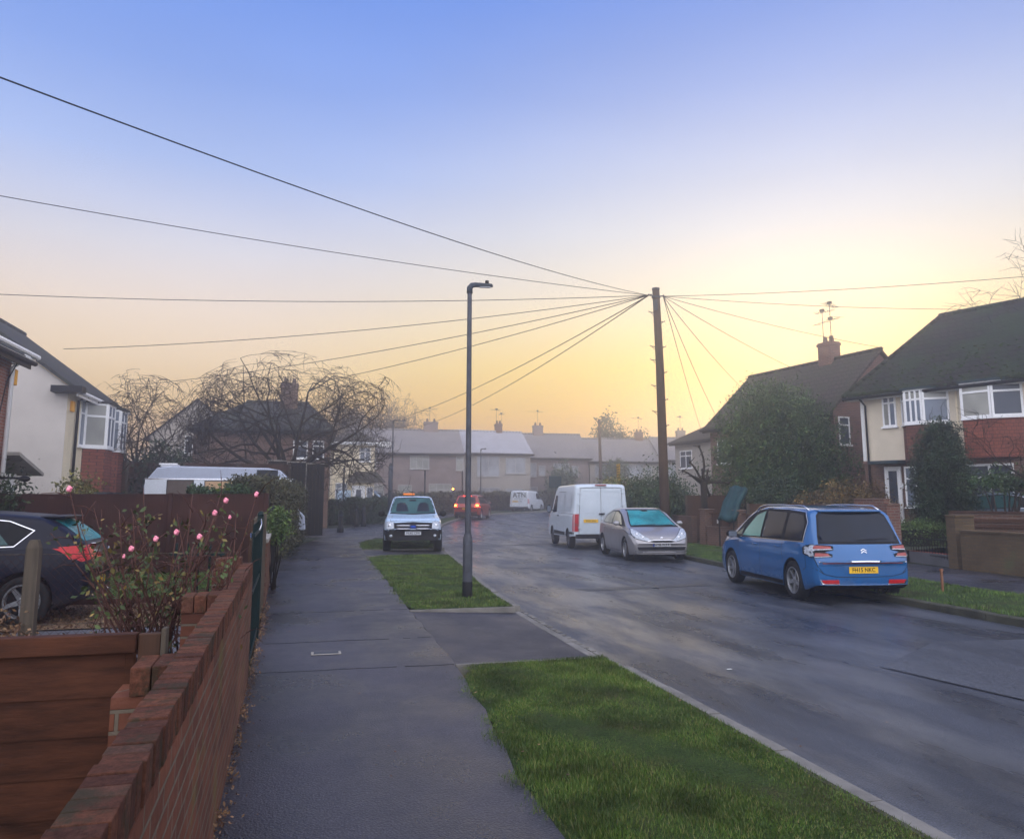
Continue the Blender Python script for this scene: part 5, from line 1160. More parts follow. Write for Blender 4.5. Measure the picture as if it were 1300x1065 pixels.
# brick terrace D
z = gz(68)
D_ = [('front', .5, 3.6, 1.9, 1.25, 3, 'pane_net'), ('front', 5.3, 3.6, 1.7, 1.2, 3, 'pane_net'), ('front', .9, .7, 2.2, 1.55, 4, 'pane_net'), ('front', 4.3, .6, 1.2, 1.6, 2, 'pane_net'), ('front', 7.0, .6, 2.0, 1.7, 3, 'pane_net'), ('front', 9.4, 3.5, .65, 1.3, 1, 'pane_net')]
t, wo, ro = house('brick_terrace', (2.9, 70, z), -3, 9.9, 7, 5.1, 7.2, 'hazed_far_brick', 'slate', 'misty brick terrace with a chimney behind the pickup truck', chim=[(7.4, 3.5, 1.3, 8.1)], wins=D_)
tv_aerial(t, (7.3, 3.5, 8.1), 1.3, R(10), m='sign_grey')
t, wo, ro = house('brick_terrace', (12.85, 75.2, gz(74)), -3, 4.0, 6, 5.0, 7.0, 'hazed_far_brick', 'slate', 'lower brick wing joining the misty terrace to the gabled house', wins=[('front', .2, 3.1, .7, 1.2, 1, 'pane_net'), ('front', .2, .5, .7, 1.6, 1, 'pane_net'), ('front', 1.6, 3.2, 1.5, 1.1, 2, 'pane_net'), ('front', 2.2, .7, .9, 1.5, 1, 'pane_net')])
# gabled house E with the pale slope, ridge running away to the right
t, wo, ro = house('gabled_house', (13.3, 71.5, gz(70)), 6, 6.6, 5.6, 5.3, 7.3, 'hazed_far_render', 'tile_pale', 'misty pale house whose roof slope is pale blue-grey', 'gable', hip0=-.2, hip1=-.2, chim=[(4.4, 2.9, .6, 8.2)],
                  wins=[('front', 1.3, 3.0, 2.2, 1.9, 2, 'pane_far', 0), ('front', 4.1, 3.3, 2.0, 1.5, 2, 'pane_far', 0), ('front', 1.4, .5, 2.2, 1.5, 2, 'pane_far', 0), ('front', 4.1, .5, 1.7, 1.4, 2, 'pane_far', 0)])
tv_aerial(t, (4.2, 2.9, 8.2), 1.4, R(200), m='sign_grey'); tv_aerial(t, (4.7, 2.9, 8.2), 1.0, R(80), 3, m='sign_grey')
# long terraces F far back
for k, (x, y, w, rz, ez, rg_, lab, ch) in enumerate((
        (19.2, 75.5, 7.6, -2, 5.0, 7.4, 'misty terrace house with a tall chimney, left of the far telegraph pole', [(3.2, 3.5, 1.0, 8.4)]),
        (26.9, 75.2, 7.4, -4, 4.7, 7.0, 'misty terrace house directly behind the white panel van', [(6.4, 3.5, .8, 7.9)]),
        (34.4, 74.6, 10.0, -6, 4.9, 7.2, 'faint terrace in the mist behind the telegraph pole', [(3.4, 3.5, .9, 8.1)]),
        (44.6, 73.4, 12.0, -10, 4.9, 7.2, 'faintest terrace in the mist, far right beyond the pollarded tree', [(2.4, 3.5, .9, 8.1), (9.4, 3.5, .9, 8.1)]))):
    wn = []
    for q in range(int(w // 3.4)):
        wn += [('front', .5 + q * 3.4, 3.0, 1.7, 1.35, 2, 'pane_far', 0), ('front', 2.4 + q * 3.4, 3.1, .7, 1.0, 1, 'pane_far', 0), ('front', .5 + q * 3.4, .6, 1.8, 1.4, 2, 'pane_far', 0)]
    t, wo, ro = house('terraced_house', (x, y, gz(y)), rz, w, 7, ez, rg_, 'hazed_far_render' if k % 2 else 'hazed_far_brick', 'slate', lab, chim=ch, wins=wn)
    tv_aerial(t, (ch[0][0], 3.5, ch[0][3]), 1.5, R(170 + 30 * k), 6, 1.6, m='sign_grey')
house('pale_house', (24.2, 50.2, gz(50)), -82, 7.5, 6.5, 5.3, 7.2, 'hazed_far_render', 'tile_brown', 'sliver of a pale misty house left of the big evergreen', 'hip', wins=[('front', .6, 3.4, 1.4, 1.2, 2), ('front', 4.2, 3.4, 1.4, 1.2, 2), ('right', .6, 3.4, 1.0, 1.2, 1)], aerial=False)

# ------------------------------------------------------------------ trees and plants
def bare_tree(name, loc, label, h, spread, trunk_r, levels=5, seed=1, m='bark', droop=0., lean=(0, 0), trunk_h=None, nb=4, twig=.008, up=.5, wig=.35, group=None, limbs=None, dome=None):
    rd = random.Random(seed); t = empty(name, loc, 0, label, 'tree', group); th = trunk_h or h * .28
    tb = MB(); top = Vector((lean[0], lean[1], th)); mid = top * .5 + Vector((rd.uniform(-.08, .08), rd.uniform(-.08, .08), 0))
    tb.tube([(0, 0, -.15), (0, 0, .05), mid, top], [trunk_r * 1.5, trunk_r * 1.15, trunk_r, trunk_r * .9], 10); tb.build('trunk', M[m], t, smooth=True)
    cb = MB()
    def grow(p, d, L, r, lv):
        n = 5 if lv < 2 else 4; pts = [p.copy()]; rs = [r]; q = p.copy(); dd = d.copy(); kd = rd.uniform(.80, 1.22)
        if lv > 2 and dome and math.hypot(p.x, p.y) < dome[0] * .35 and p.z < dome[1]: return
        for i in range(n):
            dd = dd + Vector((rd.gauss(0, wig), rd.gauss(0, wig), rd.gauss(0, wig) * .8 + (up * .25 if lv < 2 else -droop * .45))) * (1.1 if lv > 1 else .6)
            dd.normalize()
            if dome:
                e = Vector((q.x / dome[0], q.y / dome[0], (q.z - dome[1]) / dome[2])); e2 = e.length / kd
                if e2 > .86 and q.z > dome[1] - 1.5:
                    if e2 > 1.08 and len(pts) > 1: break
                    nn = Vector((e.x / dome[0], e.y / dome[0], e.z / dome[2])).normalized(); o_ = dd.dot(nn)
                    if o_ > 0: dd = (dd - nn * o_ * .8 + Vector((0, 0, -.12))).normalized()
            q = q + dd * (L / n); pts.append(q.copy()); rs.append(max(twig * .45, r * (1 - .62 * (i + 1) / n)))
        cb.tube(pts, rs, 6 if lv < 2 else (4 if lv < 4 else 3), cap=False)
        if lv >= levels: return
        k = nb + (1 if lv < 2 else 0) + rd.randint(0, 1)
        for i in range(k):
            n = len(pts) - 1; f = rd.uniform(.25, 1) if i else 1; idx = min(n, max(1, int(round(f * n)))); bp = pts[idx]; az = rd.uniform(0, 6.283)
            perp = dd.orthogonal().normalized(); perp.rotate(Matrix.Rotation(az, 3, dd)); nd = (dd * rd.uniform(.45, .9) + perp * rd.uniform(.5, 1.0)).normalized()
            grow(bp, nd, L * rd.uniform(.52, .75), max(twig, rs[idx] * .72), lv + 1)
    n0 = limbs or 5
    for i in range(n0):
        az = 2 * math.pi * i / n0 + rd.uniform(-.4, .4); e = rd.uniform(.35, .9) if droop else rd.uniform(.7, 1.25)
        if dome: e = rd.uniform(.2, 1.0) if i % 3 else 1.3
        d = Vector((math.cos(az) * math.cos(e) * spread, math.sin(az) * math.cos(e) * spread, math.sin(e))).normalized()
        grow(top - Vector((0, 0, rd.uniform(0, th * .2))), d, (h - th) * rd.uniform(.45, .62) * (1 if not droop else 1.05), trunk_r * .55, 1)
    V = np.array(cb.v); zt = V[:, 2].max(); cb.v = [(x, y, z) for x, y, z in cb.v]
    cb.build('crown', M[m], t, smooth=True); return t
def leaf_cloud(name, parent, blobs, n, size, m, seed=1, clump=.18, flat=1.0, shell=.45):
    """leaf-sized quads gathered in clumps over ellipsoids: blobs = (x,y,z,rx,ry,rz)"""
    rg = np.random.default_rng(seed); vol = np.array([b[3] * b[4] * b[5] for b in blobs]) ** (2 / 3); vol = vol / vol.sum(); Vs = []
    for b, f in zip(blobs, vol):
        k = int(n * f); nc = max(6, k // 26)
        d = rg.standard_normal((nc, 3)); d /= np.linalg.norm(d, axis=1)[:, None]; rad = shell + (1 - shell) * rg.random(nc) ** .6; c = d * rad[:, None] * (1 + .18 * rg.standard_normal(nc))[:, None]
        c = c * np.array(b[3:6]) + np.array(b[:3]); ci = rg.integers(0, nc, k); cs = clump * (.5 + rg.random(nc))
        p = c[ci] + rg.standard_normal((k, 3)) * cs[ci][:, None] * np.array([1, 1, flat]); Vs.append(p)
    P = np.vstack(Vs); k = len(P); a = rg.standard_normal((k, 3)); a /= np.linalg.norm(a, axis=1)[:, None]; b_ = np.cross(a, rg.standard_normal((k, 3))); b_ /= np.linalg.norm(b_, axis=1)[:, None]
    s = size * (.6 + .8 * rg.random(k))[:, None]; V = np.stack([P - a * s, P - b_ * s * .45, P + a * s, P + b_ * s * .45], 1)
    V[:, :, 2] = np.maximum(V[:, :, 2], .01)
    return fastmesh(name, V.reshape(-1, 3), np.arange(4 * k).reshape(-1, 4), M[m], parent)
def leafy(name, loc, label, blobs, n, size, m, seed=1, cat='shrub', core=None, stems=5, group=None, clump=.18, trunk='bark_dark', shell=.45):
    t = empty(name, loc, 0, label, cat, group); leaf_cloud('crown', t, blobs, n, size, m, seed, clump, shell=shell)
    mb = MB(); rd = random.Random(seed)
    zz = max(b[2] for b in blobs)
    for i in range(stems):
        b = rd.choice(blobs); x, y = rd.uniform(-.1, .1), rd.uniform(-.1, .1); e = Vector((b[0] + rd.uniform(-.5, .5) * b[3], b[1] + rd.uniform(-.5, .5) * b[4], b[2] + b[5] * .5))
        mb.tube([(x, y, -.05), ((x + e.x) / 2 + rd.uniform(-.1, .1), (y + e.y) / 2, e.z * .5), e], [.05 if zz > 2 else .018, .035 if zz > 2 else .012, .008], 6)
    mb.build('trunk' if cat == 'tree' else 'stems', M[trunk], t, smooth=True); return t
def hedge(name, pts, w, h, label, m, n, size, seed=3, z0=0., cat='hedge', rough=.08):
    """clipped hedge along a polyline"""
    t = empty(name, (0, 0, 0), 0, label, cat); rg = np.random.default_rng(seed); P = resample(pts, 40); d = np.r_[0, np.cumsum(np.hypot(*np.diff(P, axis=0).T))]
    s = rg.random(n) * d[-1]; x = np.interp(s, d, P[:, 0]); y = np.interp(s, d, P[:, 1]); face = rg.random(n)
    off = np.where(face < .35, -w / 2, np.where(face < .6, w / 2, (rg.random(n) - .5) * w)); hh = h * (1 + .05 * np.sin(s * 2.1) + .04 * np.sin(s * 5.7 + 1)); z = np.where(face < .6, rg.random(n) ** .8 * hh, hh)
    z = z + rg.standard_normal(n) * rough; off = off + rg.standard_normal(n) * rough; dx = np.gradient(P[:, 0]); dy = np.gradient(P[:, 1]); l = np.hypot(dx, dy); nx = np.interp(s, d, -dy / l); ny = np.interp(s, d, dx / l)
    C = np.c_[x + nx * off, y + ny * off, np.maximum(.02, z) + np.array([gz(v) for v in y]) + z0]
    a = rg.standard_normal((n, 3)); a /= np.linalg.norm(a, axis=1)[:, None]; b_ = np.cross(a, rg.standard_normal((n, 3))); b_ /= np.linalg.norm(b_, axis=1)[:, None]; sz = size * (.6 + .8 * rg.random(n))[:, None]
    V = np.stack([C - a * sz, C - b_ * sz * .45, C + a * sz, C + b_ * sz * .45], 1); fastmesh('foliage', V.reshape(-1, 3), np.arange(4 * n).reshape(-1, 4), M[m], t)
    mb = MB(); k = len(P)
    for i in range(k):
        for o_, q in ((-w * .42, 0), (-w * .42, h * .9), (w * .42, h * .9), (w * .42, 0)):
            nn = np.array([-dy[i], dx[i]]) / l[i]; mb.v.append((P[i, 0] + nn[0] * o_, P[i, 1] + nn[1] * o_, gz(P[i, 1]) + z0 + q))
    for i in range(k - 1):
        for j in range(3): a_ = i * 4 + j; mb.f.append((a_, a_ + 1, a_ + 5, a_ + 4)); mb.m.append(0)
    mb.f += [(0, 1, 2, 3), (4 * k - 4, 4 * k - 3, 4 * k - 2, 4 * k - 1)]; mb.m += [0, 0]
    mb.build('branches', M['bark_dark'], t); return t

bare_tree('apple_tree', (-.95, 33.6, 0), 'spreading bare apple tree with twisted drooping twigs, behind the hedge on the left', 9.2, 1.5, .19, 5, 11, 'bark_dark', droop=.05, trunk_h=2.6, nb=4, twig=.010, wig=.20, limbs=8, dome=(4.6, 4.5, 3.0))
bare_tree('bare_tree', (-6.6, 33.0, 0), 'bare fan-shaped tree between the cream bay house and the dark brick house', 6.6, .9, .15, 5, 5, 'bark', trunk_h=1.2, nb=3, twig=.011, up=.9, wig=.14, limbs=8, dome=(2.5, 3.2, 3.4))
bare_tree('bare_tree', (6.2, 84, gz(84)), 'faint bare tree in the mist left of the terrace chimney', 12.0, 1.0, .25, 5, 8, 'bark', trunk_h=3.0, nb=4, twig=.02, up=.6, wig=.22, limbs=7)
bare_tree('bare_tree', (2.4, 82, gz(82)), 'faint bare tree in the mist behind the street name sign', 11.0, 1.0, .25, 5, 18, 'bark', trunk_h=3.0, nb=4, twig=.02, up=.6, wig=.22, limbs=7)
bare_tree('bare_tree', (26.5, 22.8, 0), 'bare tree whose top shows above the mossy roof at the right', 10.6, .8, .16, 5, 23, 'bark', trunk_h=4, nb=3, twig=.010, up=.8, wig=.2, limbs=6)
bare_tree('bare_tree', (18.2, 15.6, 0), 'bare branches reaching in from the right edge in front of the tile-hung bay', 5.2, 1.2, .08, 4, 29, 'bark_dark', trunk_h=1.4, nb=3, twig=.008, up=.3, wig=.3, limbs=6)
# conifer bush below the fan tree
leafy('conifer', (-5.75, 32.2, 0), 'dark rounded conifer under the bare fan-shaped tree', [(0, 0, 1.6, 1.15, 1.1, 1.7), (.2, 0, 2.7, .85, .8, 1.1), (-.5, .2, 1.5, .8, .8, 1.3), (.7, .1, 2.0, .6, .6, 1.0)], 12000, .07, 'leaf_cyp', 4, 'tree', clump=.16)
# pollarded tree
def pollard():
    rd = random.Random(3); t = empty('pollarded_tree', (14.25, 27.2, 0), 0, 'small pollarded tree with knobbly bare stumps, left of the big evergreen', 'tree')
    mb = MB(); mb.tube([(0, 0, -.1), (.03, 0, .8), (-.02, 0, 1.6), (0, 0, 2.3)], [.17, .13, .12, .14], 9); mb.build('trunk', M['bark_dark'], t, smooth=True)
    cb = MB()
    for i, (dx, dz, L) in enumerate(((-.8, .75, .85), (-.35, 1, 1.0), (.15, 1, 1.25), (.55, .8, .95), (.9, .35, .8), (1.0, .1, .75), (-.9, .35, .6), (.35, -.55, .5), (0.1, .9, .7), (.7, .7, .5))):
        d = Vector((dx, rd.uniform(-.5, .5), dz)).normalized(); p = Vector((0, 0, rd.uniform(1.9, 2.3))); pts = [p]; rs = [.07]
        for k in range(5): d = (d + Vector((rd.gauss(0, .12), rd.gauss(0, .12), rd.gauss(0, .12)))).normalized(); pts.append(pts[-1] + d * L * 1.15 / 5); rs.append(.048 - .004 * k)
        cb.tube(pts, rs, 6); cb.ball(pts[-1], .06, 7, 5)
        for _ in range(6):
            e = pts[rd.randint(2, 5)]; q = (Vector((rd.gauss(0, 1), rd.gauss(0, 1), rd.gauss(.5, .8)))).normalized(); cb.tube([e, e + q * rd.uniform(.12, .32)], [.02, .008], 4)
    cb.build('crown', M['bark_dark'], t, smooth=True)
pollard()
# the big evergreen
leafy('evergreen_tree', (19.1, 29.6, 0), 'big rounded evergreen tree in front of the brick gable house', [(0, 0, 3.0, 2.5, 1.9, 2.7), (-.9, 0, 4.5, 1.6, 1.5, 1.9), (.3, 0, 5.2, 1.2, 1.2, 1.3), (1.6, -.2, 3.4, 1.5, 1.4, 1.6), (-1.7, 0, 2.6, 1.4, 1.3, 2.2), (2.3, .2, 2.3, 1.3, 1.2, 1.7), (-.2, -.8, 1.6, 2.3, 1.3, 1.7), (-1.9, -.3, 3.9, .8, .8, .9), (1.3, -.5, 4.9, .7, .7, .8), (-.4, 0, 6.0, .5, .5, .7)], 80000, .055, 'leaf_tree', 9, 'tree', clump=.17, stems=14, shell=.55)
leafy('evergreen_tree', (18.1, 28.4, 0), 'narrow loose evergreen at the left flank of the big rounded one', [(0, 0, 2.0, .95, .9, 1.9), (.2, 0, 3.8, .65, .6, 1.0), (.3, 0, 4.9, .35, .35, .7)], 12000, .07, 'leaf_mid', 12, 'tree', clump=.2)
leafy('shrub', (18.2, 24.2, 0), 'olive-brown shrub behind the roof of the blue car', [(0, 0, 1.2, 1.3, .9, 1.0), (-1.3, .2, 1.0, .9, .8, .9), (1.0, -.3, 1.1, .9, .8, .95)], 16000, .05, 'leaf_olive', 14, clump=.16)
leafy('shrub', (15.6, 25.3, 0), 'dark green shrub beside the tarpaulin-covered frame', [(0, 0, 1.0, .9, .7, 1.1), (.7, .1, 1.5, .7, .6, 1.0)], 9000, .05, 'leaf_dark', 15, clump=.16)
# cypress in front of the semi
leafy('cypress', (18.35, 20.0, 0), 'tall dense oval cypress in front of the cream and brick house', [(0, 0, 1.1, .80, .80, 1.3), (0, 0, 2.1, .78, .78, 1.3), (.03, 0, 3.0, .58, .58, .95), (.02, 0, 3.5, .34, .34, .5)], 46000, .035, 'leaf_cyp', 16, 'tree', clump=.07, shell=.86)
leafy('small_tree', (17.75, 17.35, 0), 'small flat-topped shrub with grey-green leaves in front of the ground-floor window', [(0, 0, 2.12, .95, .5, .13), (-.6, 0, 2.08, .5, .4, .12), (.7, 0, 2.05, .5, .4, .14)], 2400, .045, 'leaf_mid', 17, 'tree', clump=.12, stems=9, trunk='bark')
# right-hand garden bushes by the telegraph pole
leafy('hedge_bush', (13.7, 30.2, 0), 'rounded green bush just right of the telegraph pole', [(0, 0, 1.5, 1.25, 1.0, 1.2), (.9, .1, 1.2, .9, .8, 1.1), (-.9, 0, 1.2, .8, .8, 1.0)], 22000, .055, 'leaf_mid', 18, clump=.17)
leafy('hedge_bush', (12.75, 32.0, 0), 'yellow-green bush between the white panel van and the telegraph pole', [(0, 0, 1.2, .95, .9, 1.1), (-.4, 0, 1.8, .55, .5, .6), (.6, 0, 1.7, .5, .5, .7)], 12000, .06, 'leaf_yel', 19, clump=.17)
# misty conifers beyond the far roofs
for x, y, hh, s_, lab in ((31.2, 82, 9.8, 20, 'tall misty conifer above the far roofs, right of the far pole'), (33.6, 84, 8.6, 21, 'second misty conifer, lower and further right'), (37.5, 86, 8.2, 22, 'faint rounded tree above the far roofs near the telegraph pole')):
    leafy('misty_tree', (x, y, gz(y)), lab, [(0, 0, hh * .35, 2.2, 2, hh * .35), (0, 0, hh * .62, 1.6, 1.5, hh * .28), (.1, 0, hh * .85, .8, .8, hh * .17)], 7000, .16, 'leaf_dark', s_, 'tree', clump=.35, stems=2)
for x, y, hh, s_, lab in ((23.4, 73.2, 4.6, 41, 'misty garden shrub in front of the terrace behind the lettered van'), (28.6, 73.0, 5.4, 42, 'misty garden tree in front of the terrace directly above the panel van'), (35.5, 71.6, 4.4, 43, 'misty garden tree left of the telegraph pole, low against the terrace')):
    leafy('misty_tree', (x, y, gz(y)), lab, [(0, 0, hh * .4, 1.5, 1.2, hh * .4), (.4, 0, hh * .7, .9, .8, hh * .25), (-.7, 0, hh * .5, .8, .8, hh * .3)], 3500, .12, 'leaf_mid', s_, 'tree', clump=.28, stems=2)
# far wood on the skyline
t = leaf_cloud('far_wood', None, [(x, 105 + 4 * math.sin(x), 3.2 + 1.2 * math.sin(x * .7), 4.5, 3, 3.0 + 1.1 * math.sin(x * 1.3)) for x in range(-60, 110, 6)], 26000, .28, 'leaf_dark', 33, .6)
tag(t, 'faint line of trees on the misty skyline', 'wood', kind='stuff')

# hedges
hedge('hedge', [(-2.9, 20.6), (-1.5, 20.4)], .6, 1.74, 'dark green hedge top over the brown fence in front of the camper', 'leaf_dark', 5000, .045, 3)
hedge('hedge', [(-1.55, 20.8), (-1.15, 25), (-1.0, 30), (-.75, 31.8)], 1.0, 2.0, 'tall brown-green hedge beside the footway, left of the path', 'leaf_hedge', 26000, .045, 4)
hedge('hedge', [(-1.0, 45.5), (2.3, 46.6), (4.2, 50)], .9, 1.30, 'clipped dark hedge behind the bollards across the side road', 'leaf_dark', 16000, .06, 5)
hedge('hedge', [(5.4, 57), (9, 61.5), (12.5, 66.0), (17.5, 69.8), (27, 73.2), (40, 78)], 1.0, 1.45, 'long brown hedge round the outside of the bend', 'leaf_hedge', 20000, .10, 6)
hedge('hedge', [(16.4, 20.4), (18.4, 19.3)], .5, .85, 'low bright green hedge behind the red-brick drive', 'leaf_lime', 6000, .035, 7)
leafy('shrub', (-7.6, 20.0, 0), 'dark green shrub below the red brick house at the left edge', [(0, 0, 1.3, .9, .7, 1.1), (1.0, 0, 1.1, .6, .6, .95)], 9000, .05, 'leaf_dark', 31, clump=.14)
leafy('shrub', (-5.9, 22.6, 0), 'olive shrub against the grey gable wall of the cream house', [(0, 0, 1.2, .45, .5, 1.0)], 3500, .05, 'leaf_yel', 32, clump=.14)
leafy('shrub', (-.64, 15.6, -.15), 'pale feathery shrub hanging over the footway fence', [(0, 0, 1.28, .14, .4, .2), (.05, -.2, 1.42, .12, .25, .15)], 1800, .035, 'leaf_lime', 34, clump=.08)

# rose bush
def rose_bush():
    rd = random.Random(12); t = empty('rose_bush', (-.98, 6.1, 0), 0, 'tall straggly rose bush with pink flowers behind the brick garden wall', 'rose bush')
    mb = MB(); lv = []
    tips = [(-.42, -.9, 1.73), (.42, -.5, 1.66), (.36, -.55, 1.58), (.02, -.6, 1.42), (.14, -.6, 1.46), (.28, -.6, 1.43), (.62, -.6, 1.70), (-.12, -.6, 1.36), (.45, -.5, 1.55), (-.5, -.3, 1.5), (-.3, .2, 1.6), (.1, .3, 1.7), (.3, .4, 1.75), (-.7, -.2, 1.45), (.5, .2, 1.4), (-.15, -.2, 1.75), (.2, -.1, 1.2), (-.35, -.5, 1.15), (.55, -.2, 1.2), (.05, .1, 1.3)]
    for i, tp in enumerate(tips + [(rd.uniform(-.6, .6), rd.uniform(-.6, .6), rd.uniform(.4, 1.3)) for _ in range(26)] + [(rd.uniform(-.55, .5), rd.uniform(-.7, .5), rd.uniform(.9, 1.62)) for _ in range(34)]):
        b = Vector((rd.uniform(-.22, .22), rd.uniform(-.2, .2), 0)); e = Vector(tp); m1 = b.lerp(e, .4) + Vector((rd.uniform(-.1, .1), rd.uniform(-.1, .1), .1)); m2 = b.lerp(e, .75) + Vector((rd.uniform(-.06, .06), rd.uniform(-.06, .06), .03))
        mb.tube([b, m1, m2, e], [.010, .007, .005, .0025], 5)
        for k in range(6):
            q = m1.lerp(e, rd.random()); g = q + Vector((rd.uniform(-.16, .16), rd.uniform(-.16, .16), rd.uniform(-.03, .18))); mb.tube([q, q.lerp(g, .5) + Vector((0, 0, .02)), g], [.004, .003, .0015], 3)
            if rd.random() < .8: lv.append(g)
        lv += [m2.lerp(e, rd.random()) for _ in range(3)]
    mb.build('stems', M['stem'], t, smooth=True)
    V = []; rg = np.random.default_rng(5)
    for g in lv:
        if rd.random() > (.30 if g[2] < .9 else .42): continue
        for k in range(rd.randint(3, 7)):
            c = np.array(g) + rg.standard_normal(3) * .035; a = rg.standard_normal(3); a /= np.linalg.norm(a); b_ = np.cross(a, rg.standard_normal(3)); b_ /= np.linalg.norm(b_); s = .016 + .012 * rd.random()
            V.append([c - a * s, c - b_ * s * .55, c + a * s, c + b_ * s * .55])
    V = np.array(V); fastmesh('leaves', V.reshape(-1, 3), np.arange(4 * len(V)).reshape(-1, 4), M['rose_leaf'], t)
    for i, p in enumerate(tips[:9] + [(-.2, -.4, 1.30)]):
        r = .020 if i < 8 else .013; f = MB()
        for k in range(9):
            a = k * 2.4; rr = r * (.25 + .08 * k); f.ball((p[0] + math.cos(a) * rr * .45, p[1] + math.sin(a) * rr * .45, p[2] + r * .3 * math.sin(k * 1.7)), (r * .55, r * .5, r * .6), 6, 4)
        f.ball((p[0], p[1], p[2] + .012), r * .55, 6, 4); f.build('rose', M['rose'], t, smooth=True)
rose_bush()

# ------------------------------------------------------------------ street furniture
def lamp_post(loc, h, az, label, scale=1.0, base=True, arm=.42, group='street lamps along the road'):
    t = empty('street_lamp', loc, az, label, 'street lamp', group); s = scale
    mb = MB(); mb.lathe([(.0, 1.05 * s), (.052, 1.05 * s), (.040 * s, h - .12), (0, h - .12)], 16); mb.build('column', M['galv'], t, smooth=True).data.set_sharp_from_angle(angle=R(40))
    if base:
        mb = MB(); mb.lathe([(0, .27), (.082, .27), (.082, .98), (.062, 1.07), (0, 1.07)], 18); b = mb.build('base_sleeve', M['galv'], t, smooth=True); b.data.set_sharp_from_angle(angle=R(40))
        d = MB(); d.box(-.045, .045, -.086, -.080, .45, .90); d.build('access_door', M['galv'], b, bevel=.003)
        mb = MB(); mb.lathe([(0, -.1), (.086, -.1), (.086, .27), (.082, .275), (0, .275)], 18); mb.build('base_band', M['black'], t, smooth=True).data.set_sharp_from_angle(angle=R(40))
    mb = MB(); mb.tube([(0, 0, h - .16), (.0, 0, h - .06), (.04, 0, h - .01), (.10, 0, h), (arm * .5, 0, h)], [.055, .055, .05, .045, .04], 10); mb.build('arm', M['galv_dark'], t, smooth=True)
    mb = MB(); mb.add([(.10, -.05, h - .035), (arm, -.045, h - .03), (arm, .045, h - .03), (.10, .05, h - .035), (.10, -.05, h + .035), (arm - .02, -.05, h + .02), (arm - .02, .05, h + .02), (.10, .05, h + .035)],
                      [(0, 3, 2, 1), (4, 5, 6, 7), (0, 1, 5, 4), (1, 2, 6, 5), (2, 3, 7, 6), (3, 0, 4, 7)]); l = mb.build('lantern', M['galv_dark'], t, bevel=.012)
    mb = MB(); mb.box(arm * .42, arm - .05, -.035, .035, h - .045, h - .034); mb.build('lens', M['lens_clear'], l)
    mb = MB(); mb.lathe([(0, h + .02), (.035, h + .02), (.035, h + .075), (.028, h + .085), (0, h + .085)], 12, 0, Matrix.Translation((arm - .11, 0, 0))); mb.build('photocell', M['black'], l, smooth=True)
    return t
lamp_post((2.60, 13.5, 0), 5.46, R(-8), 'nearest street lamp, grey column with a black base band standing on the grass verge')
t = lamp_post((4.35, 45.5, gz(45)), 5.95, R(-10), 'street lamp carrying a pointed street sign, beyond the pickup truck', arm=.75)
mb = MB(); mb.tube([(-.12, .0, 0), (-.12, 0, 3.35)], .11, 10); mb.tube([(-.12, 0, 3.35), (-.12, 0, 3.5)], [.10, .05], 10)
o = mb.build('signal_post', M['galv_dark'], None, smooth=True); o.location = (4.35, 45.3, gz(45)); tag(o, 'short thick dark post standing against the lamp column that carries the street sign', 'post')
# pointed direction sign with two rows of small writing
s = empty('street_sign', (4.28, 45.38, gz(45) + 4.55), 0, 'white pointed street sign with a dark border fixed to the lamp column', 'sign')
mb = MB(); P = [(-.82, 0), (-.66, .19), (0, .19), (0, -.19), (-.66, -.19)]; mb.prism(P, 0, .03, 0, Matrix.Rotation(R(90), 4, 'X')); mb.build('sign_board', M['ink'], s)
mb = MB(); P = [(-.765, 0), (-.64, .15), (-.03, .15), (-.03, -.15), (-.64, -.15)]; mb.prism(P, .03, .036, 0, Matrix.Rotation(R(90), 4, 'X')); q = mb.build('sign_face', M['white'], s)
text('Blackfen', .135, M['ink'], q, frame_mat((-.33, -.038, .055), (1, 0, 0)), 'lettering', .001); text('Centre', .135, M['ink'], q, frame_mat((-.30, -.038, -.075), (1, 0, 0)), 'lettering', .001)
lamp_post((13.0, 62.2, gz(62)), 5.1, R(-10), 'third street lamp, thin and misty beside the gabled house', arm=.45, base=False)
# square sign seen from behind, above the white van
t = empty('road_sign', (11.5, 37.2, gz(37) + .12), R(-12), 'square dark-backed road sign above the left corner of the white panel van', 'sign')
mb = MB(); mb.box(-.31, .31, -.01, .01, 2.05, 2.62); b = mb.build('sign_board', M['sign_grey'], t, bevel=.02); mb = MB(); mb.tube([(0, .03, 0), (0, .03, 2.6)], .03, 8); mb.build('post', M['galv'], t, smooth=True)
mb = MB(); mb.box(-.25, .25, -.022, -.01, 2.18, 2.21); mb.box(-.25, .25, -.022, -.01, 2.46, 2.49); mb.build('sign_rail', M['galv_dark'], b)
t = empty('road_sign', (14.65, 36.8, 0.05), R(-101), 'narrow yellow sign on a post seen nearly edge-on, above the white panel van', 'sign')
mb = MB(); mb.box(-.42, .42, -.015, .015, 2.35, 3.30); b = mb.build('sign_board', M['sign_yellow'], t, bevel=.02)
for k in range(6): mb = MB(); mb.box(-.34, .34, -.019, -.015, 2.48 + k * .13, 2.52 + k * .13); mb.build('text_line', M['ink'], b)
mb = MB(); mb.tube([(0, .04, 0), (0, .04, 3.2)], .035, 8); mb.build('post', M['galv_dark'], t, smooth=True)
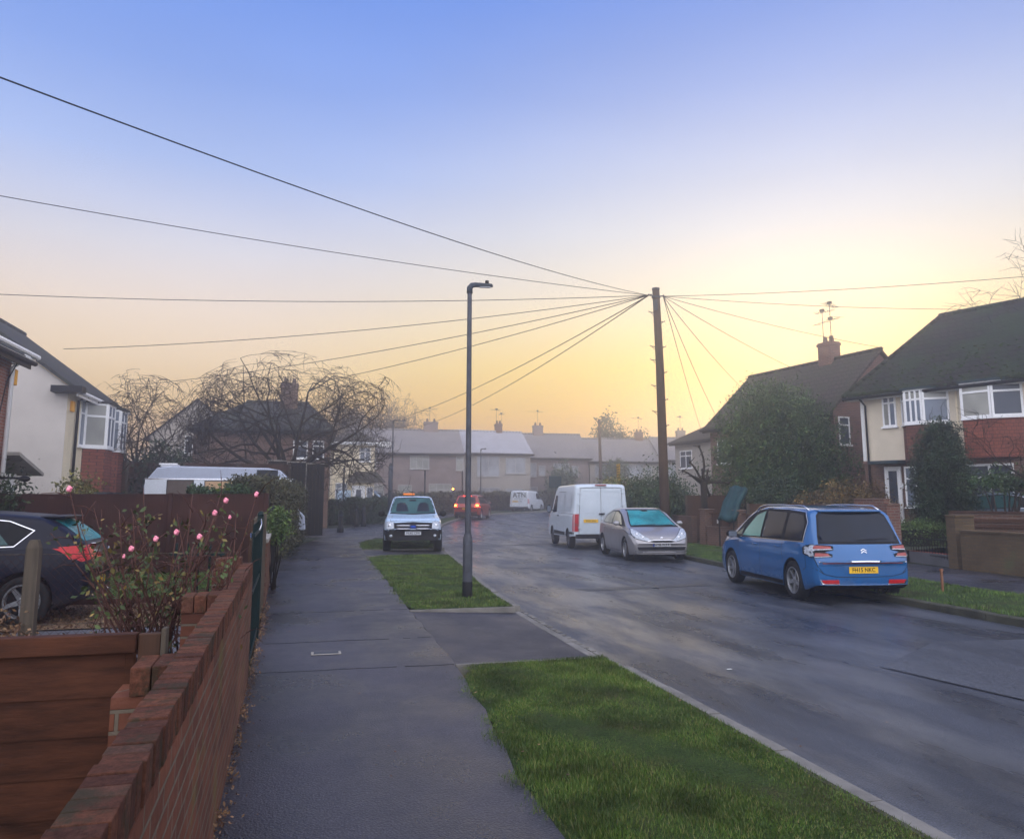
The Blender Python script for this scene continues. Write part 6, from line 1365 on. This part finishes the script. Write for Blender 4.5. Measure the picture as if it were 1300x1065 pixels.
# bollards by the side-road hedge
def bollard(loc, h, r, label):
    t = empty('bollard', loc, 0, label, 'bollard', 'dark bollards at the side road'); mb = MB(); mb.lathe([(0, 0), (r * 1.5, 0), (r * 1.4, h * .22), (r, h * .26), (r, h * .9), (r * .6, h), (0, h)], 12); mb.build('post', M['black'], t, smooth=True); mb = MB(); mb.lathe([(r * 1.02, h * .74), (r * 1.08, h * .75), (r * 1.08, h * .83), (r * 1.02, h * .84)], 12); mb.build('reflective_band', M['galv_dark'], t)
bollard((1.35, 39.6, gz(39)), 1.05, .11, 'nearest bollard, standing on the footway corner left of the pickup')
bollard((2.35, 44.2, gz(44)), 1.15, .10, 'bollard against the dark hedge, left of the red-brown fence')
bollard((2.75, 44.6, gz(44)), 1.25, .10, 'bollard right beside the end of the red-brown fence')
# slim posts
for x, y, h, lab in ((7.6, 55.5, 3.2, 'thin dark post rising behind the pickup truck'), (1.9, 52.0, 3.3, 'thin dark pole in front of the cream house porch')):
    mb = MB(); mb.tube([(0, 0, 0), (0, 0, h)], .055, 8); mb.ball((0, 0, h), .07, 8, 6); o = mb.build('post', M['iron'], None, smooth=True); o.location = (x, y, gz(y)); tag(o, lab, 'post')
# wooden stake on the right verge
mb = MB(); mb.tube([(0, 0, -.1), (.0, 0, .39)], [.022, .024], 6); mb.box(-.025, .025, -.02, .02, .36, .40); o = mb.build('stake', M['wood_red'], None); o.location = (11.02, 12.2, .02); tag(o, 'short wooden stake in the grass verge right of the blue car', 'stake')
# telegraph pole
PX, PY, PH = 10.95, 23.6, 8.55
t = empty('telegraph_pole', (PX, PY, 0), 0, 'tall dark wooden telegraph pole with climbing steps, where all the overhead cables meet', 'telegraph pole')
mb = MB(); mb.tube([(0.02, 0, -.2), (0, 0, 3), (-.03, 0, 6), (-.10, 0, PH)], [.165, .15, .135, .12], 14); mb.build('pole', M['pole'], t, smooth=True)
mb = MB(); mb.lathe([(.125, 0), (.13, .06), (0, .07)], 14, 0, Matrix.Translation((-.10, 0, PH - .02))); mb.build('cap', M['galv_dark'], t)
for k, (z, s_) in enumerate(((7.75, -1), (7.45, 1), (6.6, -1), (6.6, 1), (6.15, -1), (5.75, 1), (5.3, -1), (4.85, 1), (4.45, -1), (4.0, 1))):
    x = -.10 * z / PH; mb = MB(); mb.tube([(x + .10 * s_, 0, z), (x + .27 * s_, 0, z + .02), (x + .28 * s_, 0, z + .05)], .014, 5); mb.tube([(x + .12 * s_, 0, z - .09), (x + .21 * s_, 0, z)], .009, 4); mb.build('climbing_step', M['galv_dark'], t)
mb = MB(); mb.tube([(-.38, 0, PH - .22), (.2, 0, PH - .22)], .02, 6); [mb.ball((x, 0, PH - .20), .035, 8, 6) for x in (-.36, -.28, .17)]; mb.lathe([(.14, PH - .30), (.145, PH - .30), (.145, PH - .24), (.14, PH - .24)], 14, 0, Matrix.Translation((-.10, 0, 0))); mb.build('bracket', M['galv_dark'], t)
mb = MB(); mb.box(-.22, -.12, -.16, .0, PH - .75, PH - .38); mb.build('junction_box', M['galv_dark'], t, bevel=.01)
# overhead cables
def cable(end, sag, label, r=.010, side=-1):
    a = Vector((PX - .10 + .26 * side, PY, PH - .22)); b = Vector(end); mb = MB(); pts = []
    for i in range(25):
        f = i / 24; p = a.lerp(b, f); p.z -= sag * 4 * f * (1 - f); pts.append(p)
    mb.tube(pts, r, 5, cap=False); o = mb.build('overhead_cable', M['wire']); tag(o, label, 'cable', 'overhead cables radiating from the telegraph pole')
for e, sg, lab, r, sd_ in (((-9.0, .55, 4.80), .46, 'highest overhead cable, sweeping steeply up to the top left edge', .009, -1), ((-10.4, 16.2, 7.88), .22, 'second overhead cable from the top at the left', .010, -1),
        ((-12.3, 28.0, 8.15), .28, 'nearly level overhead cable running to the chimney at the left edge', .012, -1), ((-8.75, 30.5, 6.9), .30, 'overhead cable ending above the cream house with bays', .012, -1),
        ((-8.3, 42.5, 7.35), .35, 'overhead cable running to the roofs behind the bare fan-shaped tree', .014, -1), ((-3.4, 43, 7.0), .3, 'overhead cable passing over the apple tree', .014, -1),
        ((5.6, 70, 8.2), .6, 'overhead cable going down to the misty brick terrace', .017, -1), ((9.0, 70.5, 8.0), .6, 'lowest overhead cable on the left, towards the misty terrace chimney', .017, -1),
        ((21.2, 17.5, 8.15), .12, 'overhead cable rising to the right edge above the mossy roof', .009, 1), ((23.0, 22.6, 8.35), .12, 'overhead cable meeting the ridge of the mossy roof', .009, 1),
        ((21.0, 25.3, 7.35), .12, 'overhead cable to the left end of the mossy roof', .009, 1), ((21.3, 31.0, 7.3), .12, 'overhead cable to the roof of the brick gable house', .010, 1),
        ((22.3, 37.5, 7.3), .15, 'overhead cable going down steeply behind the big evergreen', .011, 1), ((25.6, 46.5, 6.6), .2, 'thin overhead cable dropping to the pale misty house', .012, 1), ((27, 51.5, 6.2), .2, 'lowest overhead cable on the right, dropping behind the pollarded tree', .012, 1)):
    cable(e, sg, lab, r, sd_)
# far telegraph pole
t = empty('telegraph_pole', (25.2, 67.5, gz(67)), 0, 'second telegraph pole, pale and misty between the far houses', 'telegraph pole')
mb = MB(); mb.tube([(0, 0, 0), (-.1, 0, 8.2)], [.17, .12], 10); mb.build('pole', M['pole'], t, smooth=True); mb = MB(); mb.tube([(-.65, 0, 8.35), (-.1, 0, 7.8), (.2, 0, 8.0)], .05, 5); mb.build('bracket', M['galv_dark'], t)

# ------------------------------------------------------------------ garden walls and fences
def ang(dx=-.028): return math.atan2(1, dx)
# near-left half-brick wall with a brick-on-edge coping and stepped piers; local x runs away from us
WA = R(90) + math.atan(.028); wl = empty('brick_garden_wall', (-.30, 0, 0), WA, 'weathered red-brown brick garden wall with brick-on-edge coping, running along the footway at the left', 'wall')
mb = MB(); mb.box(-2.0, 8.0, 0, .103, -.1, .965); mb.build('wall_face', M['brick_wall'], wl)
mb = MB(); rd = random.Random(4); x = -2.0
while x < 7.98:
    j = rd.uniform(-.003, .003); a = rd.uniform(-.012, .012); mb.box(-.0335, .0335, -.001 + j, .104 + j, .968, 1.076 + rd.uniform(-.003, .003), 0, Matrix.Translation((x + .033, 0, 0)) @ Matrix.Rotation(a, 4, 'Z')); x += .0745

def coping_mat():
    m, nt, b = newmat('coping_brick'); g = nt.nodes.new('ShaderNodeNewGeometry'); v = coords(nt)
    c = cramp(nt, g.outputs['Random Per Island'], [(0, (.085, .034, .024)), (.4, (.125, .050, .032)), (.75, (.165, .064, .038)), (1, (.11, .060, .045))])
    c = mixc(nt, .9, c, cramp(nt, noise(nt, v, 45, 5, .7), [(.3, .45), (.72, 1.45)]), 'MULTIPLY')
    c = mixc(nt, cramp(nt, noise(nt, v, 7, 6, .7), [(.50, 0.), (.62, .8)]), c, (.045, .042, .026)); c = mixc(nt, cramp(nt, noise(nt, v, 26, 4, .7), [(.66, 0.), (.72, .6)]), c, (.20, .18, .13))
    nt.links.new(c, b.inputs['Base Color']); b.inputs['Roughness'].default_value = .85; bump(nt, b, noise(nt, v, 60, 6, .75), 1, .02); return m
mcop = coping_mat(); mb.build('coping', mcop, wl, bevel=.003)
mb = MB(); mb.box(-2.0, 7.98, .004, .099, .955, 1.069); mb.build('mortar', M['kerb_dark'], wl)
for px_, w_, h_, tp in ((3.32, .20, 1.04, 1), (5.4, .21, 1.06, 0), (7.76, .24, 1.12, 1)):
    mb = MB(); mb.box(px_, px_ + .225, .104, .104 + w_, -.1, h_ - .09); p = mb.build('pier', M['brick_wall'], wl)
    mb = MB(); [mb.box(px_ - .01 + i * .0, px_ + .235, .098 + i * .075, .098 + i * .075 + .07, h_ - .09, h_ + .018 - .003 * i) for i in range(int((w_ + .02) / .075))]; mb.build('pier_cap', mcop, p, bevel=.005)
# moss and lichen cushions on the wall top, weeds at its foot
leaf_cloud('wall_foot_weeds', None, [(-.28 - .028 * y, y, .02, .035, .25, .03) for y in np.linspace(3.5, 13, 30)], 2600, .012, 'leaf_litter', 51, .03)
tag(bpy.data.objects['wall_foot_weeds'], 'weeds and dead leaves along the foot of the garden wall', 'weeds', kind='stuff')
# wooden fence panel across the near garden (top edge 1.14 m)
t = empty('fence_panel', (-.55, 3.62, 0), R(180), 'orange-brown overlapping board fence panel in the bottom left corner', 'fence'); 
def boards(t, x0, x1, z0, z1, n, m):
    for i in range(n):
        h = (z1 - z0) / n; z = z0 + i * h; mb = MB(); mb.add([(x0, .0, z - .02), (x1, .0, z - .02), (x1, .012, z + h), (x0, .012, z + h), (x0, .022, z - .02), (x1, .022, z - .02), (x1, .016, z + h), (x0, .016, z + h)], [(0, 1, 2, 3), (7, 6, 5, 4), (0, 4, 5, 1), (3, 2, 6, 7), (0, 3, 7, 4), (1, 5, 6, 2)]); mb.build('board', m, t)
boards(t, .125, 4.6, .02, 1.06, 7, M['wood_panel'])
mb = MB(); mb.box(.125, 4.6, -.018, .045, 1.06, 1.135); mb.build('top_rail', M['wood_panel'], t, bevel=.004)
mb = MB(); mb.box(.13, .165, -.016, .022, 0, 1.06); mb.box(2.2, 2.25, .022, .05, 0, 1.06); mb.build('batten', M['wood_panel'], t, bevel=.003)
mb = MB(); mb.box(.035, .12, -.02, .02, 0, 1.13); mb.build('end_board', M['wood_dark'], t, bevel=.004)
mb = MB(); mb.box(.012, .033, -.03, .03, 0, 1.15); mb.build('end_strip', M['wood_grey'], t, bevel=.003)
# chain-link fence and its concrete post
t = empty('chain_link_fence', (0, 7.5, 0), 0, 'rusty chain-link fence in front of the navy hatchback', 'fence')
mb = MB(); xs0, xs1, z0, z1 = -3.4, -.62, .10, 1.22; st = .066
k = xs0 - (z1 - z0)
while k < xs1 + (z1 - z0):
    for sg in (1, -1):
        a = (k, z0) if sg > 0 else (k, z1); b = (k + (z1 - z0), z1) if sg > 0 else (k + (z1 - z0), z0); x0_, x1_ = max(a[0], xs0), min(b[0], xs1)
        if x1_ > x0_: f = lambda x: (x, .0015 * sg, a[1] + (x - a[0]) * (1 if sg > 0 else -1)); mb.tube([f(x0_), f(x1_)], .0014, 3, cap=False)
    k += st
mb.build('mesh', M['wood_fence'], t); mb = MB(); [mb.tube([(xs0, 0, z), (xs1, 0, z - .02)], .0028, 4) for z in (1.22, .65)]; mb.build('line_wire', M['wood_grey'], t)
mb = MB(); mb.add([(-.055, -.05, 0), (.055, -.05, 0), (.055, .05, 0), (-.055, .05, 0), (-.05, -.045, 1.27), (.05, -.045, 1.27), (.05, .045, 1.27), (-.05, .045, 1.27), (-.03, -.03, 1.335), (.03, -.03, 1.335), (.03, .03, 1.335), (-.03, .03, 1.335)],
                  [(0, 3, 2, 1), (0, 1, 5, 4), (1, 2, 6, 5), (2, 3, 7, 6), (3, 0, 4, 7), (4, 5, 9, 8), (5, 6, 10, 9), (6, 7, 11, 10), (7, 4, 8, 11), (8, 9, 10, 11)], 0, Matrix.Translation((-2.23, -.06, 0))); mb.build('concrete_post', M['wood_grey'], t)
# garden surfaces behind the wall
flat('front_lawn', [(-7.5, 14.2), (-.98, 14.2), (-.92, 19.4), (-7.5, 19.4)], .012, M['lawn'])
flat('gravel_strip', [(-7.5, 11.6), (-.92, 11.6), (-.95, 14.1), (-7.5, 14.1)], .006, M['gravel'])
flat('garden_drive', [(-7.5, 7.7), (-.72, 7.7), (-.88, 11.5), (-7.5, 11.5)], .004, M['slab'])
flat('flower_bed', [(-7.5, 3.7), (-.6, 3.7), (-.72, 7.6), (-7.5, 7.6)], .004, M['soil'])
mb = MB(); mb.box(-7.5, -.95, 14.1, 14.16, 0, .09); o = mb.build('lawn_edging', M['wood_fence']); tag(o, 'low timber edging between gravel strip and lawn', 'edging')
leafy('low_shrub', (-2.55, 7.25, 0), 'low brown leafless shrub at the foot of the concrete post', [(0, 0, .42, .55, .25, .33), (-.5, 0, .35, .4, .25, .3)], 4200, .022, 'leaf_litter', 55, clump=.07, stems=14)
V = rng.uniform([-7.4, 11.65, .01], [-1.0, 14.05, .02], (5200, 3)); a = rng.standard_normal((5200, 3)); a /= np.linalg.norm(a, axis=1)[:, None]; b_ = np.cross(a, rng.standard_normal((5200, 3))); b_ /= np.linalg.norm(b_, axis=1)[:, None]; s = rng.uniform(.012, .03, 5200)[:, None]
VV = np.stack([V - a * s, V - b_ * s * .7, V + a * s, V + b_ * s * .7], 1); o = fastmesh('gravel_stones', VV.reshape(-1, 3), np.arange(4 * 5200).reshape(-1, 4), M['leaf_litter']); tag(o, 'loose stones and leaves on the gravel strip in the left garden', 'gravel', kind='stuff')
blades('lawn_grass', 26000, lambda y: (-7.4, -1.0), 14.2, 19.3, .02, .05, .004, M['grass_dull'], 'short lawn between the gravel strip and the brown fence', .012)
# tall brown close-board fence behind the lawn
def close_board(name, p0, p1, h, label, m, bw=.12, post=1.9, cap=True, base=None, gap=0.0):
    p0 = Vector(p0); p1 = Vector(p1); L = (p1 - p0).length; az = math.atan2(p1.y - p0.y, p1.x - p0.x); t = empty(name, (p0.x, p0.y, gz(p0.y)), az, label, 'fence'); mb = MB(); rd = random.Random(int(L * 100)); x = 0
    while x < L - .02:
        w = min(bw, L - x) - gap; mb.add([(x, 0, 0 if not base else base), (x + w + .01, .006, 0 if not base else base), (x + w + .01, .006, h), (x, 0, h + rd.uniform(-.006, .006)), (x, .018, 0), (x + w, .024, 0), (x + w, .024, h), (x, .018, h)], [(0, 1, 2, 3), (7, 6, 5, 4), (3, 2, 6, 7), (0, 3, 7, 4), (1, 5, 6, 2)]); x += bw
    mb.build('boards', m, t); n = max(1, round(L / post))
    for i in range(n + 1): q = MB(); q.box(L * i / n - .05, L * i / n + .05, -.03, .07, 0, h + .05); q.build('post', M['wood_grey'] if m is not M['wood_fence'] else m, t, bevel=.006)
    if cap: q = MB(); q.box(0, L, -.012, .03, h, h + .03); q.build('capping', m, t)
    if base: q = MB(); q.box(0, L, -.02, .03, -.02, base); q.build('gravel_board', M['conc'], t)
    return t
close_board('close_board_fence', (-9.5, 19.9, 0), (-1.05, 19.55, 0), 1.74, 'dark red-brown close-board fence across the back of the left front garden', M['wood_fence'])
close_board('close_board_fence', (3.15, 48.6, 0), (5.0, 53.0, 0), 1.35, 'short red-brown fence on a concrete base at the corner of the side road', M['wood_red'], base=.17, bw=.14)
close_board('tall_fence', (-10.5, 31.6, 0), (-.9, 32.0, 0), 2.95, 'tall dark fence behind the white camper', M['wood_dark'])
# black panelled gates with pale edges
t = empty('tall_gate', (-1.75, 32.6, 0), R(4), 'tall black panelled gates with pale frames beside the apple tree trunk', 'gate')
for k in range(3):
    mb = MB(); mb.box(k * .74, k * .74 + .70, 0, .04, .2, 3.12 - .05 * k); p = mb.build('panel', M['iron'], t)
    mb = MB(); mb.box(k * .74, k * .74 + .70, -.012, .052, 3.12 - .05 * k, 3.16 - .05 * k); mb.box(k * .74 - .02, k * .74, -.012, .052, .2, 3.16 - .05 * k); mb.build('panel_frame', M['conc'], p)
    mb = MB(); [mb.box(k * .74 + .1 + i * .14, k * .74 + .115 + i * .14, -.006, 0, .25, 3.0) for i in range(4)]; mb.build('panel_groove', M['wood_dark'], p)
# open green iron gate seen edge-on beside the wall end, with its posts
def L2(y, off=0): return (-.30 - .028 * y - off, y)
t = empty('garden_gate', (*L2(10.15, .02), 0), R(90) + math.atan(.028) + R(180), 'dark green iron garden gate at the end of the brick wall, seen almost edge-on', 'gate')
mb = MB()
for z in (.12, .75, 1.30): mb.box(0, 1.95, -.018, .018, z, z + .035)
for k in range(15): mb.tube([(.06 + k * .132, 0, .12), (.06 + k * .132, 0, 1.42)], .009, 5)
mb.build('gate_leaf', M['green_iron'], t)
mb = MB(); mb.box(-.07, 0, -.035, .035, 0, 1.46); mb.ball((-.035, 0, 1.48), .04, 8, 6); mb.build('gate_post', M['green_iron'], t)
mb = MB(); mb.tube([(1.2, .03, 1.33), (1.15, .05, 1.40), (1.05, .04, 1.45), (.98, .02, 1.40)], .007, 5); mb.tube([(1.2, -.03, 1.30), (1.15, -.05, 1.25), (1.08, -.06, 1.30)], .007, 5); mb.build('latch_chain', M['chrome'], t, smooth=True)
t = empty('side_gate', (*L2(8.35, .28), 0), R(166), 'blue-grey iron railing gate standing open behind the wall end', 'gate')
mb = MB(); mb.box(0, .55, -.012, .012, 1.12, 1.15); mb.box(0, .55, -.012, .012, .15, .18); [mb.tube([(.04 + k * .11, 0, .1), (.04 + k * .11, 0, 1.24)], .012, 5) for k in range(5)]; mb.build('gate_leaf', M['green_iron'], t)
# timber posts and low fence beyond the gate
t = empty('picket_fence', (*L2(10.5, .02), 0), WA, 'weathered timber post fence beside the footway beyond the green gate', 'fence')
for k, (x, h) in enumerate(((.15, 1.42), (.95, 1.45), (1.75, 1.44), (2.55, 1.42))): mb = MB(); mb.box(x, x + .10, 0, .10, 0, h); mb.ball((x + .05, .05, h), (.05, .05, .03), 8, 4); mb.build('post', M['wood_grey'], t, bevel=.008)
for z in (.35, 1.15): mb = MB(); mb.box(.15, 2.6, .10, .135, z, z + .09); mb.build('rail', M['wood_grey'], t)
mb = MB(); [mb.box(.22 + i * .135, .22 + i * .135 + .10, .135, .152, .06, 1.36 + .03 * (i % 2)) for i in range(17)]; mb.build('pales', M['wood_dark'], t)
t = empty('low_brick_wall', (*L2(13.2, .0), 0), WA, 'low red brick wall under the pale feathery shrub', 'wall')
mb = MB(); mb.box(0, 3.4, 0, .21, 0, .98); mb.build('wall_face', M['brick_wall'], t); mb = MB(); mb.box(-.02, 3.42, -.02, .23, .98, 1.04); mb.build('coping', M['conc'], t, bevel=.008)
t = empty('iron_fence', (*L2(16.8, .0), 0), WA, 'black iron fence panels between the low brick wall and the tall hedge', 'fence')
mb = MB(); mb.box(0, 5.2, .0, .03, .1, .14); mb.box(0, 5.2, .0, .03, 1.15, 1.19); mb.build('rail', M['iron'], t); mb = MB(); [mb.tube([(.05 + k * .1, .015, .05), (.05 + k * .1, .015, 1.32)], .012, 4) for k in range(52)]; mb.build('bars', M['iron'], t)
mb = MB(); [mb.box(x, x + .10, -.03, .07, 0, 1.5) for x in (0, 2.5, 5.1)]; mb.build('post', M['iron'], t) ; mb = MB(); mb.box(.1, 5.1, .035, .045, .12, 1.25); mb.build('backing_sheet', M['wood_dark'], t)
t = empty('wheelie_bin', (-1.45, 22.6, 0), R(8), 'black wheelie bin with pale scuffs behind the iron fence', 'bin')
mb = MB(); mb.add([(-.24, -.28, .05), (.24, -.28, .05), (.24, .25, .05), (-.24, .25, .05), (-.29, -.36, .98), (.29, -.36, .98), (.29, .33, .98), (-.29, .33, .98)], [(0, 3, 2, 1), (0, 1, 5, 4), (1, 2, 6, 5), (2, 3, 7, 6), (3, 0, 4, 7), (4, 5, 6, 7)]); mb.build('bin_body', M['black'], t, bevel=.03)
mb = MB(); mb.box(-.31, .31, -.38, .36, .98, 1.05); mb.build('lid', M['black'], t, bevel=.025); mb = MB(); mb.tube([(-.25, .40, 1.0), (.25, .40, 1.0)], .02, 6); mb.build('handle', M['black'], t)
for s_ in (-.27, .27): mb = MB(); mb.lathe([(0, 0), (.10, 0), (.10, .05), (0, .05)], 14, 0, Matrix.Translation((s_, .28, .10)) @ Matrix.Rotation(R(90), 4, 'Y')); mb.build('wheel', M['rubber'], t)

# right-hand front walls
def brick_wall(name, p0, p1, h, w, label, m='brick_tan', coping='conc', piers=(), ph=None, cw=.03):
    p0 = Vector(p0); p1 = Vector(p1); L = (p1 - p0).length; az = math.atan2(p1.y - p0.y, p1.x - p0.x); t = empty(name, (p0.x, p0.y, gz(p0.y)), az, label, 'wall')
    mb = MB(); mb.box(0, L, 0, w, -.05, h); mb.build('wall_face', M[m], t); mb = MB(); n = max(1, int(L / .6)); [mb.box(i * L / n + .004, (i + 1) * L / n - .004, -cw, w + cw, h, h + .05) for i in range(n)]; mb.build('coping', M[coping], t, bevel=.008)
    for x in piers: mb = MB(); mb.box(x - .17, x + .17, -.06, w + .10, -.05, ph); q = mb.build('pier', M[m], t); mb = MB(); mb.box(x - .21, x + .21, -.10, w + .14, ph, ph + .06); mb.build('pier_cap', M[coping], q, bevel=.01)
    return t
brick_wall('front_wall', (14.92, 15.85, 0), (14.72, 9.0, 0), .88, .22, 'mossy tan brick front wall at the right edge, in front of the semi', coping='brick_tan')
brick_wall('wall_end_pier', (14.94, 16.0, 0), (15.5, 16.0, 0), 1.22, .28, 'taller square end pier of the tan brick wall beside the drive gate', coping='brick_tan')
t = brick_wall('garden_wall', (15.9, 17.2, .0), (17.6, 13.5, 0), 1.30, .2, 'darker brick wall with a dark slatted gap behind the tan front wall', m='brick_brown', coping='wood_dark')
mb = MB(); [mb.box(.4, 3.7, -.05, -.01, .95 + k * .13, 1.03 + k * .13) for k in range(2)]; mb.build('slat', M['wood_dark'], t)
brick_wall('gate_pier', (14.98, 18.35, 0), (15.35, 18.30, 0), 1.48, .36, 'dark brick gate pier at the rear corner of the blue car', m='brick_dark', coping='brick_brown')
brick_wall('brick_screen', (15.05, 19.75, 0), (15.2, 18.7, 0), 1.62, .2, 'red-brown brick screen wall behind the blue car roof, next to the gate pier', m='brick_dark', coping='brick_brown')
# iron drive gates, steps and red paving
t = empty('drive_gate', (15.45, 18.15, 0), R(-14 - 58), 'black iron railings across the red-brick drive', 'gate'); t.rotation_euler.z = math.atan2(16.25 - 18.15, 15.1 - 15.45)
mb = MB(); mb.box(0, 1.9, -.01, .02, .22, .25); mb.box(0, 1.9, -.01, .02, .62, .65); [mb.tube([(.06 + k * .12, .005, .18), (.06 + k * .12, .005, .72)], .009, 5) for k in range(16)]; mb.build('gate_leaf', M['iron'], t)
flat('red_brick_drive', [(15.4, 18.2), (15.15, 16.3), (18.6, 17.5), (18.9, 19.6)], .30, M['redbrick_pave'])
mb = MB(); mb.add([(15.42, 18.15, 0), (15.12, 16.3, 0), (18.6, 17.45, 0), (18.9, 19.6, 0), (15.42, 18.15, .295), (15.12, 16.3, .295), (18.6, 17.45, .295), (18.9, 19.6, .295)], [(0, 1, 5, 4), (1, 2, 6, 5), (2, 3, 7, 6), (3, 0, 4, 7), (4, 5, 6, 7)]); o = mb.build('drive_step', M['slab']); o['kind'] = 'structure'
# raised garden behind the front walls
mb = MB(); mb.add([(15.5, 18.4, .30), (15.3, 13, .30), (16, 5, .3), (40, 5, .30), (40, 33, .30), (16.2, 33, .10), (15.0, 22, .2)], [(0, 1, 2, 3, 4, 5, 6)]); o = mb.build('raised_garden', M['farground']); o['kind'] = 'structure'
# brick wall with piers along the right footway between the evergreen and the silver car
brick_wall('front_wall', (13.85, 26.9, 0), (14.55, 20.9, 0), .62, .2, 'low brown brick front wall with piers, between the blue and silver cars', m='brick_brown', coping='brick_brown', piers=(.3, 2.2, 4.1, 5.8), ph=1.22)
t = close_board('trellis_fence', (13.98, 26.8, 0), (14.68, 21.0, 0), 1.12, 'dark open slat fence set on the low brown wall between the two cars', M['wood_dark'], bw=.5, gap=.42)
brick_wall('front_wall', (14.3, 33.6, 0), (13.9, 27.6, 0), .95, .2, 'dark brick wall behind the silver hatchback, right of the telegraph pole', m='brick_brown', coping='brick_brown')
# dark fence and clutter behind
close_board('garden_fence', (14.4, 29.0, 0), (18.0, 28.2, 0), 1.75, 'dark garden fence below the pollarded tree', M['wood_dark'])
close_board('garden_fence', (14.4, 24.4, 0), (16.6, 23.3, 0), 1.45, 'dark garden fence behind the tarpaulin-covered frame', M['wood_dark'])
# tarpaulin-covered frame
t = empty('covered_swing_seat', (14.2, 25.0, -.12), R(-75), 'tilted frame wrapped in blue-green tarpaulin behind the low brown wall', 'covered frame')
mb = MB(); N = 9; V_ = []
for i in range(N):
    for j in range(N):
        u, v = i / (N - 1), j / (N - 1); V_.append((-.35 + .75 * u + .03 * math.sin(v * 9), -.45 + .62 * v + .03 * math.sin(u * 11), 1.05 + 1.15 * v + .04 * math.sin(u * 7 + v * 5)))
mb.add(V_, [(i * N + j, (i + 1) * N + j, (i + 1) * N + j + 1, i * N + j + 1) for i in range(N - 1) for j in range(N - 1)]); o = mb.build('tarpaulin', M['tarp'], t, smooth=True); sm = o.modifiers.new('s', 'SOLIDIFY'); sm.thickness = .14
mb = MB(); [mb.tube([(x, -.42, 0), (x, -.40, 1.1)], .025, 6) for x in (-.3, .38)]; [mb.tube([(x, .25, 0), (x, .15, 2.1)], .025, 6) for x in (-.3, .38)]; mb.build('frame', M['iron'], t)
mb = MB(); mb.box(-.40, -.39, -.42, -.36, .92, 1.06); mb.build('tie_tag', M['white'], t)
# distant lit window and a warm light in the mist
t = empty('wall_light', (10.6, 61.3, gz(61) + 1.9), 0, 'small lit orange light beside the lamp post in the distance', 'light'); mb = MB(); mb.ball((0, 0, 0), .07, 8, 6); mb.build('bulb', M['brake_core'], t); mb = MB(); mb.tube([(0, 0, -1.9), (0, 0, -.05)], .03, 6); mb.build('post', M['galv_dark'], t)

# ------------------------------------------------------------------ mist
mb = MB(); mb.box(-129, 140, -31, 171, -1.6, 14.5); hz = mb.build('haze', []); hz['kind'] = 'stuff'; hz['label'] = 'thin morning mist lying over the street'; hz['category'] = 'mist'
hm = bpy.data.materials.new('morning_mist'); hm.use_nodes = True; nt = hm.node_tree; nt.nodes.clear(); o_ = nt.nodes.new('ShaderNodeOutputMaterial'); pv = nt.nodes.new('ShaderNodeVolumePrincipled')
pv.inputs['Color'].default_value = (.76, .80, .92, 1); pv.inputs['Density'].default_value = .0082; pv.inputs['Anisotropy'].default_value = .86; nt.links.new(pv.outputs[0], o_.inputs['Volume']); hz.data.materials.append(hm)
